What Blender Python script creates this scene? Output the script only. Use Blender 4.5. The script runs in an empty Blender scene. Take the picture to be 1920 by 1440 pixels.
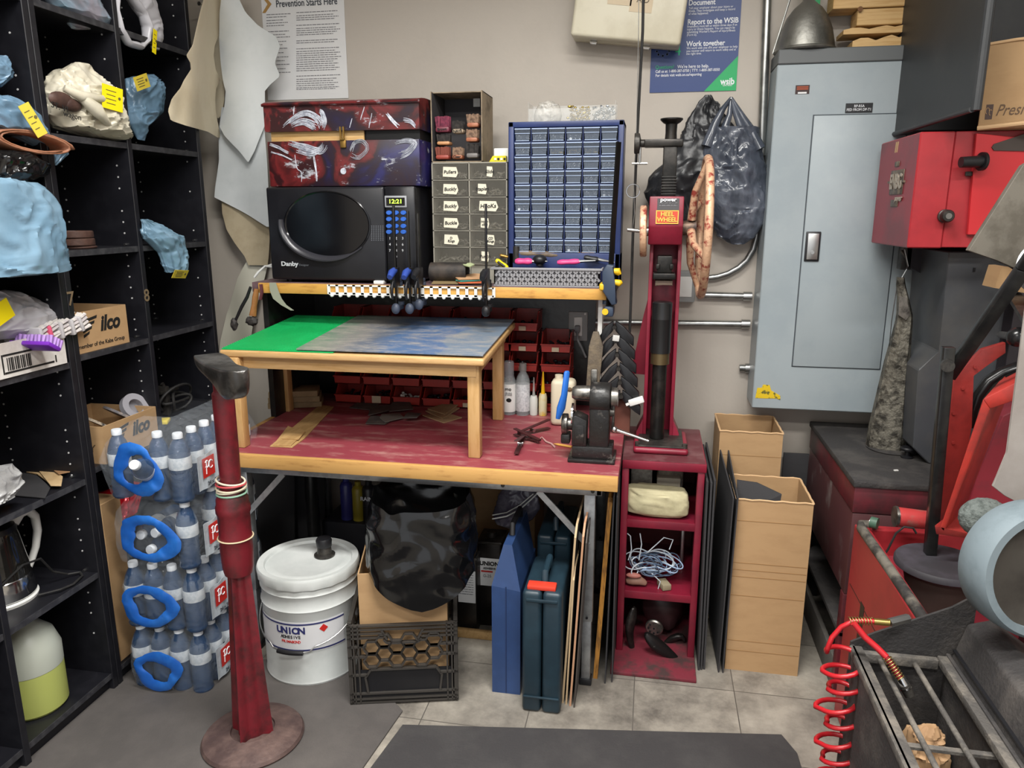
import bpy, bmesh, math, random
from mathutils import Vector, Matrix, Euler, noise

# ------------------------------------------------------------------ camera, world, lights, exposure
sc = bpy.context.scene
CAM_F, CAM_TH, CAM_PS, CAM_H = 1400.0, math.radians(13.0), math.radians(10.5), 1.45
cd = bpy.data.cameras.new('camera'); cam = bpy.data.objects.new('camera', cd)
sc.collection.objects.link(cam); sc.camera = cam
cd.sensor_fit = 'HORIZONTAL'; cd.sensor_width = 36.0; cd.lens = 36.0*CAM_F/1920.0
cd.clip_start = 0.02
cam.location = (0, 0, CAM_H); cam.rotation_euler = (math.pi/2-CAM_TH, 0, CAM_PS)
sc.view_settings.view_transform = 'Standard'; sc.view_settings.look = 'None'
sc.view_settings.gamma = 1.0; sc.view_settings.use_curve_mapping = False
sc.view_settings.exposure = 1.06
wd = bpy.data.worlds.new('world'); sc.world = wd; wd.use_nodes = True
wd.node_tree.nodes['Background'].inputs[0].default_value = (0.95, 0.97, 1.0, 1)
wd.node_tree.nodes['Background'].inputs[1].default_value = 0.55
def area(name, loc, sx, sy, power, aim=None, col=(1.0, 0.985, 0.95), spread=180):
    ld = bpy.data.lights.new(name, 'AREA'); ld.shape = 'RECTANGLE'; ld.size = sx; ld.size_y = sy
    ld.energy = power; ld.color = col
    ld.spread = math.radians(spread)
    o = bpy.data.objects.new(name, ld); sc.collection.objects.link(o); o.location = loc
    if aim:
        o.rotation_euler = (Vector(aim)-Vector(loc)).to_track_quat('-Z', 'Y').to_euler()
    return o
area('ceiling_light_lamp', (-0.35, 1.25, 2.86), 1.25, 0.28, 27, spread=140)
area('ceiling_light_lamp', (0.75, 0.1, 2.86), 1.25, 0.28, 32)
area('ceiling_light_lamp', (-0.8, -0.9, 2.86), 1.25, 0.28, 32)

# ------------------------------------------------------------------ projection helpers (photo frame 1920 x 1440)
_F = Vector((-math.sin(CAM_PS)*math.cos(CAM_TH), math.cos(CAM_PS)*math.cos(CAM_TH), -math.sin(CAM_TH)))
_R = Vector((math.cos(CAM_PS), math.sin(CAM_PS), 0)); _U = _R.cross(_F); _C = Vector((0, 0, CAM_H))
def _ray(x, y): return _F + _R*((x-960)/CAM_F) - _U*((y-720)/CAM_F)
def PY(x, y, Y): d = _ray(x, y); return _C + d*(Y/d.y)
def PX(x, y, X): d = _ray(x, y); return _C + d*(X/d.x)
def PZ(x, y, Z): d = _ray(x, y); return _C + d*((Z-CAM_H)/d.z)
V = Vector
PI = math.pi
def nz(p, s=1.0, off=0.0): return noise.noise(V(p)*s + V((off, off*1.7, -off)))

# ------------------------------------------------------------------ materials
_M = {}
def lin(h):
    h = h.lstrip('#'); c = [int(h[i:i+2], 16)/255 for i in (0, 2, 4)]
    return tuple((v/12.92 if v <= .04045 else ((v+.055)/1.055)**2.4) for v in c) + (1,)
def mat(name, hexc, rough=.55, metal=0.0, col2=None, scale=12, lo=.45, hi=.62, bump=0.0, bscale=None, stretch=None,
        trans=0.0, spec=.5, emit=0.0, coat=0.0, detail=6, ior=1.45, crumple=0.0):
    if name in _M: return _M[name]
    m = bpy.data.materials.new(name); m.use_nodes = True; nt = m.node_tree; n = nt.nodes; L = nt.links
    b = n['Principled BSDF']; b.inputs['Base Color'].default_value = lin(hexc)
    b.inputs['Roughness'].default_value = rough; b.inputs['Metallic'].default_value = metal
    b.inputs['Specular IOR Level'].default_value = spec; b.inputs['IOR'].default_value = ior
    b.inputs['Transmission Weight'].default_value = trans; b.inputs['Coat Weight'].default_value = coat
    if emit:
        b.inputs['Emission Color'].default_value = lin(hexc); b.inputs['Emission Strength'].default_value = emit
    tc = n.new('ShaderNodeTexCoord'); src = tc.outputs['Object']
    if stretch:
        mp = n.new('ShaderNodeMapping'); mp.inputs['Scale'].default_value = stretch
        L.new(src, mp.inputs['Vector']); src = mp.outputs['Vector']
    if col2:
        t = n.new('ShaderNodeTexNoise'); t.inputs['Scale'].default_value = scale
        t.inputs['Detail'].default_value = detail; t.inputs['Roughness'].default_value = .65
        r = n.new('ShaderNodeValToRGB'); r.color_ramp.elements[0].position = lo; r.color_ramp.elements[1].position = hi
        r.color_ramp.elements[0].color = lin(hexc); r.color_ramp.elements[1].color = lin(col2)
        L.new(src, t.inputs['Vector']); L.new(t.outputs['Fac'], r.inputs['Fac']); L.new(r.outputs['Color'], b.inputs['Base Color'])
    if crumple:
        t2 = n.new('ShaderNodeTexNoise'); t2.noise_type = 'RIDGED_MULTIFRACTAL'; t2.inputs['Scale'].default_value = bscale or 9; t2.inputs['Detail'].default_value = 3; t2.inputs['Distortion'].default_value = .6
        bp = n.new('ShaderNodeBump'); bp.inputs['Strength'].default_value = crumple; bp.inputs['Distance'].default_value = .02
        L.new(src, t2.inputs['Vector']); L.new(t2.outputs['Fac'], bp.inputs['Height']); L.new(bp.outputs['Normal'], b.inputs['Normal'])
    if bump:
        t2 = n.new('ShaderNodeTexNoise'); t2.inputs['Scale'].default_value = bscale or scale*3
        t2.inputs['Detail'].default_value = 5
        bp = n.new('ShaderNodeBump'); bp.inputs['Strength'].default_value = bump; bp.inputs['Distance'].default_value = .01
        L.new(src, t2.inputs['Vector']); L.new(t2.outputs['Fac'], bp.inputs['Height']); L.new(bp.outputs['Normal'], b.inputs['Normal'])
    _M[name] = m
    return m
def film(name, hexc, opacity=.3, rough=.12, crease=.6, bscale=25):
    """thin plastic film: transparent mixed with a creased glossy plastic"""
    if name in _M: return _M[name]
    m = bpy.data.materials.new(name); m.use_nodes = True; nt = m.node_tree; n = nt.nodes; L = nt.links
    b = n['Principled BSDF']; b.inputs['Base Color'].default_value = lin(hexc); b.inputs['Roughness'].default_value = rough
    tr = n.new('ShaderNodeBsdfTransparent'); mx = n.new('ShaderNodeMixShader')
    tc = n.new('ShaderNodeTexCoord')
    t = n.new('ShaderNodeTexNoise'); t.inputs['Scale'].default_value = bscale; t.inputs['Detail'].default_value = 4; t.inputs['Distortion'].default_value = 1.2
    bp = n.new('ShaderNodeBump'); bp.inputs['Strength'].default_value = crease; bp.inputs['Distance'].default_value = .02
    L.new(tc.outputs['Object'], t.inputs['Vector']); L.new(t.outputs['Fac'], bp.inputs['Height']); L.new(bp.outputs['Normal'], b.inputs['Normal'])
    mx.inputs[0].default_value = opacity
    L.new(tr.outputs[0], mx.inputs[1]); L.new(b.outputs[0], mx.inputs[2]); L.new(mx.outputs[0], n['Material Output'].inputs[0])
    _M[name] = m
    return m

# ------------------------------------------------------------------ mesh builder
class B:
    def __init__(s): s.bm = bmesh.new(); s.mi = 0
    def _faces(s, fs):
        for f in fs: f.material_index = s.mi
    def _add(s, vs, fs):
        v = [s.bm.verts.new(p) for p in vs]; out = []
        for f in fs:
            try: out.append(s.bm.faces.new([v[i] for i in f]))
            except ValueError: pass
        s._faces(out); return v, out
    def _bev(s, fs, r, seg=2):
        es = list({e for f in fs for e in f.edges})
        g = bmesh.ops.bevel(s.bm, geom=es, offset=r, segments=seg, profile=.5, affect='EDGES', clamp_overlap=True)
        s._faces(g['faces'])
    def box(s, a, b, bev=0, seg=2):
        x0, x1 = sorted((a[0], b[0])); y0, y1 = sorted((a[1], b[1])); z0, z1 = sorted((a[2], b[2]))
        v, f = s._add([(x0,y0,z0),(x1,y0,z0),(x1,y1,z0),(x0,y1,z0),(x0,y0,z1),(x1,y0,z1),(x1,y1,z1),(x0,y1,z1)],
               [(0,3,2,1),(4,5,6,7),(0,1,5,4),(1,2,6,5),(2,3,7,6),(3,0,4,7)])
        if bev: s._bev(f, min(bev, (x1-x0)*.45, (y1-y0)*.45, (z1-z0)*.45), seg)
        return s
    def obox(s, c, size, rot=(0,0,0), bev=0, seg=2):
        R = rot if isinstance(rot, Matrix) else Euler(rot).to_matrix()
        hx, hy, hz = size[0]/2, size[1]/2, size[2]/2; c = V(c)
        v, f = s._add([c+R@V(p) for p in [(-hx,-hy,-hz),(hx,-hy,-hz),(hx,hy,-hz),(-hx,hy,-hz),(-hx,-hy,hz),(hx,-hy,hz),(hx,hy,hz),(-hx,hy,hz)]],
               [(0,3,2,1),(4,5,6,7),(0,1,5,4),(1,2,6,5),(2,3,7,6),(3,0,4,7)])
        if bev: s._bev(f, min(bev, hx*.9, hy*.9, hz*.9), seg)
        return s
    def bar(s, p0, p1, w, h, up=(0,0,1), bev=0):
        p0, p1 = V(p0), V(p1); d = (p1-p0); l = d.length; d.normalize(); u = V(up)
        x = d.cross(u)
        if x.length < 1e-4: x = d.cross(V((1,0,0)))
        x.normalize(); z = x.cross(d)
        return s.obox((p0+p1)/2, (w, l, h), Matrix((x, d, z)).transposed(), bev)
    def prism(s, pts, vec, bev=0, seg=2):
        pts = [V(p) for p in pts]; vec = V(vec); n = len(pts)
        fs = [tuple(range(n-1, -1, -1)), tuple(range(n, 2*n))] + [(i, (i+1) % n, n+(i+1) % n, n+i) for i in range(n)]
        v, f = s._add(pts + [p+vec for p in pts], fs)
        if bev: s._bev(f, bev, seg)
        return s
    def loft(s, rings, cap=True, cyc=False):
        n = len(rings[0]); vs = [p for r in rings for p in r]; fs = []
        m = len(rings)
        for i in range(m if cyc else m-1):
            a, b = i*n, ((i+1) % m)*n
            for j in range(n):
                k = (j+1) % n; fs.append((a+j, a+k, b+k, b+j))
        if cap and not cyc: fs += [tuple(range(n-1, -1, -1)), tuple(range((m-1)*n, m*n))]
        s._add(vs, fs); return s
    def cyl(s, p0, p1, r, r2=None, n=20):
        p0, p1 = V(p0), V(p1); r2 = r if r2 is None else r2
        d = (p1-p0).normalized(); a = d.orthogonal().normalized(); b = d.cross(a)
        mk = lambda p, q: [p + a*(q*math.cos(2*PI*i/n)) + b*(q*math.sin(2*PI*i/n)) for i in range(n)]
        return s.loft([mk(p0, max(r, 1e-5)), mk(p1, max(r2, 1e-5))])
    def lathe(s, prof, c=(0,0,0), n=32, axis=(0,0,1), flat=1.0):
        c = V(c); d = V(axis).normalized(); a = V((1,0,0)) if (abs(d.z) > .999 or abs(d.y) > .999) else d.orthogonal().normalized(); b = d.cross(a)
        rings = []
        for r, h in prof:
            r = max(r, 1e-5)
            rings.append([c + d*h + a*(r*math.cos(2*PI*i/n)) + b*(r*flat*math.sin(2*PI*i/n)) for i in range(n)])
        return s.loft(rings)
    def tube(s, pts, r, n=8, cyc=False, flat=1.0):
        pts = [V(p) for p in pts]; m = len(pts); rings = []; a = None
        for i, p in enumerate(pts):
            if cyc: t = pts[(i+1) % m]-pts[i-1]
            else: t = pts[min(i+1, m-1)]-pts[max(i-1, 0)]
            if t.length < 1e-9: t = V((0,0,1))
            t.normalize()
            if a is None: a = t.orthogonal().normalized()
            else:
                a = a - t*a.dot(t)
                a = a.normalized() if a.length > 1e-6 else t.orthogonal().normalized()
            b = t.cross(a); q = r[i] if isinstance(r, (list, tuple)) else r
            rings.append([p + a*(q*math.cos(2*PI*j/n)) + b*(q*flat*math.sin(2*PI*j/n)) for j in range(n)])
        return s.loft(rings, cyc=cyc)
    def sphere(s, c, r, n=16, m=10, jit=0, seed=0, sc=8):
        c = V(c); rr = r if isinstance(r, (tuple, list)) else (r, r, r); rings = []
        for i in range(m+1):
            th = PI*min(max(i/m, .01), .99)
            ring = []
            for j in range(n):
                ph = 2*PI*j/n; u = V((math.sin(th)*math.cos(ph), math.sin(th)*math.sin(ph), -math.cos(th)))
                k = 1 + (jit*nz(u, sc*.3, seed) if jit else 0)
                ring.append(c + V((u.x*rr[0]*k, u.y*rr[1]*k, u.z*rr[2]*k)))
            rings.append(ring)
        return s.loft(rings)
    def sheet(s, grid, th=0.0, vec=None):
        """grid[i][j] of points -> surface; with th a closed slab offset along vec"""
        nu, nv = len(grid), len(grid[0])
        if not th:
            s._add([p for r in grid for p in r], [(i*nv+j, i*nv+j+1, (i+1)*nv+j+1, (i+1)*nv+j) for i in range(nu-1) for j in range(nv-1)])
            return s
        w = V(vec).normalized()*th; N = nu*nv
        top = [V(p) for r in grid for p in r]; bot = [p+w for p in top]; fs = []
        for i in range(nu-1):
            for j in range(nv-1):
                q = (i*nv+j, i*nv+j+1, (i+1)*nv+j+1, (i+1)*nv+j); fs.append(q); fs.append(tuple(N+k for k in reversed(q)))
        rim = [(0, j) for j in range(nv)] + [(i, nv-1) for i in range(1, nu)] + [(nu-1, j) for j in range(nv-2, -1, -1)] + [(i, 0) for i in range(nu-2, 0, -1)]
        ids = [i*nv+j for i, j in rim]
        for k in range(len(ids)):
            a, b = ids[k], ids[(k+1) % len(ids)]; fs.append((a, N+a, N+b, b))
        s._add(top+bot, fs); return s
    def done(s, name, mats, parent=None, L=False, ang=35, flat=False, sub=0):
        bm = s.bm
        bmesh.ops.recalc_face_normals(bm, faces=bm.faces)
        co = [v.co for v in bm.verts]
        if parent is not None:
            off = V((0,0,0)) if L else ROOT[parent]
        elif L: off = V((0,0,0))
        else:
            xs = [c.x for c in co]; ys = [c.y for c in co]; zs = [c.z for c in co]
            off = V(((min(xs)+max(xs))/2, (min(ys)+max(ys))/2, min(zs)))
        for v in bm.verts: v.co -= off
        me = bpy.data.meshes.new(name); bm.to_mesh(me); bm.free()
        for m in (mats if isinstance(mats, (list, tuple)) else [mats]): me.materials.append(m)
        if not flat:
            for p in me.polygons: p.use_smooth = True
            me.set_sharp_from_angle(angle=math.radians(ang))
        o = bpy.data.objects.new(name, me); sc.collection.objects.link(o)
        if parent is not None: o.parent = parent; ROOT[o] = off
        else:
            if not L: o.location = off
            ROOT[o] = off
        if sub:
            md = o.modifiers.new('subsurf', 'SUBSURF'); md.levels = sub; md.render_levels = sub
        return o
ROOT = {}
def tag(o, label, cat, group=None):
    o['label'] = label; o['category'] = cat
    if group: o['group'] = group
    return o
def thing(name, label, cat, loc=(0,0,0), rz=0, group=None):
    o = bpy.data.objects.new(name, None); sc.collection.objects.link(o); o.empty_display_size = .05
    o.location = loc; o.rotation_euler = (0, 0, rz); ROOT[o] = V(loc)
    return tag(o, label, cat, group)
def dup(o, loc=None, rz=None, label=None, group=None, parent=None, rot=None):
    c = o.copy(); sc.collection.objects.link(c)
    if parent is not None: c.parent = parent
    if loc is not None: c.location = loc
    if rz is not None: c.rotation_euler = (0, 0, rz)
    if rot is not None: c.rotation_euler = rot
    if label: c['label'] = label
    if group: c['group'] = group
    for ch in list(o.children): dup(ch, parent=c)
    return c
def struct(o): o['kind'] = 'structure'; return o
def txt(s, size, pos, parent, m, rz=0, tilt=0, roll=0, align='CENTER', ex=.0005, shear=0, off=0, sx=1.0, name='lettering', L=False, sp=1.0, line=1.0):
    fc = bpy.data.curves.new(name, 'FONT'); fc.body = s; fc.size = size; fc.align_x = align; fc.align_y = 'CENTER'
    fc.extrude = ex; fc.shear = shear; fc.offset = off*size; fc.space_line = line; fc.space_character = sp; fc.resolution_u = 3
    o = bpy.data.objects.new(name, fc); sc.collection.objects.link(o)
    dg = bpy.context.evaluated_depsgraph_get()
    me = bpy.data.meshes.new_from_object(o.evaluated_get(dg)); bpy.data.objects.remove(o); bpy.data.curves.remove(fc)
    M4 = Matrix.Translation(V(pos) - (V((0,0,0)) if (L or parent is None) else ROOT[parent])) @ Euler((PI/2+tilt, 0, rz)).to_matrix().to_4x4() @ Matrix.Rotation(roll, 4, 'Z') @ Matrix.Diagonal((sx, 1, 1, 1))
    me.transform(M4); me.materials.clear(); me.materials.append(m)
    for p in me.polygons: p.material_index = 0
    t = bpy.data.objects.new(name, me); sc.collection.objects.link(t)
    if parent is not None: t.parent = parent
    return t

# ------------------------------------------------------------------ generic shapes
def rows_y(rows, Y): return [(PY((a+b)/2, y, Y).z, PY(a, y, Y).x, PY(b, y, Y).x) for y, a, b in rows]
def rows_x(rows, X): return [(PX((a+b)/2, y, X).z, PX(a, y, X).y, PX(b, y, X).y) for y, a, b in rows]
def interp(rs, n):
    out = []
    for i in range(n):
        t = i/(n-1)*(len(rs)-1); k = min(int(t), len(rs)-2); u = t-k; u = u*u*(3-2*u)*.5 + u*.5
        out.append(tuple(rs[k][q]*(1-u)+rs[k+1][q]*u for q in range(3)))
    return out
def drape(bld, rows, Y, amp=.012, freq=18, nu=28, nv=14, th=.003, seed=0, axis='Y'):
    rs = interp(rows, nu); g = []
    for i, (z, a, b) in enumerate(rs):
        r = []
        for j in range(nv):
            t = j/(nv-1); h = a+(b-a)*t
            d = amp*(math.sin(h*freq+seed+z*2.5)+.6*nz((h*8, z*5, seed), 1))
            r.append(V((h, Y-abs(amp)*1.2+d, z)) if axis == 'Y' else V((Y+abs(amp)*1.2+d, h, z)))
        g.append(r)
    bld.sheet(g, th, (0, 1, 0) if axis == 'Y' else (-1, 0, 0)); return bld
def baggy(bld, rows, P, depth, axis='Y', crease=.012, seed=0, nu=64, nv=96, freq=14, pleat=0.0, back=None, sq=1.0):
    """crumpled bag whose silhouette follows rows (z, a, b); depth = half-thickness relative to half-width; P = middle plane"""
    rs = interp(rows, nu); rings = []
    for i, (z, a, b) in enumerate(rs):
        c, h = (a+b)/2, max(abs(b-a)/2, .002); ring = []
        for j in range(nv):
            ph = 2*PI*j/nv; cs, sn = math.cos(ph), math.sin(ph)
            cs = math.copysign(abs(cs)**sq, cs); sn = math.copysign(abs(sn)**sq, sn)
            q = (cs*h*freq, sn*h*depth*freq, z*freq)
            w_ = V(q)+V((nz(q, .8, seed+11), nz(q, .8, seed+12), nz(q, .8, seed+13)))*1.1
            n1 = nz(q, .8, seed); n2 = .35-min(1, abs(nz(w_, 1.2, seed+7))*4)*.7; n3 = .3-min(1, abs(nz(w_, 2.6, seed+3))*3.5)*.6
            k = crease*(n1*1.0+n2*.75+n3*.40) + pleat*math.sin(ph*13+seed+z*9)
            k *= min(1, h/.03)
            hh = cs*(h+k*.5); dd = sn*(h*depth+k)
            if back is not None and axis == 'Y': dd = min(dd, back-P)
            if back is not None and axis == 'X': dd = max(dd, back-P)
            zz = z + k*.35
            ring.append(V((c+hh, P+dd, zz)) if axis == 'Y' else V((P+dd, c+hh, zz)))
        rings.append(ring)
    bld.loft(rings); return bld
def strokes(bld, lines, w, Y, n='Y'):
    for l in lines: bld.tube(l, w, 5)
    return bld
# ------------------------------------------------------------------ shared materials
m_wall = mat('wall_paint', '#b3aba1', .6, col2='#aea69c', scale=2.5, bump=.05, bscale=60)
m_ceil = mat('ceiling_paint', '#c9c6c0', .8)
m_black = mat('black_melamine', '#15151a', .42, col2='#1b1b20', scale=20)
m_blackedge = mat('worn_black_edge', '#2b2b2f', .5, col2='#3d3d40', scale=40)
m_white = mat('white_plastic', '#dcdcd8', .45)
m_paper = mat('white_paper', '#d8d8d8', .6)
m_yellow = mat('yellow_tag', '#e6d200', .6)
m_yell2 = mat('yellow_tag_dull', '#c8b23a', .6)
m_card = mat('brown_cardboard', '#a88862', .8, col2='#a2825d', scale=9, stretch=(1,1,3))
m_cardin = mat('cardboard_inside', '#a07a4c', .85)
m_ink = mat('black_print', '#161514', .7)
m_inkg = mat('grey_print', '#77777a', .7)
m_red = mat('machine_red', '#8f1226', .4, col2='#74101f', scale=6)
m_redw = mat('worn_red_paint', '#6a1822', .42, col2='#301a1a', scale=12, lo=.44, hi=.68, bump=.1)
m_bright = mat('bright_red_paint', '#9c2a30', .38, col2='#8c262c', scale=5)
m_steel = mat('steel', '#b4b4b2', .32, 1.0)
m_alu = mat('brushed_aluminium', '#a9abad', .42, .85, col2='#96989a', scale=30)
m_iron = mat('dark_iron', '#3a3836', .45, .7, col2='#57534e', scale=18, bump=.15)
m_blk = mat('black_plastic', '#17171a', .4)
m_blkrub = mat('black_rubber', '#1c1b1b', .65, col2='#262524', scale=16)
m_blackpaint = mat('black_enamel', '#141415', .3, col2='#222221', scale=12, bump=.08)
m_soot = mat('sooty_steel', '#2e2c2c', .7, col2='#403d3b', scale=9, bump=.25, bscale=120)
m_wood = mat('yellow_wood', '#b98e52', .5, col2='#a87c42', scale=9, stretch=(1.2, 8, 14))
m_pine = mat('pale_pine', '#c9a671', .6, col2='#b9925a', scale=7, stretch=(1, 6, 16))
m_birch = mat('birch_wood', '#b99463', .45, col2='#ab8552', scale=8, stretch=(8, 8, 1))
m_birchh = mat('birch_rail', '#bf9a6a', .45, col2='#b18b58', scale=8, stretch=(1, 8, 8))
m_ply = mat('thin_plywood', '#b08e5e', .65, col2='#a07e50', scale=10, stretch=(6, 1, 6))
m_bluebag = mat('blue_grey_plastic_film', '#67839a', .28, col2='#5c788e', scale=8, crumple=.45, bscale=9)
m_bluelight = mat('light_blue_plastic_film', '#728fa3', .25, col2='#668499', scale=6, crumple=.4, bscale=7)
m_whitebag = mat('white_plastic_film', '#b9b8bd', .3, crumple=.4, bscale=9)
m_creambag = mat('cream_plastic_film', '#d0cab8', .35, col2='#c3bca8', scale=9, crumple=.5, bscale=10)
m_greybag = mat('mauve_grey_film', '#8d8a94', .28, col2='#7a93a3', scale=5, crumple=.5, bscale=10)
m_blackbag = mat('black_plastic_film', '#0d0d0e', .16, crumple=.7, bscale=8, spec=.7)
m_leather = mat('tan_leather', '#9b6b52', .55, col2='#84573f', scale=14, bump=.15)
m_leatherd = mat('dark_brown_leather', '#3d2a25', .55, col2='#4e372f', scale=20, bump=.15)
m_chrome = mat('chrome', '#c8c8c8', .15, 1.0)
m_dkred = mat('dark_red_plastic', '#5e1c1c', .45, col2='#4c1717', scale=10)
m_redbin = mat('red_bin_plastic', '#96271f', .4, col2='#7c2019', scale=10)

# ------------------------------------------------------------------ setting
WY = 2.85; XL = -1.93; XR = 1.9; ZC = 3.0
m_floor = None
def floor_mat():
    m = bpy.data.materials.new('dirty_vinyl_tile'); m.use_nodes = True; nt = m.node_tree; n = nt.nodes; L = nt.links
    b = n['Principled BSDF']; b.inputs['Roughness'].default_value = .55
    tc = n.new('ShaderNodeTexCoord')
    br = n.new('ShaderNodeTexBrick'); br.offset = 0; br.inputs['Scale'].default_value = 1.0
    br.inputs['Brick Width'].default_value = .305; br.inputs['Row Height'].default_value = .305; br.inputs['Mortar Size'].default_value = .0016
    br.inputs['Color1'].default_value = lin('#928c82'); br.inputs['Color2'].default_value = lin('#a59e92'); br.inputs['Mortar'].default_value = lin('#3c3834')
    L.new(tc.outputs['Object'], br.inputs['Vector'])
    t = n.new('ShaderNodeTexNoise'); t.inputs['Scale'].default_value = 3.2; t.inputs['Detail'].default_value = 9; t.inputs['Roughness'].default_value = .72
    r = n.new('ShaderNodeValToRGB'); r.color_ramp.elements[0].position = .34; r.color_ramp.elements[1].position = .62
    L.new(tc.outputs['Object'], t.inputs['Vector']); L.new(t.outputs['Fac'], r.inputs['Fac'])
    mx = n.new('ShaderNodeMix'); mx.data_type = 'RGBA'; mx.inputs[7].default_value = lin('#5a554f')
    L.new(r.outputs['Color'], mx.inputs[0]); L.new(br.outputs['Color'], mx.inputs[6]); L.new(mx.outputs[2], b.inputs['Base Color'])
    t3 = n.new('ShaderNodeTexNoise'); t3.inputs['Scale'].default_value = 40
    bp = n.new('ShaderNodeBump'); bp.inputs['Strength'].default_value = .12; L.new(t3.outputs['Fac'], bp.inputs['Height']); L.new(bp.outputs['Normal'], b.inputs['Normal'])
    return m
def shell(name, a, b, m): bb = B(); bb.box(a, b); o = bb.done(name, m, L=True, flat=True); return struct(o)
shell('floor', (XL-.1, -2.2, -.06), (XR+.1, WY+.1, 0), floor_mat())
shell('wall_back', (XL-.1, WY, 0), (XR+.1, WY+.1, ZC), m_wall)
shell('wall_left', (XL-.1, -2.2, 0), (XL, WY, ZC), m_wall)
shell('wall_right', (XR, -2.2, 0), (XR+.1, WY, ZC), m_wall)
shell('ceiling', (XL-.1, -2.2, ZC), (XR+.1, WY+.1, ZC+.06), m_ceil)
b = B(); b.box((XL+.36, WY-.012, 0), (XR, WY, .10), .003); struct(b.done('baseboard_back', mat('dusty_baseboard', '#4a4540', .7, col2='#6a6258', scale=9)))

m_mat1 = mat('grey_rubber_mat', '#4b4745', .75, col2='#5a5552', scale=5, lo=.4, hi=.75, bump=.12, bscale=150)
m_mat2 = mat('charcoal_rubber_mat', '#343233', .75, col2='#3c3a3a', scale=6, bump=.12, bscale=150)
a1 = PZ(250, 1265, 0); p1 = PZ(655, 1250, 0); p2 = PZ(755, 1335, 0); p3 = PZ(690, 1440, 0)
b = B(); b.prism([(-1.606, a1.y+.03, 0), (p1.x-.02, p1.y+.06, 0), (p2.x, p2.y, 0), (p3.x-.06, 1.2, 0), (-1.606, 1.2, 0)], (0, 0, .006), .001, 1)
tag(b.done('rubber_mat', m_mat1, flat=True), 'grey rubber floor mat under the red cobbler stand and the bucket', 'mat')
q1 = PZ(755, 1362, .0); q2 = PZ(1466, 1385, 0)
b = B(); b.prism([(q1.x, q1.y, .0), (q2.x, q2.y+.01, .0), (q2.x+.03, q2.y-.06, 0), (q2.x+.05, 1.1, .0), (q1.x-.11, 1.1, .0)], (0, 0, .007), .001, 1)
tag(b.done('rubber_mat', m_mat2, flat=True), 'dark charcoal rubber floor mat in the middle foreground in front of the milk crate', 'mat')

# ------------------------------------------------------------------ black bookcases along the left wall
SX0, SX1 = -1.90, -1.587
ZS = [.06, .72, 1.055, 1.345, 1.655, 1.985, 2.30]
def bookcase(label, ys, shelves):
    t = thing('bookcase', label, 'bookcase', ((SX0+SX1)/2, (ys[0]+ys[-1])/2, 0), group=None)
    for i, y in enumerate(ys):
        w = .020
        bb = B(); bb.box((SX0, y-w/2, 0), (SX1, y+w/2, 2.32), .0015, 1)
        bb.mi = 1
        rr = random.Random(int(y*100))
        for x in (SX1-.045, SX0+.075):
            z = .16
            while z < 2.2:
                if rr.random() < .72: bb.cyl((x, y-w/2-.0012, z), (x, y-w/2+.001, z), .0028, n=8)
                z += .034
        bb.done('side_panel', [m_black, mat('shelf_peg_hole', '#b9b9b9', .5)], t)
    for k in range(len(ys)-1):
        y0, y1 = ys[k]+.010, ys[k+1]-.010
        for z in shelves[k]:
            bb = B(); bb.box((SX0+.008, y0, z-.018), (SX1-.004, y1, z), .0015, 1)
            bb.mi = 1; bb.box((SX1-.0045, y0, z-.0175), (SX1-.003, y1, z-.0005))
            bb.done('shelf', [m_black, m_blackedge], t)
            if z > .1:
                for x in (SX1-.045, SX0+.075):
                    pn = B(); pn.cyl((x, y1, z+.004), (x, y1-.008, z+.004), .004, n=8); pn.done('shelf_pin', m_steel, t)
    bb = B(); bb.box((SX0, ys[0]+.01, 0.02), (SX0+.008, ys[-1]-.01, 2.32)); bb.done('back_panel', m_black, t)
    bb = B(); bb.box((SX0+.02, ys[0]+.01, 0), (SX1-.02, ys[-1]-.01, .04)); bb.done('plinth', m_black, t)
    return t
bc1 = bookcase('black bookcase nearest the camera, holding the kettle and the green liquid jug', [1.11, 1.458, 1.797], [[.06, .40, .72, 1.055, 1.345, 1.655, 1.985], [.06, .40, .695, 1.04, 1.345, 1.655, 1.985]])
bc2 = bookcase('black bookcase numbered 7 and 8 beside the wall of hanging hides', [1.819, 2.140, 2.507], [[.06, .715, 1.052, 1.345, 1.655, 1.985], [.06, .745, 1.055, 1.345, 1.655, 1.985]])
m_num = mat('faded_gold_number', '#6a5a44', .7)
for s, (px, py) in (('7', (127, 562)), ('8', (274, 555))):
    p = PX(px, py, SX1); yy = 1.808+.011 if s == '7' else 2.140
    txt(s, .055, (SX1+.001, yy, p.z), bc2, m_num, rz=PI/2, name='number', off=.01)

# ------------------------------------------------------------------ things on the bookcase
def tagcard(parent, c, w, h, rot, m=m_yellow, name='paper_tag'):
    bb = B(); bb.obox(c, (w, .0012, h), rot, 0)
    bb.mi = 1; R = Euler(rot).to_matrix(); cc = V(c)+R@V((w*.32, -.001, h*.05)); bb.cyl(cc, cc+R@V((0, -.0012, 0)), .004, n=10)
    for k in range(4):
        c2 = V(c)+R@V((-w*.08, -.0009, h*(.28-.18*k))); bb.obox(c2, (w*(.5-.07*(k % 2)), .0006, .002), rot)
    return bb.done(name, [m, mat('tag_ink', '#5c5330', .7)], parent)
def shelfbag(name, label, rows, X, depth, m, seed, base=None, crease=.014, **k):
    r = rows_x(rows, X); t = thing(name, label, 'bag', (X, (r[-1][1]+r[-1][2])/2, min(q[0] for q in r)))
    bb = B(); baggy(bb, r, X, depth, 'X', crease, seed, **k); bb.done('bag_film', m, t, ang=50)
    return t
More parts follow.
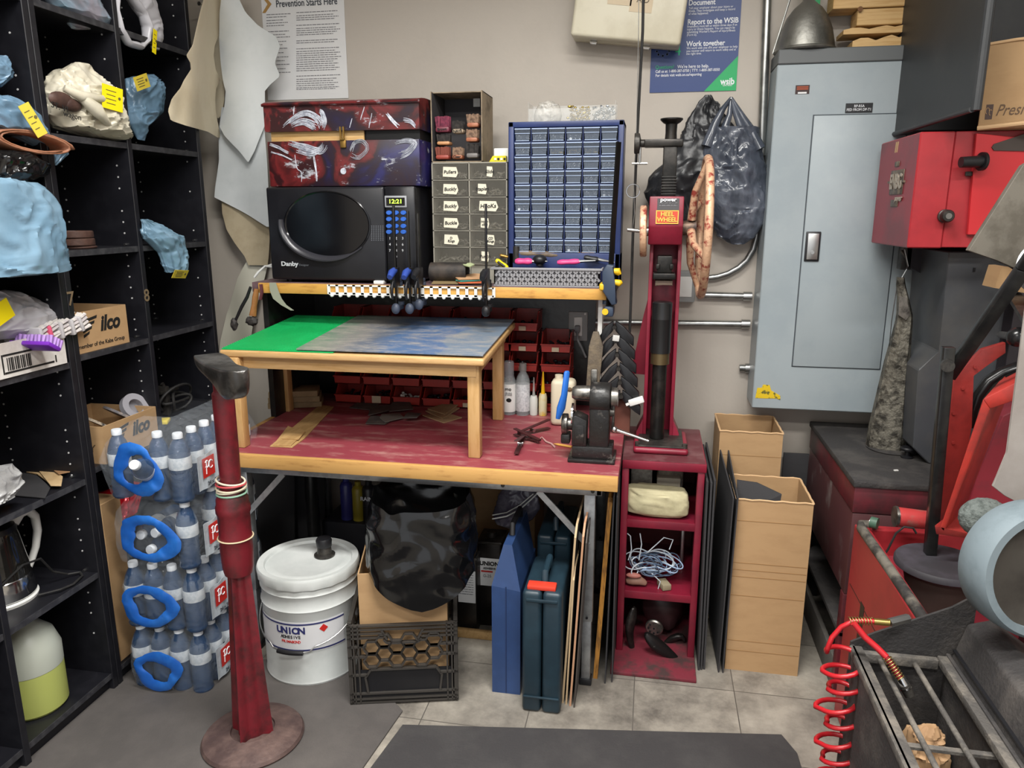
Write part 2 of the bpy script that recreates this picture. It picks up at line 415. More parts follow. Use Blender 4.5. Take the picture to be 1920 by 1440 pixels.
# top row
shelfbag('plastic_bag', 'mauve grey plastic bag bulging over the top visible shelf of the bookcase', [(-30, 75, 165), (5, 80, 180), (25, 95, 195), (40, 120, 196), (54, 133, 145)], -1.64, .55, m_greybag, 3)
t = thing('plastic_bag', 'white plastic bag with open handle loops hanging from the top right shelf', 'bag', PX(255, 95, -1.59))
def loop_band(pts, X, w, seed, m, t, nm):
    ps = [PX(a, c, X) for a, c in pts]; n = len(ps)
    bb = B(); rings = []
    fine = []
    for i in range(n):
        for k in range(5): fine.append(ps[i].lerp(ps[(i+1) % n], k/5))
    for i, p in enumerate(fine):
        q = w*(1+.35*nz(p, 25, seed))
        t1 = (fine[(i+1) % len(fine)]-fine[i-1]).normalized(); out = V((1, 0, 0)).cross(t1)
        rings.append([p + V((q*1.8*math.cos(2*PI*j/10), 0, 0)) + out*(q*math.sin(2*PI*j/10)*(1+.3*nz(p*30+V((j, 0, 0)), 1, seed))) for j in range(10)])
    bb.loft(rings, cyc=True); bb.done(nm, m, t, ang=60)
loop_band([(214, -20), (216, 20), (224, 55), (240, 80), (262, 88), (274, 76), (276, 50), (268, 25), (250, 0), (236, -20)], -1.60, .010, 4, m_whitebag, t, 'bag_handle')
bb = B(); baggy(bb, rows_x([(-40, 215, 285), (-15, 232, 285), (10, 246, 290), (40, 266, 298), (70, 276, 302), (92, 285, 298)], -1.605), -1.605, .5, 'X', .01, 8); bb.done('bag_film', m_whitebag, t, ang=50)
tagcard(t, PX(290, 78, -1.575), .018, .075, (0, .25, PI/2))
# cream carrier bag
t = shelfbag('plastic_bag', 'cream carrier bag of shoes with a yellow tag on the second visible shelf', [(122, 135, 168), (140, 108, 190), (160, 98, 205), (178, 92, 215), (200, 90, 224), (225, 90, 232), (245, 105, 236), (261, 165, 234)], -1.63, .5, m_creambag, 21, crease=.024)
tagcard(t, PX(211, 184, -1.545), .066, .066, (0, .13, PI/2-.25))
bb = B(); bb.tube([PX(120, 165, -1.575), PX(150, 180, -1.555), PX(190, 185, -1.56), PX(200, 190, -1.56)], [.01, .014, .012, .006], 8); bb.tube([PX(150, 180, -1.56), PX(180, 205, -1.545), PX(205, 235, -1.56)], [.012, .02, .008], 8); bb.done('tied_knot', m_creambag, t, ang=60)
bb = B(); bb.sphere(PX(115, 188, -1.575), (.012, .045, .022), 12, 8); bb.sphere(PX(135, 197, -1.572), (.012, .035, .018), 12, 8); bb.done('brown_shoe', m_leatherd, t)
txt('ST. VI', .022, PX(112, 201, -1.548), t, m_ink, rz=PI/2-.1, roll=-.15, name='print'); txt('wagon', .022, PX(136, 217, -1.545), t, m_ink, rz=PI/2-.1, roll=-.1, name='print')
t = shelfbag('plastic_bag', 'blue plastic bag with a dull yellow tag standing right of the cream bag', [(140, 280, 292), (155, 237, 300), (180, 236, 301), (205, 238, 300), (218, 240, 290), (235, 243, 275), (262, 258, 272)], -1.63, .55, m_bluebag, 33)
tagcard(t, PX(266, 154, -1.565), .07, .04, (0, -.35, PI/2), m_yell2)
# leftmost bags
shelfbag('plastic_bag', 'small blue plastic bag at the left edge of the photo, uppermost there', [(104, -30, 5), (120, -40, 16), (140, -40, 20), (160, -40, 0)], -1.63, .5, m_bluebag, 35)
t = shelfbag('plastic_bag', 'blue bag knotted round a rolled brown leather piece', [(176, -60, 10), (195, -60, 45), (215, -50, 68), (240, -30, 85), (262, 30, 100), (275, 60, 112), (290, 85, 122), (310, 92, 105)], -1.61, .45, m_bluebag, 36, pleat=.003)
tagcard(t, PX(62, 225, -1.53), .03, .08, (0, -.5, PI/2-.3), m_yell2)
bb = B()
c0, c1 = PX(-50, 250, -1.585), PX(118, 283, -1.585)
sp = []
for i in range(34):
    a = i/33*2*PI*1.9; r = .052-.012*i/33; sp.append((a, r))
ax = (c1-c0).normalized(); e1 = ax.cross(V((0,0,1))).normalized(); e2 = ax.cross(e1)
g = [[(c0+c1)/2 + V((-.20*j/6+.045+.015*math.cos(a), 0, 0)) + ax*(r*2.15*math.cos(a)) + V((0, 0, r*.55*math.sin(a))) for j in range(7)] for a, r in sp]
bb.sheet(g); o = bb.done('leather_roll', m_leather, t, ang=60); md = o.modifiers.new('solid', 'SOLIDIFY'); md.thickness = .004
shelfbag('plastic_bag', 'black plastic bag squeezed under the leather roll', [(285, -60, 60), (305, -60, 82), (325, -60, 80), (343, -50, 45), (350, -40, 10)], -1.60, .5, m_blackbag, 37)
shelfbag('plastic_bag', 'large light blue bag bulging over the shelf edge at far left', [(335, -80, 70), (345, -90, 82), (385, -95, 98), (430, -95, 112), (470, -95, 119), (500, -95, 125), (514, -90, 126), (519, -60, 60)], -1.55, .42, m_bluelight, 38, crease=.016, freq=9)
# leather discs
for i, (py0, xa, xb) in enumerate([(464, 108, 185), (456, 110, 176), (441, 112, 168)]):
    ya, yb = PX(xa, py0, -1.63).y, PX(xb, py0, -1.63).y; z = 1.345+[0, .008, .030][i]; h = [.008, .022, .021][i]
    bb = B(); bb.lathe([(0, 0), (.049, 0), (.052, .003), (.052, h-.003), (.049, h), (.035, h), (.034, h-.004), (0, h-.004)], ((SX1-.065), (ya+yb)/2+.02, z), 32)
    tag(bb.done('leather_belt_coil', m_leatherd), ['flat brown leather disc at the bottom of the belt coils', 'brown coiled leather belt in the middle of the pile', 'brown coiled leather belt on top of the pile'][i]+' on the bookcase', 'belt coil')
t = shelfbag('plastic_bag', 'light blue bag drooping over the shelf above number 8 with a yellow tag', [(411, 264, 275), (422, 265, 300), (436, 266, 325), (445, 270, 340), (470, 296, 349), (495, 306, 351), (508, 312, 350)], -1.575, .4, m_bluelight, 41, pleat=.003)
tagcard(t, PX(338, 514, -1.545), .075, .03, (.5, .1, PI/2), m_yell2)
# cardboard boxes with logo
def openbox(t, x0, x1, y0, y1, z0, z1, th=.004, m=m_card, bottom=True, ragged=None):
    bb = B()
    bb.box((x0, y0, z0), (x1, y0+th, z1)); bb.box((x0, y1-th, z0), (x1, y1, z1))
    bb.box((x0, y0+th, z0), (x0+th, y1-th, z1)); bb.box((x1-th, y0+th, z0), (x1, y1-th, z1))
    if bottom: bb.box((x0+th, y0+th, z0), (x1-th, y1-th, z0+th))
    return bb.done('carton', m, t, flat=True)
def ilco(label, z, pl, pr, X, zt, sub):
    y0, y1 = PX(pl[0], pl[1], X).y, PX(pr[0], pr[1], X).y
    t = thing('cardboard_box', label, 'box', (X-.12, (y0+y1)/2, z))
    openbox(t, X-.24, X, y0, y1, z, zt, .004)
    w = y1-y0; h = zt-z; cy = y0+w*.56
    txt('ilco', h*.52, (X+.0007, cy+w*.11, z+h*.62), t, m_ink, rz=PI/2, shear=.25, off=.035, sx=.95, name='logo')
    bb = B()
    for k in range(4):
        zz = z+h*(.84-.12*k); a = w*(.02+.02*k); bb.prism([(X+.0002, cy-w*.36+a*0, zz-.006), (X+.0002, cy-w*.10-.012*k, zz+.003), (X+.0002, cy-w*.10-.012*k-.003, zz-.005), (X+.0002, cy-w*.36+a*0, zz-.014)], (.0008, 0, 0))
    bb.done('logo_stripe', m_ink, t, flat=True)
    if sub: txt('member of the Kaba Group', h*.145, (X+.0007, y0+w*.5, z+h*.16), t, m_ink, rz=PI/2, name='print')
    else: txt('EY', h*.3, (X-.05, y0-.0008, z+h*.4), t, mat('marker_ink', '#4a3a2a', .7), name='print', shear=.1)
    return t
tb = ilco('cardboard box printed ilco with torn rim, on the shelf beside the number 7', 1.052, (138, 665), (243, 640), -1.60, 1.052+.118, True)
b2 = ilco('cardboard box printed ilco holding abrasive discs, on the lower shelf', .715, (200, 872), (300, 838), -1.575, .715+.115, False)
m_grit = mat('grey_abrasive', '#5c5a5e', .85, col2='#8d8078', scale=40)
for k, (px, py, r, tl, lb, m) in enumerate([(188, 772, .05, .3, 'mottled abrasive disc lying in the left of the lower printed box', mat('mottled_disc', '#a89a88', .8, col2='#2c2a2c', scale=45)), (225, 780, .055, .2, 'grey sanding disc lying flat in the lower printed box', m_grit)]):
    p = PX(px, py, -1.66); bb = B(); bb.cyl((p.x, p.y, .80+.012*k), (p.x+.002, p.y+.004, .806+.012*k), r, n=28)
    tag(bb.done('abrasive_disc', m), lb, 'sanding disc')
p = PX(252, 762, -1.64); bb = B(); bb.lathe([(.024, -.01), (.045, -.01), (.045, .01), (.024, .01), (.024, -.01)], (p.x, p.y, .829), 28, (.8, -.2, .5))
tag(bb.done('tape_roll', mat('grey_tape', '#8c8a90', .5)), 'grey roll of tape standing up in the lower printed box', 'tape')
# white carton of brushes, white bag over it
X = -1.585; pa, pb = PX(-10, 712, X), PX(158, 680, X); zt = 1.04+.105
t = thing('carton', 'white printed carton full of scrubbing brushes at left edge', 'box', (X-.1, (pa.y+pb.y)/2, 1.04))
openbox(t, X-.17, X, 1.47, 1.775, 1.041, zt-.015, .003, mat('white_carton_card', '#cfcbc6', .7, col2='#b9b2ac', scale=8))
bb = B(); 
for (a, c, w, h) in ((.1, .010, .16, .005), (.1, .055, .16, .005)): bb.box((X, 1.47+a, 1.041+c), (X+.0008, 1.47+a+w, 1.041+c+h))
for k in range(13): bb.box((X, 1.58+k*.006, 1.041+.017), (X+.0008, 1.5825+k*.006+.001*(k % 3), 1.041+.05))
bb.box((X, 1.565, 1.051), (X+.0008, 1.569, 1.101)); bb.box((X, 1.735, 1.041+.01), (X+.0008, 1.739, 1.06+.01))
bb.done('barcode', m_ink, t, flat=True)
m_brist = mat('white_bristles', '#cfcac4', .6, col2='#b5aeb0', scale=60)
def scrub(label, y, zz, tilt, mh, mb):
    t = thing('scrubbing_brush', label, 'brush', (X-.045, y, zz))
    bb = B(); bb.obox((0, -.012, 0), (.12, .012, .045), (tilt, 0, 0), .004); bb.done('brush_back', mh, t, L=True)
    bb = B()
    R = Euler((tilt, 0, 0)).to_matrix()
    for i in range(10):
        for j in range(4):
            o = V((-.052+.0115*i, -.006, -.016+.011*j)); d = R@V((random.uniform(-.003, .003), .026, random.uniform(-.004, .004)+.004))
            bb.cyl(R@o, R@o+d, .0035, .0055, 6)
    bb.done('bristles', mb, t, L=True)
    return t
random.seed(2)
m_clear = mat('clear_brush_back', '#b9b6b8', .3); m_purple = mat('purple_plastic', '#6a2aa0', .35); m_pink = mat('pink_plastic', '#d55a78', .4)
for k, (px, py, tl) in enumerate([(52, 640, .3), (80, 632, .15), (97, 628, .2), (117, 622, .1), (137, 616, .15), (152, 610, .3)]):
    p = PX(px, py, X-.03)
    if k == 0: scrub('purple nail brush leaning out of the white carton', p.y-.02, p.z-.005, 1.0, m_purple, mat('lilac_bristles', '#a37fc0', .6)).location.x = X+.02
    else: scrub('white bristled scrubbing brush in the white carton, %s from the purple brush' % ['', 'first', 'second', 'third', 'fourth', 'last'][k], p.y-.035, p.z+.012, tl, m_clear if k != 2 else m_pink, m_brist)
shelfbag('plastic_bag', 'white plastic bag lying over the brush carton at left edge', [(548, -80, 10), (558, -80, 45), (575, -80, 75), (595, -80, 108), (612, -70, 110), (628, -40, 85)], -1.66, .45, m_whitebag, 44, freq=10)
bb = B(); pt = PX(5, 585, -1.57); bb.obox(pt, (.055, .002, .05), (0, -.4, PI/2), 0); tag(bb.done('paper_tag', m_yellow), 'bright yellow paper tag at the left edge on the white bag', 'tag')
# cables on the 8 shelf
bb = B()
cc = PX(335, 765, -1.66)
pts = []
for i in range(70):
    a = i/69*2*PI*2.6; r = .085+.02*math.sin(a*.7); pts.append((cc.x+.02*math.sin(a*1.3), cc.y+r*math.cos(a)*.8, cc.z+.012+.055*math.sin(a)*(.5+.5*math.sin(a*.37+1))+.02))
pts = [(x, y, max(z, .752)) for x, y, z in pts]
bb.tube(pts, .005, 8); tag(bb.done('cable_coil', m_blkrub), 'black cable coiled on the shelf under number 8', 'cable')
p = PX(318, 725, -1.68); bb = B(); bb.box((p.x-.02, p.y-.05, .746), (p.x+.02, p.y-.03, .85), .003); bb.bar((p.x, p.y-.06, .83), (p.x+.01, p.y+.03, .83), .012, .012); bb.bar((p.x, p.y-.04, .86), (p.x, p.y-.01, .80), .008, .012)
tag(bb.done('metal_fixture', m_iron), 'small dark metal clamp stand by the cable coil', 'tool')
p = PX(311, 795, -1.6); bb = B(); bb.obox((p.x-.01, p.y, .757), (.04, .05, .014), (0, 0, .4), .004); tag(bb.done('tape_measure_clip', mat('bright_yellow_plastic', '#d8c21a', .4)), 'small yellow plastic clip on the shelf below the cable coil', 'clip')
# leather scraps on the low shelf
random.seed(5)
scr = [((-10, 835), 'orange', .085, 'curved tan leather offcut standing on the low shelf'), ]
def scrap(label, pts, z, th, m, name='leather_scrap', tilt=0):
    P3 = pts
    bb = B(); bb.prism(P3, (0, 0, th), .0005, 1); return tag(bb.done(name, m), label, 'leather scrap')
def zpts(z, *pp): return [PZ(a, c, z) for a, c in pp]
m_beige = mat('beige_leather', '#b89e78', .7, col2='#a98d66', scale=12); m_char = mat('charcoal_rubber_sheet', '#2f2e30', .8, bump=.1)
scrap('flat charcoal rubber scrap on the low shelf, front', zpts(.697, (20, 930), (85, 935), (95, 915), (55, 880), (10, 895)), .697, .003, m_char)
scrap('beige leather strip lying over the charcoal scrap', zpts(.702, (30, 862), (85, 872), (112, 900), (100, 912), (70, 890), (20, 880)), .702, .003, m_beige)
scrap('beige rounded leather tongue hanging at the low shelf edge', zpts(.706, (20, 855), (60, 850), (118, 895), (115, 912), (95, 912), (70, 880)), .706, .003, m_beige)
scrap('brown card offcut at the right of the low shelf', zpts(.712, (62, 855), (92, 848), (140, 884), (110, 890)), .712, .003, mat('brown_card_offcut', '#8a6848', .7))
bb = B(); g = []
for i in range(12):
    a = -.3+i/11*2.1; g.append([V((-1.66-.04*j/5, 1.515+.075*math.cos(a)+.0, .705+.095*math.sin(max(a, 0))+.004*j)) for j in range(6)])
bb.sheet(g, .004, (-.3, 0, 1)); tag(bb.done('leather_scrap', mat('orange_tan_leather', '#b5834c', .5, col2='#c09a68', scale=8)), 'curved orange tan leather offcut standing at the back of the low shelf', 'leather scrap')
shelfbag('plastic_bag', 'crumpled clear grey bag at the left end of the low shelf', [(885, -60, 20), (905, -60, 38), (925, -60, 42), (945, -60, 30)], -1.60, .4, mat('silver_grey_film', '#9a9a9a', .25, bump=.4, bscale=30), 51)

# kettle
kx, ky = -1.74, 1.60
t = thing('electric_kettle', 'glass electric kettle with white handle on the bookcase shelf', 'kettle', (kx, ky, .40))
m_glassd = mat('smoked_glass', '#1d1c1a', .08, coat=.5); 
bb = B(); bb.lathe([(0, 0), (.088, 0), (.090, .008), (.086, .012), (0, .012)], (kx, ky, .40), 36); bb.done('power_base', m_white, t)
bb = B(); bb.lathe([(0, .014), (.084, .014), (.087, .02), (.080, .07), (.078, .072), (0, .072)], (kx, ky, .40), 36); bb.done('steel_band', m_chrome, t)
bb = B(); bb.lathe([(.078, .0725), (.076, .10), (.064, .185), (.060, .20), (0, .20)], (kx, ky, .40), 36); bb.done('glass_body', m_glassd, t)
bb = B(); bb.lathe([(.061, .20), (.056, .214), (.02, .222), (0, .222)], (kx, ky, .40), 32); bb.done('lid', m_blk, t)
hd = []
for a, z in ((.052, .205), (.075, .228), (.105, .225), (.128, .195), (.130, .15), (.115, .105), (.092, .07), (.082, .055)): hd.append((kx+.02, ky+a, .40+z))
bb = B(); bb.tube(hd, [.016, .019, .018, .016, .0145, .013, .012, .01], 12, flat=.75); bb.done('handle', m_white, t, ang=70)
pts = [(kx+.06, ky-.06, .47), (kx+.085, ky-.0, .51), (kx+.085, ky+.06, .50), (kx+.08, ky+.10, .44), (kx+.09, ky+.14, .412), (kx+.11, ky+.165, .408), (kx+.13, ky+.15, .406), (kx+.142, ky+.10, .406), (kx+.135, ky+.06, .41), (kx+.088, ky+.015, .408)]
fine = []
for i in range(len(pts)-1):
    for k in range(6): fine.append(V(pts[i]).lerp(V(pts[i+1]), k/6))
bb = B(); bb.tube(fine, .0032, 8); bb.done('power_cord', m_blkrub, t)
# green liquid jug
jx, jy = -1.70, 1.615
t = thing('plastic_jug', 'translucent jug half full of yellow green liquid on the bottom shelf', 'jug', (jx, jy, .06))
bb = B(); bb.lathe([(0, 0), (.078, 0), (.084, .008), (.084, .125), (.0835, .128), (0, .128)], (jx, jy, .061), 36); bb.done('liquid', mat('yellow_green_liquid', '#a2a95c', .35), t)
bb = B(); bb.lathe([(.0845, .129), (.085, .18), (.07, .225), (.04, .255), (.022, .27), (.022, .285), (0, .285)], (jx, jy, .061), 36); bb.done('jug_body', mat('cloudy_white_plastic', '#a9ada2', .4), t)
# red bag and cardboard tube
shelfbag('foil_bag', 'shiny red foil bag on the lower bookcase behind the water', [(908, 215, 245), (918, 195, 257), (940, 188, 260), (965, 188, 255), (982, 190, 225)], -1.66, .6, mat('red_foil', '#a81420', .15, .3, bump=.5, bscale=25), 55)
bb = B(); ya, yb = PX(193, 1100, -1.62).y, PX(236, 1100, -1.62).y
bb.prism([(-1.70, ya-.02, .061), (-1.60, ya+.01, .061), (-1.60, yb+.0, .061), (-1.70, yb, .061)], (.0, .0, .53), .002, 1)
tag(bb.done('cardboard_tube', m_card), 'tall narrow cardboard packing piece standing in the lower bookcase', 'cardboard')
bb = B(); bb.tube([PX(x, y, -1.62) for x, y in ((236, 1045), (246, 1060), (250, 1090), (246, 1115), (238, 1125))], .004, 8); o = tag(bb.done('cable_loop', m_blkrub), 'loop of black cable beside the tall cardboard piece', 'cable')
# ------------------------------------------------------------------ hides hanging on the back wall
m_hide1 = mat('cream_hide', '#d8ccb2', .6, col2='#d0c2a6', scale=5); m_hide2 = mat('white_hide', '#d2d6d7', .55, col2='#c9cecf', scale=5)
m_hide3 = mat('tan_suede', '#b3a58a', .7, col2='#a6977c', scale=8); m_hide4 = mat('offwhite_hide', '#cbc8b8', .6)
def hide(label, rows, y, m, seed, amp=.010, freq=22, yl=None):
    bb = B()
    if yl:
        rs = interp(rows, 44); g = []
        for py, a, c in rs:
            r = []
            for j in range(18):
                px = a+(c-a)*j/17; Y_ = yl+(y-yl)*(max(0, px-316)/96)**1.7+.010*math.sin(px*.13+py*.01)+.006*nz((px*.03, py*.02, 1)); r.append(PY(px, py, Y_))
            g.append(r)
        bb.sheet(g, .002, (0, 1, 0))
    else: drape(bb, rows_y(rows, y), y, amp, freq, 40, 16, .002, seed)
    return tag(bb.done('leather_hide', m, ang=60), label, 'hide', None)
hide('pale tan suede hide lowest of the hanging hides beside the microwave', [(360, 420, 500), (400, 422, 508), (430, 430, 508), (455, 445, 507), (480, 462, 505), (497, 469, 503)], 2.80, m_hide3, 1, .012)
hide('white hide with slanted lower edge hanging under the front hide', [(200, 416, 498), (245, 411, 500), (300, 412, 505), (350, 406, 508), (370, 405, 508), (385, 432, 508), (405, 470, 509), (425, 505, 510)], 2.775, m_hide2, 2)
hide('big white hide with a pointed tip hanging in front beside the poster', [(-15, 428, 450), (3, 421, 452), (25, 418, 462), (50, 417, 485), (72, 416, 520), (90, 417, 528), (120, 419, 516), (145, 422, 527), (160, 425, 507), (172, 428, 497), (200, 425, 498), (235, 413, 499), (255, 424, 492), (285, 455, 482), (304, 470, 472)], 2.75, m_hide2, 3)
hide('narrow cream hide behind the cream pointed one', [(-12, 395, 425), (40, 398, 424), (100, 402, 425), (150, 405, 427), (190, 405, 425), (215, 408, 420), (222, 410, 414)], 2.80, m_hide1, 4)
hide('cream hide with a rounded corner hanging from a nail left of the white hide', [(-15, 386, 424), (15, 377, 420), (40, 371, 418), (62, 366, 411), (85, 361, 402), (104, 349, 400), (118, 357, 402), (130, 358, 404), (150, 345, 413), (165, 338, 405), (185, 322, 403), (207, 315, 404), (226, 320, 407), (236, 350, 409), (247, 390, 412), (258, 408, 412)], 2.77, m_hide1, 5, .014, yl=2.22)
hide('long off white hide hanging behind the left end of the workbench', [(490, 470, 505), (520, 452, 500), (555, 438, 492), (590, 425, 485), (640, 415, 475), (700, 412, 462), (750, 402, 450), (790, 385, 440), (806, 392, 415)], 2.835, m_hide4, 6, .014)
for px, py in ((381, 10), (428, 2)):
    p = PY(px, py, 2.76); bb = B(); bb.cyl((p.x, 2.735, p.z), (p.x, 2.85, p.z), .0025, n=8); bb.cyl((p.x, 2.733, p.z), (p.x, 2.736, p.z), .007, n=12)
    tag(bb.done('nail', m_steel), 'nail holding up the %s hide' % ('cream' if px < 400 else 'big white'), 'nail')

# ------------------------------------------------------------------ posters, first aid box
def textbars(bb, x0, x1, z, h, y, seed, gap=.25):
    r = random.Random(seed); x = x0
    while x < x1:
        w = r.uniform(.6, 2.6)*h*1.6; e = min(x+w, x1); bb.box((x, y-.0005, z-h*.3), (e, y, z+h*.3)); x = e+h*.5
y = 2.848
q0, q1, q2 = PY(490, -60, y), PY(653, -60, y), PY(653, 184, y)
lx, rx, bz, tz = PY(508, 184, y).x, PY(652, 150, y).x, q2.z, q2.z+.62
t = thing('poster', 'white text poster headed Prevention Starts Here behind the hides', 'poster', ((lx+rx)/2, y, bz))
bb = B(); bb.box((lx-.012, y-.0012, bz), (rx, y, tz)); bb.done('sheet', m_paper, t, flat=True)
p = PY(517, 8, y-.002)
txt('Prevention Starts Here', .0345, (p.x, y-.002, p.z), t, mat('navy_grey_ink', '#3c4148', .7), align='LEFT', off=.012, name='heading', sx=.76)
bb = B(); p = PY(498, 8, y-.002)
bb.prism([(p.x-.016, y-.0025, p.z+.03), (p.x+.008, y-.0025, p.z), (p.x-.016, y-.0025, p.z-.03), (p.x-.003, y-.0025, p.z-.03), (p.x+.024, y-.0025, p.z), (p.x-.003, y-.0025, p.z+.03)], (0, .001, 0)); bb.done('chevron', mat('ochre_print', '#a8824a', .7), t, flat=True)
bb = B(); k = 0
for (c0, c1, ys) in ((500, 545, [28, 33, 39, 44, 49, 60, 66, 71, 79, 85, 92, 100, 108, 115, 122, 130, 137]), (556, 640, [24, 30, 34, 38, 48, 54, 58, 62, 66, 77, 81, 92, 97, 101, 105, 109, 113, 117, 121, 125, 129, 133, 143, 149, 153, 157, 161, 165, 168])):
    for py in ys:
        a, c = PY(c0, py, y), PY(c1-(k*7 % 16), py, y); textbars(bb, a.x, c.x, a.z, .0045, y-.0013, k); k += 1
bb.done('printed_text', m_inkg, t, flat=True)

c = [PY(1218, 173, y), PY(1380, 167, y), PY(1388, -80, y), PY(1232, -80, y)]
x0, x1, z0, z1 = c[0].x, c[1].x, c[0].z-.002, c[2].z
t = thing('poster', 'navy blue workplace injury poster with green corner on the wall', 'poster', ((x0+x1)/2, y, z0))
bb = B(); bb.box((x0, y-.0012, z0), (x1, y, z1)); bb.done('sheet', mat('navy_print', '#223a72', .4), t, flat=True)
bb = B(); bb.prism([(x1-.108, y-.0018, z0), (x1, y-.0018, z0), (x1, y-.0018, z0+.112)], (0, .0006, 0)); bb.done('green_corner', mat('green_print', '#0aa05a', .45), t, flat=True)
m_pw = mat('white_print', '#e0e2e6', .6); m_pg = mat('green_text_print', '#2fa878', .6)
def pt(s, px, py, size, m=m_pw, off=.0, align='LEFT', sx=1.0, line=1.0, roll=0): p = PY(px, py, y-.002); txt(s, size, (p.x, y-.0022, p.z), t, m, align=align, off=off, sx=sx*.86, name='print', line=line, roll=roll, ex=.0003)
pt('Document', 1291, 6, .024, off=.02)
pt('Tell your employer about your injury or\nillness. They investigate and keep a record\nof what happened.', 1291, 21, .0105, line=.85)
pt('Report to the WSIB', 1289, 42, .024, off=.02)
pt("Employers must tell us within three days if an\ninjury or illness happens. You can report by\nsubmitting Worker's Report of Injury/Illness\n(Form 6).", 1288, 58, .0105, line=.85)
pt('Work together', 1287, 83, .024, off=.02)
pt('We work with you and your employer to help\nyou recover and return to work safely and at\nthe right time.', 1287, 96, .0105, line=.85)
pt('4', 1266, 96, .045, m_pg, off=.01)
pt('Questions?', 1229, 126.5, .0165, m_pg, off=.01); pt("We're here to help.", 1270, 125.5, .0155, off=.01)
pt('Call us at: 1-800-387-0750 | TTY: 1-800-387-0050', 1229, 134.5, .0125, off=.01)
pt('For details visit wsib.on.ca/reporting', 1229, 142, .0125, off=.01)
pt('wsib', 1364, 153, .030, off=.025, align='CENTER'); pt('ONTARIO', 1364, 160, .008, align='CENTER', off=.01)
bb = B(); p = PY(1243, 96, y-.002)
for k in range(8): bb.lathe([(.0035, -.0005), (.0045, -.0005), (.0045, .0005), (.0035, .0005), (.0035, -.0005)], (p.x+.021*math.cos(k*PI/4), y-.002, p.z+.015*math.sin(k*PI/4)), 10, (0, 1, 0))
bb.done('ring_icon', mat('dim_blue_print', '#7484a8', .6), t)

m_fa = mat('cream_enamel', '#cfc9b4', .35, col2='#c5bea8', scale=7)
yf = 2.73; A = PY(1068, 64, yf); Bq = PY(1276, 88, yf)
fx0, fx1, fz = A.x, Bq.x, (A.z+Bq.z)/2
t = thing('first_aid_box', 'cream metal first aid box hanging tilted on the wall', 'first aid box', ((fx0+fx1)/2, 2.79, fz), group=None)
roll = math.atan2(A.z-Bq.z-.008, fx1-fx0)
w = fx1-fx0
def FA(bb): return bb
bb = B(); bb.box((-w/2, -.06, 0), (w/2, .0, .26), .012, 3); o1 = bb.done('case_lid', m_fa, t, L=True)
bb = B(); bb.box((-w/2+.002, .001, .002), (w/2-.002, .052, .258), .008, 2); o2 = bb.done('case_back', m_fa, t, L=True)
bb = B()
for x in (-w*.29, w*.2): bb.box((x-.011, -.02, -.012), (x+.011, .01, .006), .002); bb.cyl((x-.012, -.02, -.006), (x+.012, -.02, -.006), .004, n=10)
bb.done('latch', m_chrome, t, L=True)
bb = B(); bb.box((-.075, -.0612, .107), (.005, -.06, .2)); bb.box((.0, -.0612, .09), (.075, -.06, .2)); bb.done('paper_label', mat('beige_label', '#c9b89c', .6), t, L=True, flat=True)
m_fp = mat('faded_brown_print', '#5e5142', .7)
txt('PREMIER\nSOINS', .026, (-.04, -.0618, .150), t, m_fp, L=True, name='print', sx=.9); txt('FIRST\nAID', .028, (.042, -.0618, .142), t, m_fp, L=True, name='print', sx=.9)
t.rotation_euler = (0, roll, 0)

# ------------------------------------------------------------------ pipes and switch
m_galv = mat('galvanised_conduit', '#a5a6a4', .3, .9, col2='#8f908e', scale=20)
def pipe(label, pts, r=.0125, couplers=()):
    t = thing('conduit_pipe', label, 'pipe', pts[0]); bb = B(); bb.tube(pts, r, 14); bb.done('tube', m_galv, t, ang=60)
    for a, c in couplers: bb = B(); bb.cyl(a, c, r*1.35, n=16); bb.done('coupler', m_steel, t)
    return t
yc = 2.832
p0, p1 = PY(1441, -60, yc), PY(1427, 292, yc); pipe('vertical metal conduit on the wall left of the electrical panel', [p0, p1], .0145, [(p1+V((0, 0, .0)), p1+V((0, 0, .025)))])
p0, p1 = PY(1308, 553, yc), PY(1424, 556, yc); p1.x = .362; pipe('upper horizontal conduit running from the switch box to the panel', [p0, p1], .0125, [(p1-V((.03, 0, 0)), p1)])
p0, p1 = PY(1085, 604, yc), PY(1412, 608, yc); p1.x = .362; pipe('long lower horizontal conduit behind the heel machine', [p0, p1], .0125, [(p1-V((.03, 0, 0)), p1)])
arc = [PY(a, c, yc) for a, c in ((1322, 522), (1345, 519), (1365, 513), (1385, 502), (1400, 488), (1412, 468), (1418, 445), (1421, 420))]; pipe('curved conduit bend below the hanging bags', arc, .011)
p = PY(1397, 690, yc); pipe('short conduit stub at the lower left of the panel', [V((p.x-.02, yc, p.z)), V((.368, yc, p.z))], .013, [(V((p.x, yc, p.z)), V((p.x+.02, yc, p.z)))])
a, c = PY(1273, 508, 2.81), PY(1302, 567, 2.81)
t = thing('switch_box', 'grey metal switch box with white plate behind the heel machine', 'switch', ((a.x+c.x)/2, 2.83, c.z)); bb = B(); bb.box((a.x-.02, 2.806, c.z), (c.x, 2.85, a.z), .004); bb.done('box', mat('grey_enamel', '#8b8d8c', .4), t)
bb = B(); bb.box((a.x, 2.803, c.z+.02), (c.x-.012, 2.806, a.z-.02), .001); bb.done('switch_plate', m_white, t)
a, c = PY(1066, 584, 2.81), PY(1101, 640, 2.81)
t = thing('power_outlet', 'grey metal power outlet box with a plugged in cord under the upper shelf', 'outlet', ((a.x+c.x)/2, 2.83, c.z)); bb = B(); bb.box((a.x, 2.81, c.z), (c.x, 2.85, a.z), .004); bb.done('cover_plate', mat('grey_enamel', '#8b8d8c', .4), t)
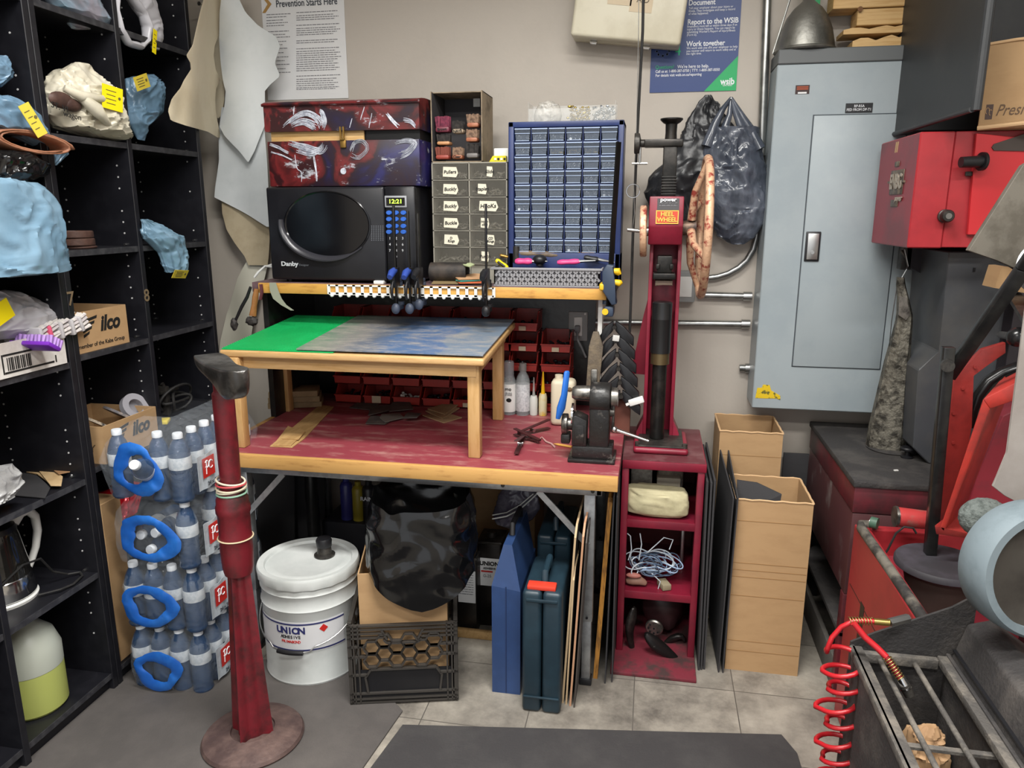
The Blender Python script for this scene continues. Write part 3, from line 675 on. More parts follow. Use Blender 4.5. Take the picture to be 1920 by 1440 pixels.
bb = B(); bb.box((a.x+.022, 2.805, c.z+.02), (c.x-.02, 2.81, a.z-.02), .002); bb.cyl((c.x-.01, 2.808, a.z-.008), (c.x-.01, 2.812, a.z-.008), .004, n=8); bb.done('socket', m_white, t)
bb = B(); bb.box((a.x+.026, 2.785, c.z+.035), (a.x+.046, 2.806, c.z+.062), .004); bb.done('plug', mat('grey_plug', '#77797a', .5), t)
bb = B(); bb.tube([(a.x+.036, 2.787, c.z+.04), (a.x+.040, 2.775, c.z+.01), (a.x+.055, 2.78, c.z-.02), (a.x+.07, 2.80, c.z-.06)], .004, 8); bb.done('cord', mat('grey_plug', '#77797a', .5), t)

# ------------------------------------------------------------------ electrical panel with things on top
m_pan = mat('blue_grey_enamel', '#949da1', .4, col2='#8d979c', scale=4); m_pan2 = mat('panel_seam', '#3a4046', .6)
YF = 2.69; px0 = .372; pz0, pz1 = .768, PY(1455, 125, YF).z+.006; px1 = PY(1743, 530, YF).x
t = thing('electrical_panel', 'tall blue grey electrical panel on the wall with a hinged door', 'electrical panel', ((px0+px1)/2, 2.77, pz0))
bb = B(); bb.box((px0, YF, pz0), (px1, 2.847, pz1), .003, 1); bb.done('cabinet', m_pan, t)
d0, d1 = PY(1526, 217, YF), PY(1650, 690, YF); dx0 = d0.x; dx1 = PY(1649, 690, YF).x; dz0 = PY(1570, 689, YF).z; dz1 = d0.z
bb = B(); bb.box((dx0, YF-.006, dz0), (dx1, YF+.001, dz1), .004, 2); dr = bb.done('panel_door', m_pan, t)
bb = B()
for (a0, a1, b0, b1) in ((dx0-.003, dx1+.003, dz0-.003, dz0), (dx0-.003, dx1+.003, dz1, dz1+.003), (dx0-.003, dx0, dz0, dz1), (dx1, dx1+.003, dz0, dz1)): bb.box((a0, YF-.001, b0), (a1, YF+.001, b1))
xs = PY(1715, 600, YF).x; bb.box((xs, YF-.001, pz0), (xs+.003, YF+.001, pz1)); bb.done('door_seam', m_pan2, t, flat=True)
a, c = PY(1511, 434, YF), PY(1534, 490, YF)
bb = B(); bb.box((a.x, YF-.012, c.z), (c.x, YF-.005, a.z), .003); bb.mi = 1; bb.box((a.x+.006, YF-.015, c.z+.006), (c.x-.006, YF-.010, a.z-.006), .002); bb.cyl(((a.x+c.x)/2, YF-.018, c.z+.03), ((a.x+c.x)/2, YF-.014, c.z+.03), .006, n=14); bb.done('latch_handle', [m_blk, m_steel], dr)
a, c = PY(1492, 160, YF), PY(1517, 176, YF); bb = B(); bb.box((a.x, YF-.0012, c.z), (c.x, YF, a.z)); bb.mi = 1
for k in range(3): bb.box((a.x+.004, YF-.0018, a.z-.006-.004*k), (c.x-.004, YF-.0012, a.z-.004-.004*k))
bb.mi = 2; bb.box((a.x+.008, YF-.0018, c.z+.001), (c.x-.008, YF-.0012, c.z+.006)); bb.done('warning_sticker', [mat('dark_brown_sticker', '#2e1512', .5), mat('orange_print', '#b0502c', .6), m_paper], t, flat=True)
a, c = PY(1586, 194, YF), PY(1635, 211, YF); bb = B(); bb.box((a.x, YF-.002, c.z), (c.x, YF, a.z)); np_ = bb.done('name_plate', m_blk, t, flat=True)
txt('RP-R5A\nFED FROM DP-T1', .0115, ((a.x+c.x)/2, YF-.0026, (a.z+c.z)/2), t, m_pw, name='print', line=.95, sx=.85)
bb = B(); a = PY(1418, 748, YF)
bb.prism([PY(px, py, YF) for px, py in ((1416, 746), (1420, 727), (1428, 727), (1431, 721), (1443, 722), (1446, 732), (1463, 742), (1463, 750), (1455, 747), (1435, 747))], (0, -.0012, 0)); bb.done('torn_sticker', mat('yellow_sticker', '#d2b21c', .5, col2='#5b5a28', scale=60, lo=.55, hi=.6), t, flat=True)
bb = B(); bb.box((px0-.0, YF-.004, pz1), (px1, 2.847, pz1+.045), .003, 1); bb.done('top_trim', mat('dark_grey_trim', '#5c5f60', .5), t)
zt = pz1+.045
c = PY(1509, 100, 2.76); cx, cy = c.x, 2.765
t = thing('lamp_shade', 'dented bell shaped metal lamp shade on top of the electrical panel', 'lamp shade', (cx, cy, zt))
prof = [(.094, 0), (.099, .004), (.096, .010), (.092, .012), (.089, .03), (.080, .07), (.064, .108), (.044, .135), (.026, .15), (.018, .158), (.016, .185), (0, .185)]
bb = B(); bb.lathe(prof, (cx, cy, zt), 36); bb.done('shade', mat('dull_aluminium', '#8b8a84', .45, .85, col2='#6f6e68', scale=10, bump=.2), t)
bb = B(); bb.lathe([(0, .183), (.017, .183), (.019, .21), (.015, .25), (.015, .36), (0, .36)], (cx, cy, zt), 24); bb.done('neck', m_alu, t)
bb = B(); bb.tube([(cx-.10, cy, zt+.002), (cx-.085, cy+.0, zt+.06), (cx-.06, cy, zt+.16), (cx-.04, cy+.0, zt+.35)], .003, 8); tag(bb.done('wire', m_galv), 'thin wire rising beside the bell shaped lamp shade', 'wire')
p = PY(1526, 20, 2.81); bb = B(); bb.box((p.x-.014, 2.80, zt+.0), (p.x+.016, 2.815, zt+.34), .002); 
t = thing('green_stick', 'green printed strip standing behind the bell lamp shade', 'strip', (p.x, 2.81, zt)); bb.done('strip', mat('green_tape', '#2f9d62', .5), t)
txt('SSIT', .03, (p.x+.003, 2.799, zt+.245), t, m_ink, roll=PI/2, name='print', off=.02)
# timber offcuts
for k, (pt_, pb_, xl, knot, lb) in enumerate([(2, 22, 1570, 1, 'pale pine board with a knot, on top of the timber pile'), (30, 56, 1557, 0, 'longest pale pine board sticking out to the left, second from the top'), (47, 70, 1603, 0, 'short pale pine board third from the top of the timber pile'), (73, 84, 1577, 0, 'thin split plank fourth from the top of the timber pile'), (82, 103, 1594, 0, 'rough broken plank at the bottom of the timber pile')]):
    zz = [zt+.176, zt+.122, zt+.071, zt+.044, zt+.001][k]; h = [.048, .050, .048, .024, .04][k]; x0 = PY(xl, pb_, 2.74).x
    bb = B()
    if k < 3: bb.box((x0, 2.725+.004*k, zz), (px1-.02-.02*k, 2.83-.004*k, zz+h), .002, 1)
    else:
        n = 12; g = [[V((x0+(px1-.03-x0)*i/n, 2.72+.11*j, zz)) for j in (0, 1)] for i in range(n+1)]
        top = [V((x0+(px1-.03-x0)*i/n, 2.722, zz+h*(.55+.25*abs(math.sin(i*2.1))+(.15 if i > 4 else 0)) if i < n else zz+h)) for i in range(n+1)]
        bb.prism([V((x0, 2.722, zz))]+top+[V((px1-.03, 2.722, zz))], (0, .10, 0))
    bb.mi = 1
    if knot: q = PY(1613, 17, 2.725); bb.cyl((q.x, 2.7235, q.z), (q.x, 2.7255, q.z), .008, n=16)
    tag(bb.done('timber_board', [m_pine, mat('wood_knot', '#6e4a2a', .7)]), lb, 'board', None)

# ------------------------------------------------------------------ bags hanging on wall
t = thing('plastic_bag', 'dark grey bag hanging on the wall behind the heel machine', 'bag', PY(1290, 370, 2.8))
m_dkbag = mat('charcoal_film', '#26272a', .35, col2='#1b1c1f', scale=7, crumple=.7, bscale=8, stretch=(1.6, 1.6, .6))
bb = B(); baggy(bb, rows_y([(178, 1322, 1332), (195, 1305, 1352), (230, 1285, 1375), (260, 1275, 1395), (300, 1245, 1385), (330, 1215, 1360), (360, 1205, 1340), (385, 1215, 1330), (420, 1260, 1330), (440, 1280, 1320)], 2.79), 2.79, .35, 'Y', .018, 61, back=2.845); bb.done('bag_film', m_dkbag, t, ang=50)
t = thing('plastic_bag', 'stuffed grey see-through carrier bag hanging next to the electrical panel', 'bag', PY(1380, 460, 2.77))
bb = B(); baggy(bb, rows_y([(240, 1330, 1425), (270, 1320, 1432), (310, 1312, 1436), (350, 1310, 1439), (390, 1318, 1440), (420, 1330, 1432), (445, 1345, 1415), (458, 1370, 1395)], 2.77), 2.77, .5, 'Y', .016, 62, back=2.845); bb.done('bag_film', mat('blue_grey_bag_film', '#3c414b', .2, col2='#565b66', scale=9, crumple=.8, bscale=8, stretch=(2, 2, .5)), t, ang=50)
bb = B()
for pts in (((1371, 183), (1355, 205), (1340, 235), (1325, 275)), ((1371, 183), (1368, 215), (1356, 250), (1345, 280)), ((1371, 183), (1390, 215), (1408, 245), (1425, 280)), ((1371, 183), (1380, 215), (1395, 250), (1405, 285))):
    bb.tube([PY(a, c, 2.765-.02*i/3) for i, (a, c) in enumerate(pts)], [.005, .010, .016, .02], 8)
bb.done('bag_handle', mat('blue_grey_bag_film', '#464b55', .22), t, ang=60)
bb = B(); bb.cyl(PY(1371, 184, 2.74), PY(1371, 184, 2.74)+V((0, .11, 0)), .002, n=8); tag(bb.done('nail', m_steel), 'nail holding the see-through carrier bag', 'nail')
# cord and wire hanging from above
bb = B(); bb.tube([PY(a, c, 2.52) for a, c in ((1207, -40), (1205, 60), (1200, 150), (1195, 250), (1191, 340), (1186, 460), (1183, 560), (1180, 640))], .0045, 8)
tag(bb.done('electric_cable', m_blkrub), 'thick black cord hanging in front of the wall beside the blue drawers', 'cord')
t = thing('hanging_wire', 'thin wire with a key ring hanging beside the black cord', 'wire', PY(1190, 420, 2.5)); bb = B(); bb.tube([PY(a, c, 2.5) for a, c in ((1198, -40), (1197, 80), (1193, 250), (1188, 345), (1190, 400), (1186, 430))], .0012, 6); bb.done('wire_strand', m_galv, t)
c = PY(1187, 358, 2.5); bb = B(); bb.tube([c+V((.021*math.cos(i*PI/12), 0, .021*math.sin(i*PI/12))) for i in range(24)], .0015, 6, cyc=True); bb.done('ring', m_chrome, t)
# ------------------------------------------------------------------ bottled water stack
m_bot = film('bottle_plastic', '#2a4160', .80, .06, .2, 60)
m_cap = mat('white_cap', '#cfd4da', .4); m_lab = mat('bottle_label', '#c3c8cc', .45, col2='#aab2ba', scale=60)
m_wrap = film('shrink_wrap', '#dfe8f2', .075, .05, .8, 18)
m_strap = mat('blue_strap_film', '#1d58ac', .3, col2='#2a6cc0', scale=9, crumple=.5, bscale=14)
def bottle(label, loc, rot=(0,0,0), group=None):
    t = thing('water_bottle', label, 'bottle', loc, 0, group)
    pr = [(0, .002), (.026, 0), (.0305, .006)]
    for k in range(5): pr += [(.0305, .012+.016*k), (.0282, .020+.016*k)]
    pr += [(.0305, .094), (.031, .10), (.031, .138), (.029, .15), (.022, .172), (.0135, .187), (.0125, .190), (0, .190)]
    bb = B(); bb.lathe(pr, n=24); bb.done('bottle_body', m_bot, t, L=True, ang=50)
    bb = B(); bb.lathe([(0, .190), (.0142, .190), (.0145, .203), (.013, .206), (0, .206)], n=20); bb.done('cap', m_cap, t, L=True)
    bb = B(); bb.lathe([(.0314, .101), (.0316, .102), (.0316, .136), (.0314, .137)], n=24); bb.done('label', m_lab, t, L=True, ang=60)
    t.rotation_euler = rot; return t
WX0, WY0, HP = -1.515, 1.845, .2085
lev = ['bottom', 'second', 'third', 'top']
proto = None
def put(lb, loc, rot=(0,0,0)):
    global proto
    if proto is None: proto = bottle(lb, loc, rot); return proto
    return dup(proto, loc, rot=rot, label=lb)
col = ['leftmost', 'second from the left', 'third from the left', 'right corner']
for L_ in range(4):
    for i in range(4):
        if L_ == 2 and i < 3:
            p = V([(-1.487, 0, .497), (-1.440, 0, .452), (-1.395, 0, .507)][i])
            put('water bottle lying with its cap towards the viewer in the third pack, %s' % ['left one', 'lowest one', 'upper one'][i], (p.x, 2.035, p.z), (PI/2-.06, 0, [.1, 0, -.12][i])); continue
        if L_ == 3 and i == 1: 
            put('tipped water bottle behind the blue strap of the top pack', (-1.43, 1.90, .675), (1.0, .5, 0)); continue
        put('front row water bottle, %s, in the %s pack of the stack' % (col[i], lev[L_]), (WX0+.0655*i, WY0, HP*L_+.001))
    for j in range(1, 6):
        if L_ == 2 and j < 2: continue
        put('water bottle number %s back along the right side of the %s pack' % (['one', 'two', 'three', 'four', 'five'][j-1], lev[L_]), (WX0+.0655*3, WY0+.0655*j, HP*L_+.001))
m_pclab = mat('printed_wrap', '#b9c0c6', .4, col2='#a8b0b8', scale=7, bump=.3, bscale=30); m_pcred = mat('red_print', '#b8241f', .5)
for L_ in range(4):
    z0 = HP*L_; t = thing('water_pack_wrap', 'clear shrink wrap with blue strap round the %s pack of bottled water' % lev[L_], 'wrapping', (-1.417, 2.0, z0))
    bb = B(); x0, x1, y0, y1 = -1.552, -1.281, 1.808, 2.210
    rings = []
    prof = [(0, .02), (.01, .006), (.06, 0), (.13, .002), (.165, .010), (.195, .028), (.2035, .06)] if L_ < 3 else [(0, .02), (.01, .004), (.06, -.004), (.12, -.012), (.17, .004), (.215, .04), (.235, .09)]
    for h, ins in prof:
        ring = []
        for k in range(64):
            a = 2*PI*k/64; cs, sn = math.cos(a), math.sin(a); e = .18
            q = (math.copysign(abs(cs)**e, cs), math.copysign(abs(sn)**e, sn)); w = .004*nz((cs*3, sn*3, h*30), 2, L_*5)
            ring.append(V(((x0+x1)/2+q[0]*((x1-x0)/2-ins+w), (y0+y1)/2+q[1]*((y1-y0)/2-ins+w), z0+h)))
        rings.append(ring)
    bb.loft(rings, cap=False); bb.done('wrap_film', m_wrap, t, ang=70)
    cz = z0+[.078, .088, .10, .105][L_]; cx = [-1.435, -1.44, -1.415, -1.425][L_]; rx, rz = [(.062, .05), (.072, .055), (.075, .06), (.058, .062)][L_]
    bb = B(); rings = []
    for k in range(48):
        a = 2*PI*k/48; w = .013+.011*(.5+.5*math.sin(a*2+L_))+.004*nz((math.cos(a)*2, math.sin(a)*2, L_), 2)
        o = V((math.cos(a)*(rx+.01*math.sin(3*a+L_)), 0, math.sin(a)*rz)); c = V((cx, 1.801, cz))+o; d = o.normalized()
        rings.append([c + d*(w*math.cos(2*PI*j/8)) + V((0, .004*math.sin(2*PI*j/8)-.004, 0)) for j in range(8)])
    bb.loft(rings, cyc=True); bb.done('carry_strap', m_strap, t, ang=70)
    bb = B(); g = [[V((-1.2795+.003*math.cos((y-WY0)*2*PI/.0655), y, z)) for z in (z0+.02, z0+.07, z0+.125)] for y in [1.868+.01*i for i in range(30)]]
    bb.sheet(g, .001, (1, 0, 0)); bb.done('printed_panel', m_pclab, t, ang=70)
    bb = B(); bb.box((-1.2755, 1.885, z0+.055), (-1.2745, 1.945, z0+.115)); bb.mi = 1
    def arc_(cy, cz_, r, a0, a1): bb.tube([(-1.274, cy+r*math.cos(a0+(a1-a0)*i/14), cz_+r*1.2*math.sin(a0+(a1-a0)*i/14)) for i in range(15)], .0016, 6)
    arc_(1.905, z0+.095, .009, -2.4, 2.6); arc_(1.925, z0+.09, .010, .6, 5.6); bb.tube([(-1.274, 1.903, z0+.104), (-1.274, 1.900, z0+.065)], .0016, 6)
    bb.done('emblem', [m_pcred, m_pw], t)
    txt('SPRING\nSOURCE', .026, (-1.2735, 2.03, z0+.095), t, mat('navy_grey_ink', '#3c4148', .7), rz=PI/2, off=.015, name='print', line=.9)
    txt('24 x 500 mL', .017, (-1.2735, 1.945, z0+.034), t, mat('navy_grey_ink', '#3c4148', .7), rz=PI/2, off=.015, name='print')

# ------------------------------------------------------------------ cobbler stand
jx, jy = -1.050, 1.665
t = thing('cobbler_stand', 'red cast iron cobbler jack stand with round base in the foreground', 'stand', (jx, jy, .006))
def jz(py): return PY(470, py, jy).z
bb = B(); bb.lathe([(0, .0065), (.137, .0065), (.139, .012), (.134, .020), (.11, .028), (.06, .036), (.058, .03), (0, .03)], (jx, jy, 0), 56); bb.done('base_plate', mat('rusty_base_iron', '#4a3a38', .6, .2, col2='#6a5650', scale=16, lo=.4, hi=.7, bump=.25), t)
z1, z2 = jz(1372), jz(1062)
bb = B(); n = 48; rings = []
for i in range(15):
    u = i/14; z = z1+(z2-z1)*u; R_ = .062-.030*u; ring = []
    for k in range(n):
        a = 2*PI*k/n+.5; rib = max(0, math.cos(4*(a)))**3; ring.append(V((jx+R_*(.62+.42*rib)*math.cos(a), jy+R_*(.62+.42*rib)*math.sin(a), z)))
    rings.append(ring)
bb.loft(rings); bb.lathe([(.0, z1-.05), (.064, z1-.048), (.062, z1-.01), (.05, z1+.005), (0, z1+.005)], (jx, jy, 0), 40); bb.done('ribbed_column', m_redw, t, ang=50)
bb = B(); za = jz(1062); 
prof = [(0, za-.02), (.036, za-.02), (.040, za+.0), (.042, za+.05), (.041, jz(1012)), (.043, jz(1008)), (.041, jz(1002)), (.041, jz(965)), (.044, jz(960)), (.044, jz(950)), (.041, jz(945)), (.041, jz(936)), (.030, jz(922)), (0, jz(922))]
bb.lathe(prof, (jx, jy, 0), 40); bb.done('collar', m_redw, t)
zt_ = jz(712)
bb = B(); bb.lathe([(0, jz(930)), (.030, jz(930)), (.026, jz(905)), (.027, jz(860)), (.027, jz(740)), (.022, jz(735)), (.022, zt_), (0, zt_)], (jx+.0, jy, 0), 32); bb.done('upper_rod', m_redw, t)
hz = jz(690)
A_, B_ = PZ(380, 660, hz+.035), PZ(452, 694, hz+.035); ax = (B_-A_).normalized(); sd = V((-ax.y, ax.x, 0))
bb = B(); rings = []
L_ = (B_-A_).length
for u, w, tp, bt in ((0, .006, .024, .018), (.04, .022, .032, .008), (.15, .034, .036, .004), (.32, .036, .033, -.004), (.5, .030, .028, -.018), (.62, .027, .027, -.038), (.78, .029, .030, -.048), (.92, .026, .034, -.030), (.985, .016, .034, -.010), (1.0, .005, .03, .0)):
    c = A_.lerp(B_, u); rings.append([V((c.x, c.y, hz)) + sd*(w*q[0]) + V((0, 0, (tp if q[1] > 0 else bt)*1.0)) for q in ((-1, -1), (-1.08, 0.2), (-1, 1), (-.4, 1), (.4, 1), (1, 1), (1.08, .2), (1, -1), (.4, -1.0), (-.4, -1.0))])
bb.loft(rings); bb.done('shoe_last', mat('worn_cast_iron', '#4c4a48', .35, .8, col2='#7a7876', scale=14, bump=.1), t, sub=2, ang=60)
bands = [(920, .036, '#d8cdb8'), (914, .037, '#c9bfa6'), (909, .0365, '#b8444a'), (903, .035, '#d8cdb8'), (926, .037, '#7fa48f')]
for k, (py, r, hx) in enumerate(bands):
    z = jz(py); ti = [.1, -.12, .05, .18, 0][k]
    bb = B(); bb.tube([(jx+r*math.cos(a), jy+r*math.sin(a), z+r*ti*math.cos(a+k)) for a in [2*PI*i/28 for i in range(28)]], .0026, 6, cyc=True)
    tag(bb.done('rubber_band', mat('band_'+hx, hx, .5)), '%s rubber band wound round the red stand' % ['cream', 'tan', 'pinkish red', 'topmost cream', 'pale green'][k], 'rubber band')
bb = B(); r = .0445; z = jz(1008); bb.tube([(jx+r*math.cos(a), jy+r*math.sin(a), z) for a in [2*PI*i/32 for i in range(32)]], .002, 6, cyc=True); tag(bb.done('rubber_band', mat('band_cream', '#cdbb9a', .5)), 'single cream rubber band lower down round the collar of the red stand', 'rubber band')

# ------------------------------------------------------------------ white pail
bx, by = -1.046, 2.055
t = thing('metal_pail', 'white metal pail of union adhesive on the floor under the bench', 'pail', (bx, by, .0))
m_pail = mat('white_pail_enamel', '#c3c6c4', .3, col2='#b8bcba', scale=6)
R0 = .150
bb = B(); bb.lathe([(0, .004), (R0-.002, .004), (R0, .0), (R0+.002, .006), (R0, .012), (R0, .245), (R0+.004, .252), (R0, .259), (R0, .295), (R0+.004, .302), (R0, .309), (R0, .345), (0, .345)], (bx, by, 0.006), 64); bb.done('pail_body', m_pail, t)
bb = B(); rings = []
for r, h in ((R0+.003, .322), (R0+.009, .326), (R0+.011, .352), (R0+.007, .361), (R0-.012, .358), (R0-.016, .350), (R0-.035, .354), (R0-.045, .350), (0.0001, .350)):
    rings.append([V((bx+(r-(.003*abs(math.sin(9*a)) if h < .33 and r > .1 else 0))*math.cos(a), by+(r-(.003*abs(math.sin(9*a)) if h < .33 and r > .1 else 0))*math.sin(a), .006+h+(.006*abs(math.cos(9*a)) if h < .325 else 0))) for a in [2*PI*i/90 for i in range(90)]])
bb.loft(rings); bb.done('lid', m_pail, t)
sx_, sy_ = bx+.035, by+.045
bb = B(); bb.lathe([(0, .355), (.032, .355), (.034, .362), (.024, .366), (.022, .385), (.02, .39), (.0, .39)], (sx_, sy_, 0), 28); bb.mi = 1; bb.lathe([(0, .39), (.024, .39), (.026, .41), (.022, .418), (0, .418)], (sx_, sy_, 0), 24); bb.done('spout', [m_iron, m_blk], t)
def cyl_pt(a, z, r=R0+.0012): return V((bx+r*math.sin(a), by-r*math.cos(a), z))
bb = B()
g = [[cyl_pt(-.95+2.1*i/40, z) for z in (.125, .175, .225)] for i in range(41)]; bb.sheet(g, .0006, (0, -1, 0)); bb.done('paper_label', mat('pail_label', '#c9c9cb', .5), t, ang=70)
for zz in (.215, .128):
    bb = B(); g = [[cyl_pt(-.95+2.1*i/40, zz+dz, R0+.0022) for dz in (0, .005)] for i in range(41)]; bb.sheet(g, .0004, (0, -1, 0)); bb.done('navy_line', mat('navy_ink', '#262a5c', .6), t, ang=70)
def ctext(s, size, a, z, m, off=.0):
    n = len(s); step = size*.60
    for k, ch in enumerate(s):
        aa = a + (k-(n-1)/2)*step/R0
        if ch != ' ': txt(ch, size, cyl_pt(aa, z, R0+.0022), t, m, rz=aa, off=off, name='letter')
ctext('UNION', .030, .0, .196, mat('navy_ink', '#262a5c', .6), .04); ctext('ADHESIVE', .0135, .0, .175, m_ink, .02); ctext('PRIMABOND', .0115, .0, .159, m_pcred, .02); 
bb = B(); bb.obox(cyl_pt(.68, .198, R0+.002), (.019, .001, .019), (0, PI/4, .68)); bb.done('hazard_mark', m_pcred, t)
bail = []
for i in range(31):
    u = -1+2*i/30; a = u*1.45; bail.append(cyl_pt(a, .215-.075*(1-abs(u)**2.2)-(.012 if abs(u) < .33 else 0), R0+.012))
bb = B(); bb.tube(bail, .0022, 8); bb.done('wire_bail', m_steel, t)
bb = B(); bb.tube([cyl_pt(-.26+.52*i/8, .128, R0+.013) for i in range(9)], .0075, 12); bb.done('bail_grip', m_blk, t)
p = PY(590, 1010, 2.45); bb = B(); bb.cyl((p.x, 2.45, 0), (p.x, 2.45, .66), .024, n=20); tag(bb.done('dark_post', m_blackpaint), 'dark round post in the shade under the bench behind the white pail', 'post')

# ------------------------------------------------------------------ milk crate with carton and bin bag
c0, c1 = PZ(657, 1322, .006), PZ(860, 1312, .006); CW = (c1-c0).length; crz = math.atan2(c1.y-c0.y, c1.x-c0.x); CH = .262
t = thing('milk_crate', 'black plastic milk crate with honeycomb sides in front of the bench', 'crate', (c0.x, c0.y, .006), crz)
def crate_face(bb, fn, W):
    def seg(u0, v0, u1, v1, w=.006, d=.012):
        a, b_ = V((u0, 0, v0)), V((u1, 0, v1)); dd = (b_-a).normalized(); nn = V((-dd.z, 0, dd.x))*w/2
        pts = [a-nn, b_-nn, b_+nn, a+nn]; bb.prism([fn(p.x, 0, p.z) for p in pts], fn(0, d, 0)-fn(0, 0, 0))
    H = CH
    for u in (.004, .018, .032): seg(u, 0, u, H, .0045); seg(W-u, 0, W-u, H, .0045)
    for v in (.004, .016, .034): seg(0, v, W, v, .005)
    for v in (H-.004, H-.016, H-.029, H-.043): seg(0, v, W, v, .0045) if v > H-.02 else (seg(0, v, W*.33, v, .0045), seg(W*.67, v, W, v, .0045))
    for v in (H*.37, H*.60, H*.73): seg(0, v, W*.17, v, .006); seg(W*.83, v, W, v, .006)
    seg(W*.36, H-.05, W*.31, H-.016); seg(W*.64, H-.05, W*.69, H-.016); seg(W*.36, H-.062, W*.64, H-.062)
    seg(W*.33, H-.05, W*.36, H-.062); seg(W*.67, H-.05, W*.64, H-.062)
    seg(W*.2, H*.435, W*.8, H*.435); seg(W*.2, H*.435, W*.15, H*.34); seg(W*.8, H*.435, W*.85, H*.34); seg(W*.15, H*.34, W*.17, H*.14); seg(W*.85, H*.34, W*.83, H*.14)
    R_ = .0245; r3 = math.sqrt(3)
    for row in range(2):
        for cidx in range(6):
            cu = W/2+(cidx-2.5)*R_*1.5; cv = H*.545+row*R_*r3+(cidx % 2)*R_*r3/2
            for k in range(6):
                a0, a1 = k*PI/3, (k+1)*PI/3
                seg(cu+R_*math.cos(a0), cv+R_*math.sin(a0), cu+R_*math.cos(a1), cv+R_*math.sin(a1), .0048)
    seg(.03, H*.73, W/2-2.5*R_*1.5-R_, H*.73); 
for nm, fn in (('front_side', lambda u, d, v: V((u, d, v))), ('back_side', lambda u, d, v: V((u, CW-d, v))), ('left_side', lambda u, d, v: V((d, u, v))), ('right_side', lambda u, d, v: V((CW-d, u, v)))):
    bb = B(); crate_face(bb, fn, CW); bb.done(nm, mat('crate_plastic', '#383532', .36), t, L=True, flat=True)
bb = B(); bb.box((.01, .01, .0), (CW-.01, CW-.01, .008)); bb.box((.02, .008, .0), (CW-.02, .011, CH*.42)); 
bb.done('floor_grid', m_blk, t, L=True, flat=True)
R2 = Matrix.Rotation(crz, 3, 'Z')
t = thing('cardboard_box', 'tall cardboard box standing inside the milk crate under the bin bag', 'box', V((c0.x, c0.y, .015))+R2@V((.165, .165, 0)), crz)
openbox_ = B(); h = .40
for a, b_ in (((-.13, -.13), (.13, -.126)), ((-.13, .126), (.13, .13)), ((-.13, -.126), (-.126, .126)), ((.126, -.126), (.13, .126))): openbox_.box((a[0], a[1], 0), (b_[0], b_[1], h))
openbox_.box((-.126, -.126, 0), (.126, .126, .004)); openbox_.done('carton', m_card, t, L=True, flat=True)
yb = c0.y+.10
rw = rows_y([(912, 705, 850), (935, 690, 862), (980, 668, 880), (1030, 666, 890), (1060, 668, 886), (1078, 690, 872), (1095, 735, 840), (1116, 780, 800)], yb)
t = thing('bin_bag', 'shiny black bin bag pulled over the box in the milk crate', 'bag', (rw[3][1]*.5+rw[3][2]*.5, yb+.1, rw[-1][0]))
bb = B(); nu, nv = 46, 96; rings = []
cxm = (rw[3][1]+rw[3][2])/2
for i in range(nu):
    u = i/(nu-1); ring = []
    for j in range(nv):
        a = 2*PI*j/nv; cs, sn = math.cos(a), math.sin(a); e = .6
        q = V((math.copysign(abs(cs)**e, cs), math.copysign(abs(sn)**e, sn), 0))
        # inner lining, rolled rim, outer cuff hanging down
        zrim = rw[0][0]-.012+.045*max(0, sn)-.055*max(0, -sn)+.012*nz((cs*2, sn*2, 3), 1.5)
        hang = rw[-1][0]-.02+.085*abs(math.cos(a))**.9+.09*abs(cs)**3*.4+.04*max(0, sn)
        zrim = min(zrim, .628)
        if u < .35: k = u/.35; z = zrim-.14*(1-k); r = .118+.018*k
        else: k = (u-.35)/.65; z = zrim+(hang-zrim)*k; r = .136+.020*math.sin(min(1, k*1.25)*PI*.62)+.004*k
        f = (q*r*9).to_tuple(); cr = .010*(1-2*abs(nz((f[0], f[1], z*9), 1.3, 5)))+.007*nz((f[0]*2.4, f[1]*2.4, z*20), 1, 9)
        ring.append(V((cxm, yb+.085, z)) + R2@V((q.x*(r+cr), q.y*(r*.95+cr), 0))+V((0, 0, cr*.6)))
    rings.append(ring)
bb.loft(rings, cap=False); bb.done('bag_film', mat('bin_liner_film', '#0b0b0c', .15, crumple=.5, bscale=6, spec=.6), t, ang=40)

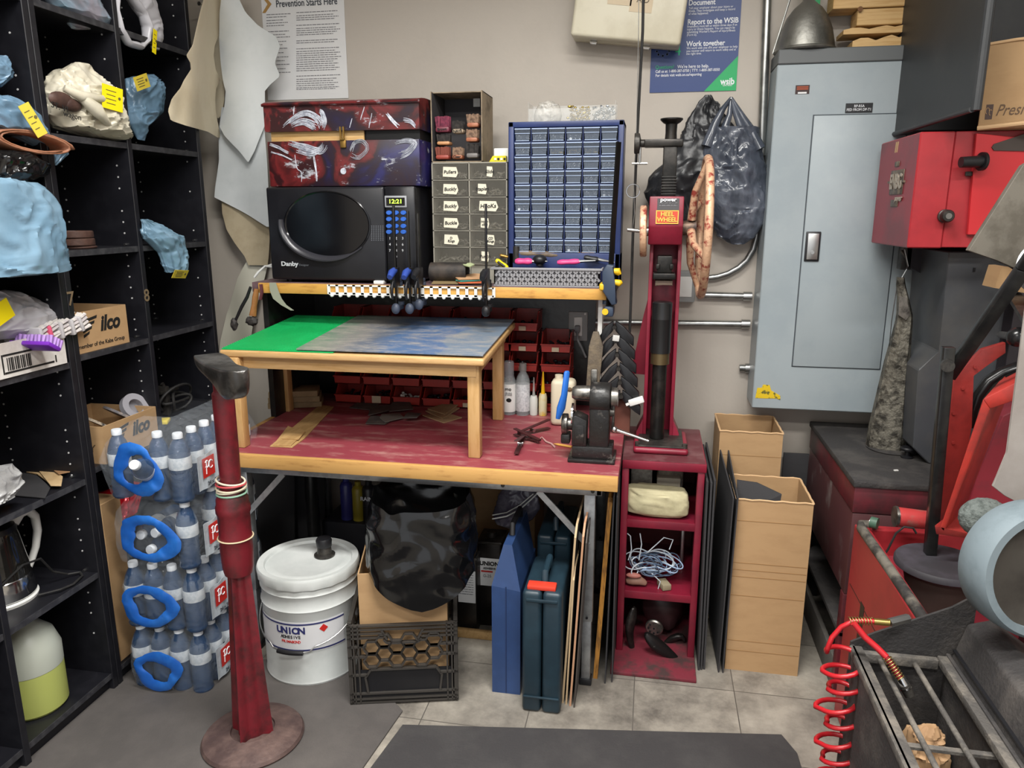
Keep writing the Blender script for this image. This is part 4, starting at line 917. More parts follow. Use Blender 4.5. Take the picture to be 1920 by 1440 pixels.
# ------------------------------------------------------------------ things stored under the bench
bb = B(); a, c = PY(845, 905, 2.60), PY(1003, 1000, 2.60); bb.box((a.x, 2.60, .0), (c.x, 2.84, a.z+.02), .002, 1)
bb.mi = 1; q = PY(862, 912, 2.6); bb.box((q.x-.012, 2.599, q.z-.022), (q.x-.010, 2.6, q.z+.012)); bb.box((q.x+.012, 2.599, q.z-.022), (q.x+.014, 2.6, q.z+.012)); bb.box((q.x-.012, 2.599, q.z-.022), (q.x+.014, 2.6, q.z-.02)); bb.box((q.x-.005, 2.599, q.z-.018), (q.x-.003, 2.6, q.z+.01)); bb.box((q.x+.005, 2.599, q.z-.018), (q.x+.007, 2.6, q.z+.01))
tag(bb.done('cardboard_box', [m_card, mat('box_print', '#6b5030', .8)]), 'cardboard box with arrow print in the dark against the wall under the bench', 'box')
def can(label, pxa, pxb, ptop, y, lab):
    a, c = PY(pxa, ptop, y), PY(pxb, ptop, y); t = thing('adhesive_can', label, 'can', ((a.x+c.x)/2, y+.05, 0)); z1 = a.z
    bb = B(); bb.box((a.x, y, 0), (c.x, y+.11, z1), .008); bb.done('can_body', mat('dark_tin', '#2a2725', .35, .6, col2='#3a3532', scale=10), t)
    bb = B(); bb.box((a.x-.002, y-.002, z1-.008), (c.x+.002, y+.112, z1+.002), .003); bb.cyl(((a.x+c.x)/2, y+.05, z1), ((a.x+c.x)/2, y+.05, z1+.02), .018, n=16); bb.done('can_top', m_iron, t)
    bb = B(); bb.box((a.x+.004, y-.001, lab[0]), (c.x-.004, y, lab[1])); bb.done('paper_label', m_paper, t, flat=True); return t, (a.x+c.x)/2, y
zl = PY(915, 1098, 2.36).z
t, cx_, y_ = can('dark tin of union adhesive with white label behind the bin bag', 895, 940, 1015, 2.36, (zl, zl+.105))
txt('UNION', .021, (cx_, y_-.002, zl+.085), t, m_ink, off=.04, name='print'); txt('ADHESIVE', .010, (cx_, y_-.002, zl+.067), t, m_ink, off=.02, name='print'); txt('G-25', .015, (cx_-.008, y_-.002, zl+.038), t, m_inkg, name='print'); bb = B(); bb.box((cx_-.03, y_-.0016, zl+.052), (cx_+.012, y_-.001, zl+.058)); bb.done('red_line', m_pcred, t, flat=True)
zl = PY(880, 1130, 2.30).z
t, cx_, y_ = can('dark tin with a printed white leaflet on its side, nearest the bin bag', 856, 893, 1045, 2.30, (zl, zl+.12)); bb = B()
for k in range(9): textbars(bb, cx_-.026, cx_+.024, zl+.105-.009*k, .004, y_-.0012, k)
bb.done('printed_text', m_inkg, t, flat=True)
bb = B(); p = PZ(870, 1180, 0); bb.box((p.x-.09, 2.27, 0), (p.x+.17, 2.29, .03), .003); tag(bb.done('wood_strip', m_ply), 'thin wooden strip on the floor in front of the dark tins', 'wood strip')
bb = B(); a = PY(640, 980, 2.5); bb.box((a.x-.08, 2.5, 0), (a.x+.26, 2.78, a.z), .004); tag(bb.done('storage_box', m_black), 'black box in the dark behind the bin bag carrying spray cans', 'box'); zb = a.z
for k, (px, r, h, m, lb) in enumerate([(650, .024, .17, mat('violet_can', '#2f2f6c', .35), 'dark violet spray can'), (672, .024, .155, mat('yellow_label_can', '#8c7d22', .4), 'spray can with a yellow label'), (692, .026, .16, mat('black_spray_can', '#202024', .35), 'black spray can with white print')]):
    p = PY(px, 950, 2.54); bb = B(); bb.lathe([(0, 0), (r, 0), (r, h*.8), (r*.8, h*.86), (r*.5, h*.9), (r*.5, h), (0, h)], (p.x, 2.545, zb), 24); t = tag(bb.done('spray_can', m), lb+' in the dark under the bench', 'can'); ROOT[t] = V((p.x, 2.545, zb))
    if k == 2: txt('RAIN', .022, (p.x, 2.518, zb+.095), t, m_pw, name='print', off=.02)
for k in range(2):
    bb = B(); p = PY(505+45*k, 1000, 2.55); bb.prism([(p.x-.1, 2.50+.05*k, 0), (p.x+.12, 2.50+.05*k, 0), (p.x+.12, 2.58+.05*k, .60), (p.x-.1, 2.58+.05*k, .60)], (0, .008, 0)); tag(bb.done('black_sheet', m_char), ['black sheet leaning in the dark behind the white pail, in front of another', 'rear black sheet leaning in the dark behind the white pail'][k], 'sheet')
t = thing('zip_bag', 'clear zip bag of dark cloth hung under the bench top', 'bag', PY(970, 985, 2.35)); bb = B(); baggy(bb, rows_y([(915, 945, 1000), (930, 935, 1012), (950, 930, 1014), (970, 924, 1000), (984, 930, 980), (990, 950, 970)], 2.36), 2.36, .35, 'Y', .008, 71); bb.done('bag_film', mat('grey_violet_film', '#4c4755', .25, col2='#6d6a74', scale=9, bump=.3, bscale=30), t, ang=50)
bb = B(); bb.tube([PY(a, c, 2.325) for a, c in ((923, 973), (950, 968), (975, 955), (992, 940), (1008, 925))], .0025, 6); bb.tube([PY(a, c, 2.325) for a, c in ((923, 966), (950, 961), (975, 947), (1000, 926))], .002, 6); bb.done('zip_edge', m_white, t)
# blue case
y0 = 2.005; a, c = PZ(923, 1297, 0), PZ(976, 1300, 0); y0 = a.y; pa = PY(922, 1098, y0); tp = PY(945, 1047, y0)
t = thing('tool_case', 'tall blue metal case with sloped top standing under the bench', 'case', ((a.x+c.x)/2, y0+.12, 0))
bb = B(); bb.prism([(a.x, y0, 0), (c.x, y0, 0), (c.x, y0, pa.z-.012), ((a.x+c.x)/2+.012, y0+.07, tp.z), ((a.x+c.x)/2-.012, y0+.07, tp.z), (a.x, y0, pa.z)][:3]+[(a.x, y0, pa.z)], (0, .30, 0)); 
bb.prism([(a.x, y0, pa.z), (c.x, y0, pa.z-.012), ((a.x+c.x)/2+.013, y0+.03, tp.z+.03), ((a.x+c.x)/2-.013, y0+.03, tp.z+.03)], (0, .27, 0)); bb.done('case_body', mat('blue_painted_steel', '#263b62', .4, col2='#2c4470', scale=6), t, flat=True)
bb = B(); bb.box(((a.x+c.x)/2-.0015, y0-.002, 0.005), ((a.x+c.x)/2+.0015, y0, pa.z)); bb.done('seam', mat('dark_blue_seam', '#1c2c50', .5), t)
bb = B(); xm = (a.x+c.x)/2; bb.tube([(xm, y0+.10, tp.z+.03), (xm, y0+.11, tp.z+.06), (xm, y0+.24, tp.z+.06), (xm, y0+.25, tp.z+.03)], .009, 10); bb.done('handle', m_blk, t)
# teal cases
m_teal = mat('dark_teal_plastic', '#1b2c36', .42, col2='#20343f', scale=8)
def teal(label, pa, pb, ptop, y0, depth, tagm=None):
    a, c = PY(pa[0], pa[1], y0), PY(pb[0], pb[1], y0); zt = PY((pa[0]+pb[0])/2, ptop, y0).z; x0, x1 = a.x, c.x
    t = thing('tool_case', label, 'case', ((x0+x1)/2, y0+depth/2, 0)); xm = (x0+x1)/2
    bb = B(); bb.box((x0, y0, 0), (xm-.002, y0+depth, zt), .012, 3); bb.done('case_half', m_teal, t)
    bb = B(); bb.box((xm+.002, y0, 0), (x1, y0+depth, zt), .012, 3); bb.done('case_half', m_teal, t)
    bb = B(); bb.box((x0+.004, y0-.005, .05), (x1-.004, y0+.002, .056), .002); bb.done('rib', m_teal, t); bb = B(); bb.box((x0+.012, y0-.004, zt-.03), (x1-.012, y0+.002, zt-.02), .002); bb.done('rib', m_teal, t)
    bb = B(); bb.tube([(xm, y0+.06, zt-.005), (xm, y0+.07, zt+.03), (xm, y0+depth-.07, zt+.03), (xm, y0+depth-.06, zt-.005)], .010, 10); bb.done('handle', m_teal, t)
    if tagm: bb = B(); bb.box((x0+.012, y0+.015, zt-.002), (x1-.02, y0+.05, zt+.012), .003); bb.done('red_latch', tagm, t)
    return t
yt = PZ(1010, 1337, 0).y
teal('dark teal power tool case with a red latch at the front under the bench', (978, 1330), (1050, 1335), 1112, yt, .24, mat('red_latch', '#c83a28', .45))
teal('second dark teal tool case behind the one with the red latch', (1005, 1200), (1066, 1200), 1005, 2.26, .28)
# leaning boards
m_cream_edge = mat('cream_board_edge', '#b39a78', .7); m_pinkedge = mat('pinkish_board_edge', '#b08668', .7); m_dkface = mat('dark_board_face', '#3a3430', .7, col2='#463e38', scale=8)
def lean(label, bp, tp, y0, depth, th, medge, mface, chamf=.03, name='leaning_board'):
    a = PY(bp[0], bp[1], y0); c = PY(tp[0], tp[1], y0); a.z = .0
    bb = B(); d = (c-a); d.y = 0; L_ = d.length; d.normalize(); n_ = V((d.z, 0, -d.x))*th
    g = [(0, 0), (depth, 0), (depth, L_), (chamf, L_), (0, L_-chamf)]
    pts = [a + d*v + V((0, u, 0)) for u, v in g]
    bb.prism(pts, n_); bb.mi = 0
    for f in bb.bm.faces:
        f.normal_update(); f.material_index = 1 if abs(f.normal.y) < .3 and abs(f.normal.x) > .6 else 0
    return tag(bb.done(name, [medge, mface], flat=True), label, 'board')
lean('cream edged board leaning next to the teal case, leftmost of its group', (1053, 1318), (1078, 990), 1.98, .42, .006, m_cream_edge, m_dkface)
lean('second cream edged board from the teal case, slightly shorter', (1060, 1320), (1075, 1070), 1.975, .40, .005, m_cream_edge, m_dkface)
lean('pink edged board leaning in the group beside the teal case', (1067, 1325), (1093, 988), 1.97, .42, .006, m_pinkedge, m_dkface)
lean('grey faced board, rightmost of the group beside the teal case', (1075, 1328), (1099, 1000), 1.965, .43, .004, m_dkface, mat('grey_board_face', '#4a4846', .7))
lean('wood edged plank leaning between the table leg and the red stand', (1112, 1272), (1140, 935), 2.12, .45, .014, mat('varnished_edge', '#a3712f', .45, col2='#6e4a20', scale=18, stretch=(6, 6, 1)), m_dkface, .01)
lean('black sheet leaning just right of the wood edged plank', (1133, 1280), (1150, 930), 2.10, .45, .004, m_char, m_char, .005)
lean('black sheet leaning against the red stand', (1146, 1275), (1156, 930), 2.11, .40, .004, m_char, m_char, .005)

# ------------------------------------------------------------------ folding workbench
BX0, BX1, BY0, BY1, BZ = -1.337, -.069, 2.035, 2.82, .715
m_bred = mat('worn_red_laminate', '#843841', .5, col2='#b08880', scale=7, lo=.50, hi=.78, stretch=(1, 3, 1), detail=10)
t = thing('workbench', 'folding workbench with worn red top, wood edge and aluminium legs', 'workbench', ((BX0+BX1)/2, 2.42, 0))
bb = B(); bb.box((BX0, BY0, BZ-.038), (BX1, BY1, BZ), .001, 1); bb.done('bench_top', m_bred, t)
bb = B(); bb.box((BX0-.004, BY0-.018, BZ-.042), (BX1, BY0, BZ+.001), .002)
bb.done('front_edge_strip', mat('stained_wood_edge', '#bb9054', .5, col2='#8e6034', scale=5, lo=.52, hi=.78, stretch=(2, 8, 12), detail=9), t)
bb = B(); bb.box((BX0-.018, BY0-.018, BZ-.042), (BX0, BY1, BZ+.001), .002); bb.done('side_edge_strip', m_wood, t)
bb = B(); x0, x1, y0, y1, zt, zb = BX0+.03, BX1-.045, 2.06, 2.72, BZ-.042, BZ-.075
bb.box((x0, y0, zb), (x1, y0+.02, zt), .004); bb.box((x0, y1-.02, zb), (x1, y1, zt), .004); bb.box((x0, y0, zb), (x0+.02, y1, zt), .004); bb.box((x1-.02, y0, zb), (x1, y1, zt), .004)
bb.done('apron_frame', m_alu, t)
for px, py in ((943, 892), (1112, 905)):
    p = PY(px, py, y0); bb = B(); bb.cyl((p.x, y0+.002, (zt+zb)/2), (p.x, y0-.005, (zt+zb)/2), .006, n=12); bb.done('rivet', m_iron, t)
for x, y in ((x1-.055, y0+.02), (x1-.055, y1-.05), (x0+.02, y0+.02), (x0+.02, y1-.05)):
    bb = B(); bb.box((x, y, .22), (x+.034, y+.034, zb+.01), .003); bb.box((x+.003, y+.003, .02), (x+.031, y+.031, .24), .002); bb.mi = 1; bb.box((x-.002, y-.002, 0), (x+.036, y+.036, .022), .003); bb.cyl((x+.017, y-.001, .235), (x+.017, y-.004, .235), .004, n=10); bb.done('leg', [m_alu, m_blk], t)
for x, s in ((x1-.04, -1), (x0+.036, 1)):
    bb = B(); bb.bar((x+s*.15, y0+.012, zb-.0), (x, y0+.012, zb-.16), .006, .018); bb.cyl((x, y0+.006, zb-.16), (x, y0+.02, zb-.16), .007, n=12); bb.done('brace', m_alu, t)
    bb = B(); bb.bar((x+s*.15, y1-.02, zb-.0), (x, y1-.02, zb-.16), .006, .018); bb.done('brace', m_alu, t)

# ------------------------------------------------------------------ small wooden table on the bench
TX0, TX1, TY0, TY1 = -1.315, -.470, 2.085, 2.605; TZ = 1.030; SL = .036/.52
def tz(y, dz=0): return TZ+dz+(y-TY0)*SL
t = thing('low_table', 'small birch table standing on the red workbench', 'table', (-.89, 2.33, BZ))
def slab(bb, x0, x1, ya, yb_, d0, d1, bev=0): bb.prism([(x0, ya, tz(ya, d0)), (x0, yb_, tz(yb_, d0)), (x0, yb_, tz(yb_, d1)), (x0, ya, tz(ya, d1))], (x1-x0, 0, 0), bev, 3)
bb = B(); slab(bb, TX0, TX1, TY0, TY1, -.022, 0, .006); bb.done('table_top', m_birchh, t)
for x0, x1, ya, yb_ in ((TX0+.03, TX1-.03, TY0+.028, TY0+.044), (TX0+.03, TX1-.03, TY1-.05, TY1-.034)):
    bb = B(); slab(bb, x0, x1, ya, yb_, -.062, -.022); bb.done('apron', m_birchh, t)
for x0 in (TX0+.03, TX1-.046):
    bb = B(); slab(bb, x0, x0+.016, TY0+.044, TY1-.05, -.062, -.022); bb.done('apron', m_birchh, t)
for px, py, sx in ((455, 840, 0), (903, 860, 1), (535, 772, 0), (933, 788, 1)):
    p = PZ(px, py, BZ); x, y = p.x, p.y+.017
    x = (TX0+.045 if not sx else TX1-.04) if py > 800 else x
    bb = B(); bb.box((x-.0185, y-.0185, BZ+.0005), (x+.0185, y+.0185, tz(y, -.023)), .003); bb.done('leg', m_birch, t)
m_green = mat('green_lattice', '#0f9a50', .5, col2='#12a458', scale=8)
gx = PZ(570, 655, TZ).x
bb = B(); slab(bb, TX0+.006, gx+.12, TY0+.006, TY1-.008, .001, .004); bb.mi = 0
for i in range(44):
    x = TX0+.012+(gx+.0-TX0-.02)*i/43; slab(bb, x, x+.004, TY0+.008, TY1-.01, .004, .0062)
for i in range(40):
    y_ = TY0+.012+(TY1-TY0-.03)*i/39; slab(bb, TX0+.008, gx, y_, y_+.003, .004, .0066)
tag(bb.done('cutting_mat', m_green, flat=True), 'bright green ribbed mat on the left half of the small table', 'mat')
def scuff_mat():
    m = bpy.data.materials.new('scuffed_board'); m.use_nodes = True; nt = m.node_tree; n = nt.nodes; L = nt.links; b_ = n['Principled BSDF']; b_.inputs['Roughness'].default_value = .35
    tc = n.new('ShaderNodeTexCoord'); sp = n.new('ShaderNodeSeparateXYZ'); L.new(tc.outputs['Generated'], sp.inputs[0])
    t1 = n.new('ShaderNodeTexNoise'); t1.inputs['Scale'].default_value = 5; t1.inputs['Detail'].default_value = 8; t1.inputs['Roughness'].default_value = .7; L.new(tc.outputs['Object'], t1.inputs['Vector'])
    ad = n.new('ShaderNodeMath'); ad.operation = 'MULTIPLY_ADD'; ad.inputs[1].default_value = .45; L.new(t1.outputs['Fac'], ad.inputs[0]); L.new(sp.outputs['X'], ad.inputs[2])
    r = n.new('ShaderNodeValToRGB'); e = r.color_ramp.elements; e[0].position = .2; e[0].color = lin('#66806c'); e[1].position = .42; e[1].color = lin('#7d7b78')
    for pos, c_ in ((.55, '#5d6470'), (.68, '#4a6488'), (.98, '#52688a'), (1.2, '#6a7888')): q = e.new(min(pos, 1.0)); q.color = lin(c_)
    L.new(ad.outputs[0], r.inputs['Fac'])
    t2 = n.new('ShaderNodeTexNoise'); t2.inputs['Scale'].default_value = 9; t2.inputs['Detail'].default_value = 10; t2.inputs['Roughness'].default_value = .8; mp = n.new('ShaderNodeMapping'); mp.inputs['Scale'].default_value = (1, 3, 1); L.new(tc.outputs['Object'], mp.inputs[0]); L.new(mp.outputs[0], t2.inputs['Vector'])
    r2 = n.new('ShaderNodeValToRGB'); r2.color_ramp.elements[0].position = .47; r2.color_ramp.elements[1].position = .70; L.new(t2.outputs['Fac'], r2.inputs['Fac'])
    mx = n.new('ShaderNodeMix'); mx.data_type = 'RGBA'; mx.inputs[7].default_value = lin('#a39c92'); L.new(r2.outputs['Color'], mx.inputs[0]); L.new(r.outputs['Color'], mx.inputs[6]); L.new(mx.outputs[2], b_.inputs['Base Color'])
    return m
bb = B(); slab(bb, gx, TX1-.004, TY0+.008, TY1-.004, .0072, .011); tag(bb.done('scuffed_sheet', scuff_mat(), flat=True), 'scuffed blue grey work sheet on the right part of the small table', 'sheet')
# ------------------------------------------------------------------ upper shelf
UX0, UX1, UY0, UZ = -1.372, -.118, 2.40, 1.210
t = thing('bench_shelf', 'upper shelf with stained yellow wood edge above the red workbench', 'shelf', (-.745, 2.62, BZ))
bb = B(); bb.box((UX0, UY0+.012, UZ-.034), (UX1, WY-.002, UZ), .002); bb.done('shelf_board', mat('worn_purple_brown', '#6d565a', .6, col2='#574247', scale=9), t)
bb = B(); bb.box((UX0+.03, UY0, UZ-.036), (UX1-.02, UY0+.012, UZ-.001), .002); bb.done('front_edge_strip', mat('stained_yellow_wood', '#c7964a', .5, col2='#8e5c28', scale=7, lo=.5, hi=.78, stretch=(2, 6, 10)), t)
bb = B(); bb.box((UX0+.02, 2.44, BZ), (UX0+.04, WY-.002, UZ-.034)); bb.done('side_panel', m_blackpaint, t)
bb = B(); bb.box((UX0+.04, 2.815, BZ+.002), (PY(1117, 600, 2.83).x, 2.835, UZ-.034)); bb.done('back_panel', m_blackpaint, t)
bb = B(); bb.box((UX1-.05, 2.46, BZ), (UX1-.035, 2.52, UZ-.034), .002); bb.done('support_post', m_white, t)
# white hook rail
a, c = PY(616, 532, UY0-.004), PY(926, 560, UY0-.004)
t = thing('hook_rail', 'white plastic hook rail along the edge of the upper shelf', 'rail', ((a.x+c.x)/2, UY0, UZ-.045)); bb = B()
x0, x1 = a.x, c.x; n = 19; zt, zb = UZ-.002, UZ-.034
bb.box((x0, UY0-.006, zt-.005), (x1, UY0-.001, zt)); bb.box((x0, UY0-.006, zb-.002), (x1, UY0-.001, zb+.006))
for i in range(n+1): x = x0+(x1-x0)*i/n; bb.box((x-.005, UY0-.006, zb), (x+.005, UY0-.001, zt))
bb.done('rail', m_white, t, flat=True)
for i in range(n):
    x = x0+(x1-x0)*(i+.5)/n; bb = B(); bb.bar((x, UY0-.004, zb), (x, UY0-.014, zb-.006), .008, .004); bb.sphere((x, UY0-.016, zb-.003), .006, 10, 8); bb.done('hook', m_white, t)

# ------------------------------------------------------------------ red stacking bins
def bin_mesh(bb, w=.108, d=.125, h=.072):
    th = .003
    def P(x, y, z): return V((x*w/2, y*d, z*h))
    side = [(0, 0), (1, 0), (1, 1), (.32, 1), (.02, .42)]
    for s in (-1, 1): bb.prism([P(s*(.94 if z < .1 else 1), y, z) for y, z in side], (-s*th, 0, 0))
    bb.box((-w*.47, 0, 0), (w*.47, d, th)); bb.box((-w/2, d-th, 0), (w/2, d, h))
    bb.prism([P(-.94, 0, 0), P(.94, 0, 0), P(1, .0, .42), P(-1, .0, .42)], (0, th, 0)); bb.box((-w/2-.002, -.006, h*.40), (w/2+.002, .002, h*.46))
    for s in (-1, 1): bb.box((s*w/2-.003, d*.32, h-.004), (s*w/2+.003, d, h))
ords = ['bottom', 'second from the bottom', 'third from the bottom', 'fourth from the bottom', 'topmost']
cols = [-1.155, -1.035, -.915, -.795, -.675, -.555, PY(980, 640, 2.69).x, PY(1042, 640, 2.69).x]
cname = ['first stack from the left', 'second stack from the left', 'third stack from the left', 'fourth stack from the left', 'fifth stack from the left', 'sixth stack from the left', 'second stack from the right', 'rightmost stack']
def pile(bb, x, y, z, w, d, h, n, r, seed):
    q = random.Random(seed)
    for _ in range(n): bb.sphere((x+q.uniform(-w, w)/2, y+q.uniform(-d, d)/2, z+q.random()*h), (r*q.uniform(.6, 1.3), r*q.uniform(.6, 1.3), r*q.uniform(.4, .9)), 7, 5)
binmesh = None
for ci, x in enumerate(cols):
    nb = 4 if ci == 7 else 5
    for r in range(nb):
        y = 2.688; z = BZ+.001+r*.0755
        lb = 'red storage bin, %s in the %s' % (ords[r] if not (ci == 7 and r == 3) else 'topmost', cname[ci])
        t = thing('storage_bin', lb, 'bin', (x, y, z), 0, 'red stacking bins on the workbench')
        if binmesh is None:
            bb = B(); bin_mesh(bb); o = bb.done('bin_shell', m_redbin, t, L=True, flat=True); binmesh = o.data
        else:
            o = bpy.data.objects.new('bin_shell', binmesh); sc.collection.objects.link(o); o.parent = t
        if ci >= 6 or r in (0, 1, 4):
            bb = B(); pile(bb, 0, .065, .008, .085, .09, .022, 26, .008, ci*7+r); bb.done('contents', m_blk if ci != 2 or r else m_white, t, L=True)['kind'] = 'stuff'
        if (ci, r) in ((6, 4), (6, 3), (7, 3), (1, 0), (4, 0), (6, 2)):
            bb = B(); w, h = (.036, .028) if (ci, r) == (1, 0) else (.026, .016); bb.box((-w/2, -.008, .006), (w/2, -.0062, .006+h)); bb.done('paper_label', mat('yellowed_label', '#b3a48c', .6), t, L=True, flat=True)

# ------------------------------------------------------------------ microwave
MX0, MX1, MY0, MY1, MZ0, MZ1 = -1.302, -.748, 2.425, 2.81, UZ+.008, UZ+.322
xd = PY(765, 420, MY0).x; xdoor = PY(722, 420, MY0).x
MXB = -.775
m_mw = mat('black_gloss_plastic', '#16161a', .28, col2='#1c1c20', scale=6); m_mwd = mat('black_dark_glass', '#0c0c0f', .12)
t = thing('microwave_oven', 'black microwave oven with arc shaped handle on the upper shelf', 'microwave', ((MX0+MX1)/2, 2.62, UZ))
bb = B(); bb.box((MX0, MY0+.02, MZ0), (MXB, MY1, MZ1), .006); bb.done('body', m_mw, t)
for x in (MX0+.04, MXB-.04):
    for y in (MY0+.06, MY1-.05): bb = B(); bb.cyl((x, y, UZ), (x, y, MZ0+.002), .014, n=14); bb.done('foot', m_blk, t)
bb = B(); bb.box((MX0, MY0, MZ0+.002), (xdoor, MY0+.021, MZ1-.001), .008, 3); door = bb.done('door', m_mw, t)
cx_, cz_ = PY(614, 430, MY0).x, PY(614, 422, MY0).z
bb = B(); bb.lathe([(0, .001), (.150, .001), (.156, -.001), (.156, -.004), (.152, -.005), (.148, -.002), (0, -.001)], (cx_, MY0-.0, cz_), 48, (0, 1, 0), flat=.72)
o = bb.done('window', m_mwd, door)
hp = []
for i in range(33):
    a = math.radians(176+ (318-176)*i/32); hp.append(V((cx_+.165*math.cos(a), MY0-.006, cz_+.01+.122*math.sin(a))))
bb = B(); bb.tube(hp, [.004+.012*math.sin(PI*min(1, (i+2)/30))**.6 for i in range(33)], 10, flat=.5); bb.done('handle', mat('dark_grey_gloss', '#2e2e33', .25), door)
txt('Danby', .021, PY(543, 495, MY0-.003), t, mat('silver_print', '#b4b6ba', .4), off=.03, name='logo', sx=1.15); txt('Designer', .010, PY(570, 497, MY0-.003), t, mat('grey_print2', '#54565c', .5), name='logo')
bb = B()
for i in range(6):
    for j in range(9): q = PY(697+i*4.2, 424+j*3.3, MY0-.001); bb.box((q.x-.0018, MY0-.002, q.z-.0018), (q.x+.0018, MY0, q.z+.0018))
bb.done('vent_pattern', mat('grey_print2', '#54565c', .5), t, flat=True)
bb = B(); bb.box((xdoor+.002, MY0+.002, MZ0+.002), (MXB, MY0+.021, MZ1-.001), .005, 2); cp = bb.done('control_panel', m_mw, t)
a, c = PY(721, 367, MY0), PY(763, 389, MY0)
bb = B(); bb.box((a.x, MY0-.002, c.z), (c.x, MY0+.003, a.z), .004); bb.mi = 1; bb.box((a.x+.006, MY0-.0032, c.z+.006), (c.x-.006, MY0-.0015, a.z-.006)); bb.done('display', [mat('silver_plastic', '#8e9094', .4), m_mwd], t)
txt('12:21', .019, ((a.x+c.x)/2, MY0-.0038, (a.z+c.z)/2), t, mat('green_display', '#a8e03a', .5, emit=1.6), name='display_digits', sx=1.15, off=.01)
m_bbt = mat('blue_button', '#2c5fb8', .4)
for r, py in enumerate((399, 411, 424, 435)):
    for px in (729, 742, 756):
        q = PY(px, py, MY0); bb = B(); bb.lathe([(0, -.002), (.0085, -.002), (.0105, .001), (.0105, .003), (0, .003)], (q.x, MY0, q.z), 20, (0, 1, 0), flat=.72); bb.done('button', m_bbt, t)
for r in range(4):
    for k in range(3):
        s = ['123', '456', '789', ' 0 '][r][k]
        if s != ' ': txt(s, .012, PY(731+12*k, 447+11.5*r, MY0), t, m_pw, name='number_key')
# sponge block
a = PY(712, 523, 2.43); bb = B(); bb.box((a.x-.018, 2.415, UZ), (a.x+.018, 2.45, UZ+.012), .003); tag(bb.done('white_block', m_white), 'small white block in front of the microwave on the shelf edge', 'block')

# ------------------------------------------------------------------ painted toolbox
def paint_mat():
    m = bpy.data.materials.new('splashed_paint'); m.use_nodes = True; nt = m.node_tree; n = nt.nodes; L = nt.links; b_ = n['Principled BSDF']; b_.inputs['Roughness'].default_value = .4
    tc = n.new('ShaderNodeTexCoord'); t1 = n.new('ShaderNodeTexNoise'); t1.inputs['Scale'].default_value = 6; t1.inputs['Detail'].default_value = 7; t1.inputs['Distortion'].default_value = 1.5; L.new(tc.outputs['Object'], t1.inputs['Vector'])
    sp = n.new('ShaderNodeSeparateXYZ'); L.new(tc.outputs['Object'], sp.inputs[0])
    ma = n.new('ShaderNodeMath'); ma.operation = 'MULTIPLY_ADD'; ma.inputs[1].default_value = .35; L.new(sp.outputs['X'], ma.inputs[0]); L.new(t1.outputs['Fac'], ma.inputs[2])
    mb = n.new('ShaderNodeMath'); mb.operation = 'MULTIPLY_ADD'; mb.inputs[1].default_value = -.45; mb.inputs[2].default_value = 0; L.new(sp.outputs['Z'], mb.inputs[0]); L.new(ma.outputs[0], mb.inputs[2])
    r = n.new('ShaderNodeValToRGB'); e = r.color_ramp.elements; e[0].position = .28; e[0].color = lin('#301014'); e[1].position = .40; e[1].color = lin('#4a1618')
    for p_, c_ in ((.33, '#6a2022'), (.44, '#241018'), (.53, '#1c1028'), (.64, '#1d1a4c'), (.72, '#242058')): q = e.new(p_); q.color = lin(c_)
    L.new(mb.outputs[0], r.inputs['Fac'])
    t2 = n.new('ShaderNodeTexNoise'); t2.inputs['Scale'].default_value = 15; t2.inputs['Detail'].default_value = 8; t2.inputs['Roughness'].default_value = .75; mp = n.new('ShaderNodeMapping'); mp.inputs['Scale'].default_value = (.7, 1, 1.6); L.new(tc.outputs['Object'], mp.inputs[0]); L.new(mp.outputs[0], t2.inputs['Vector'])
    r2 = n.new('ShaderNodeValToRGB'); r2.color_ramp.elements[0].position = .59; r2.color_ramp.elements[1].position = .66; L.new(t2.outputs['Fac'], r2.inputs['Fac'])
    mx = n.new('ShaderNodeMix'); mx.data_type = 'RGBA'; mx.inputs[7].default_value = lin('#aeb0b8'); L.new(r2.outputs['Color'], mx.inputs[0]); L.new(r.outputs['Color'], mx.inputs[6]); L.new(mx.outputs[2], b_.inputs['Base Color'])
    return m
m_paint = paint_mat(); m_pwt = mat('white_brush_paint', '#bfc2cc', .5, col2='#8f93a0', scale=60)
ty0 = 2.44; tx0, tx1 = PY(503, 300, ty0).x, PY(787, 300, ty0).x; tz0 = MZ1+.001; zmid = PY(640, 263, ty0).z; zl0 = PY(640, 245, ty0).z; zl1 = PY(640, 190, ty0).z
t = thing('painted_toolbox', 'wooden box painted in red and blue with white birds, on the microwave', 'toolbox', ((tx0+tx1)/2, 2.55, tz0))
bb = B(); bb.box((tx0, ty0, tz0), (tx1, ty0+.25, zmid), .003); o = bb.done('box_body', m_paint, t)
bb = B(); bb.box((tx0+.01, ty0+.012, zmid-.001), (tx0+.01+(tx1-tx0)*.62, ty0+.02, zl0+.004), .001); bb.done('wood_insert', m_pine, t)
bb = B(); bb.box((tx0+.005, ty0+.025, zmid-.001), (tx1-.005, ty0+.24, zl0+.004)); bb.done('dark_inside', m_blk, t)
bb = B(); pr = [(0, zl0), (0, zl1-.008)]+[(.13-.142*math.cos(a)*1.0, zl1-.008+.022*math.sin(a)) for a in [i*PI/12 for i in range(13)]]+[(.26, zl1-.008), (.26, zl0)]
bb.prism([V((tx0-.003, ty0-.004+y, z)) for y, z in pr], (tx1-tx0+.006, 0, 0)); o = bb.done('lid', m_paint, t)
bb = B(); bb.box((tx0-.008, ty0-.012, zl1-.012), (tx1+.008, ty0-.003, zl1-.002), .003); bb.done('lid_rim', m_paint, t)
m_brass = mat('worn_brass', '#94743c', .4, .8)
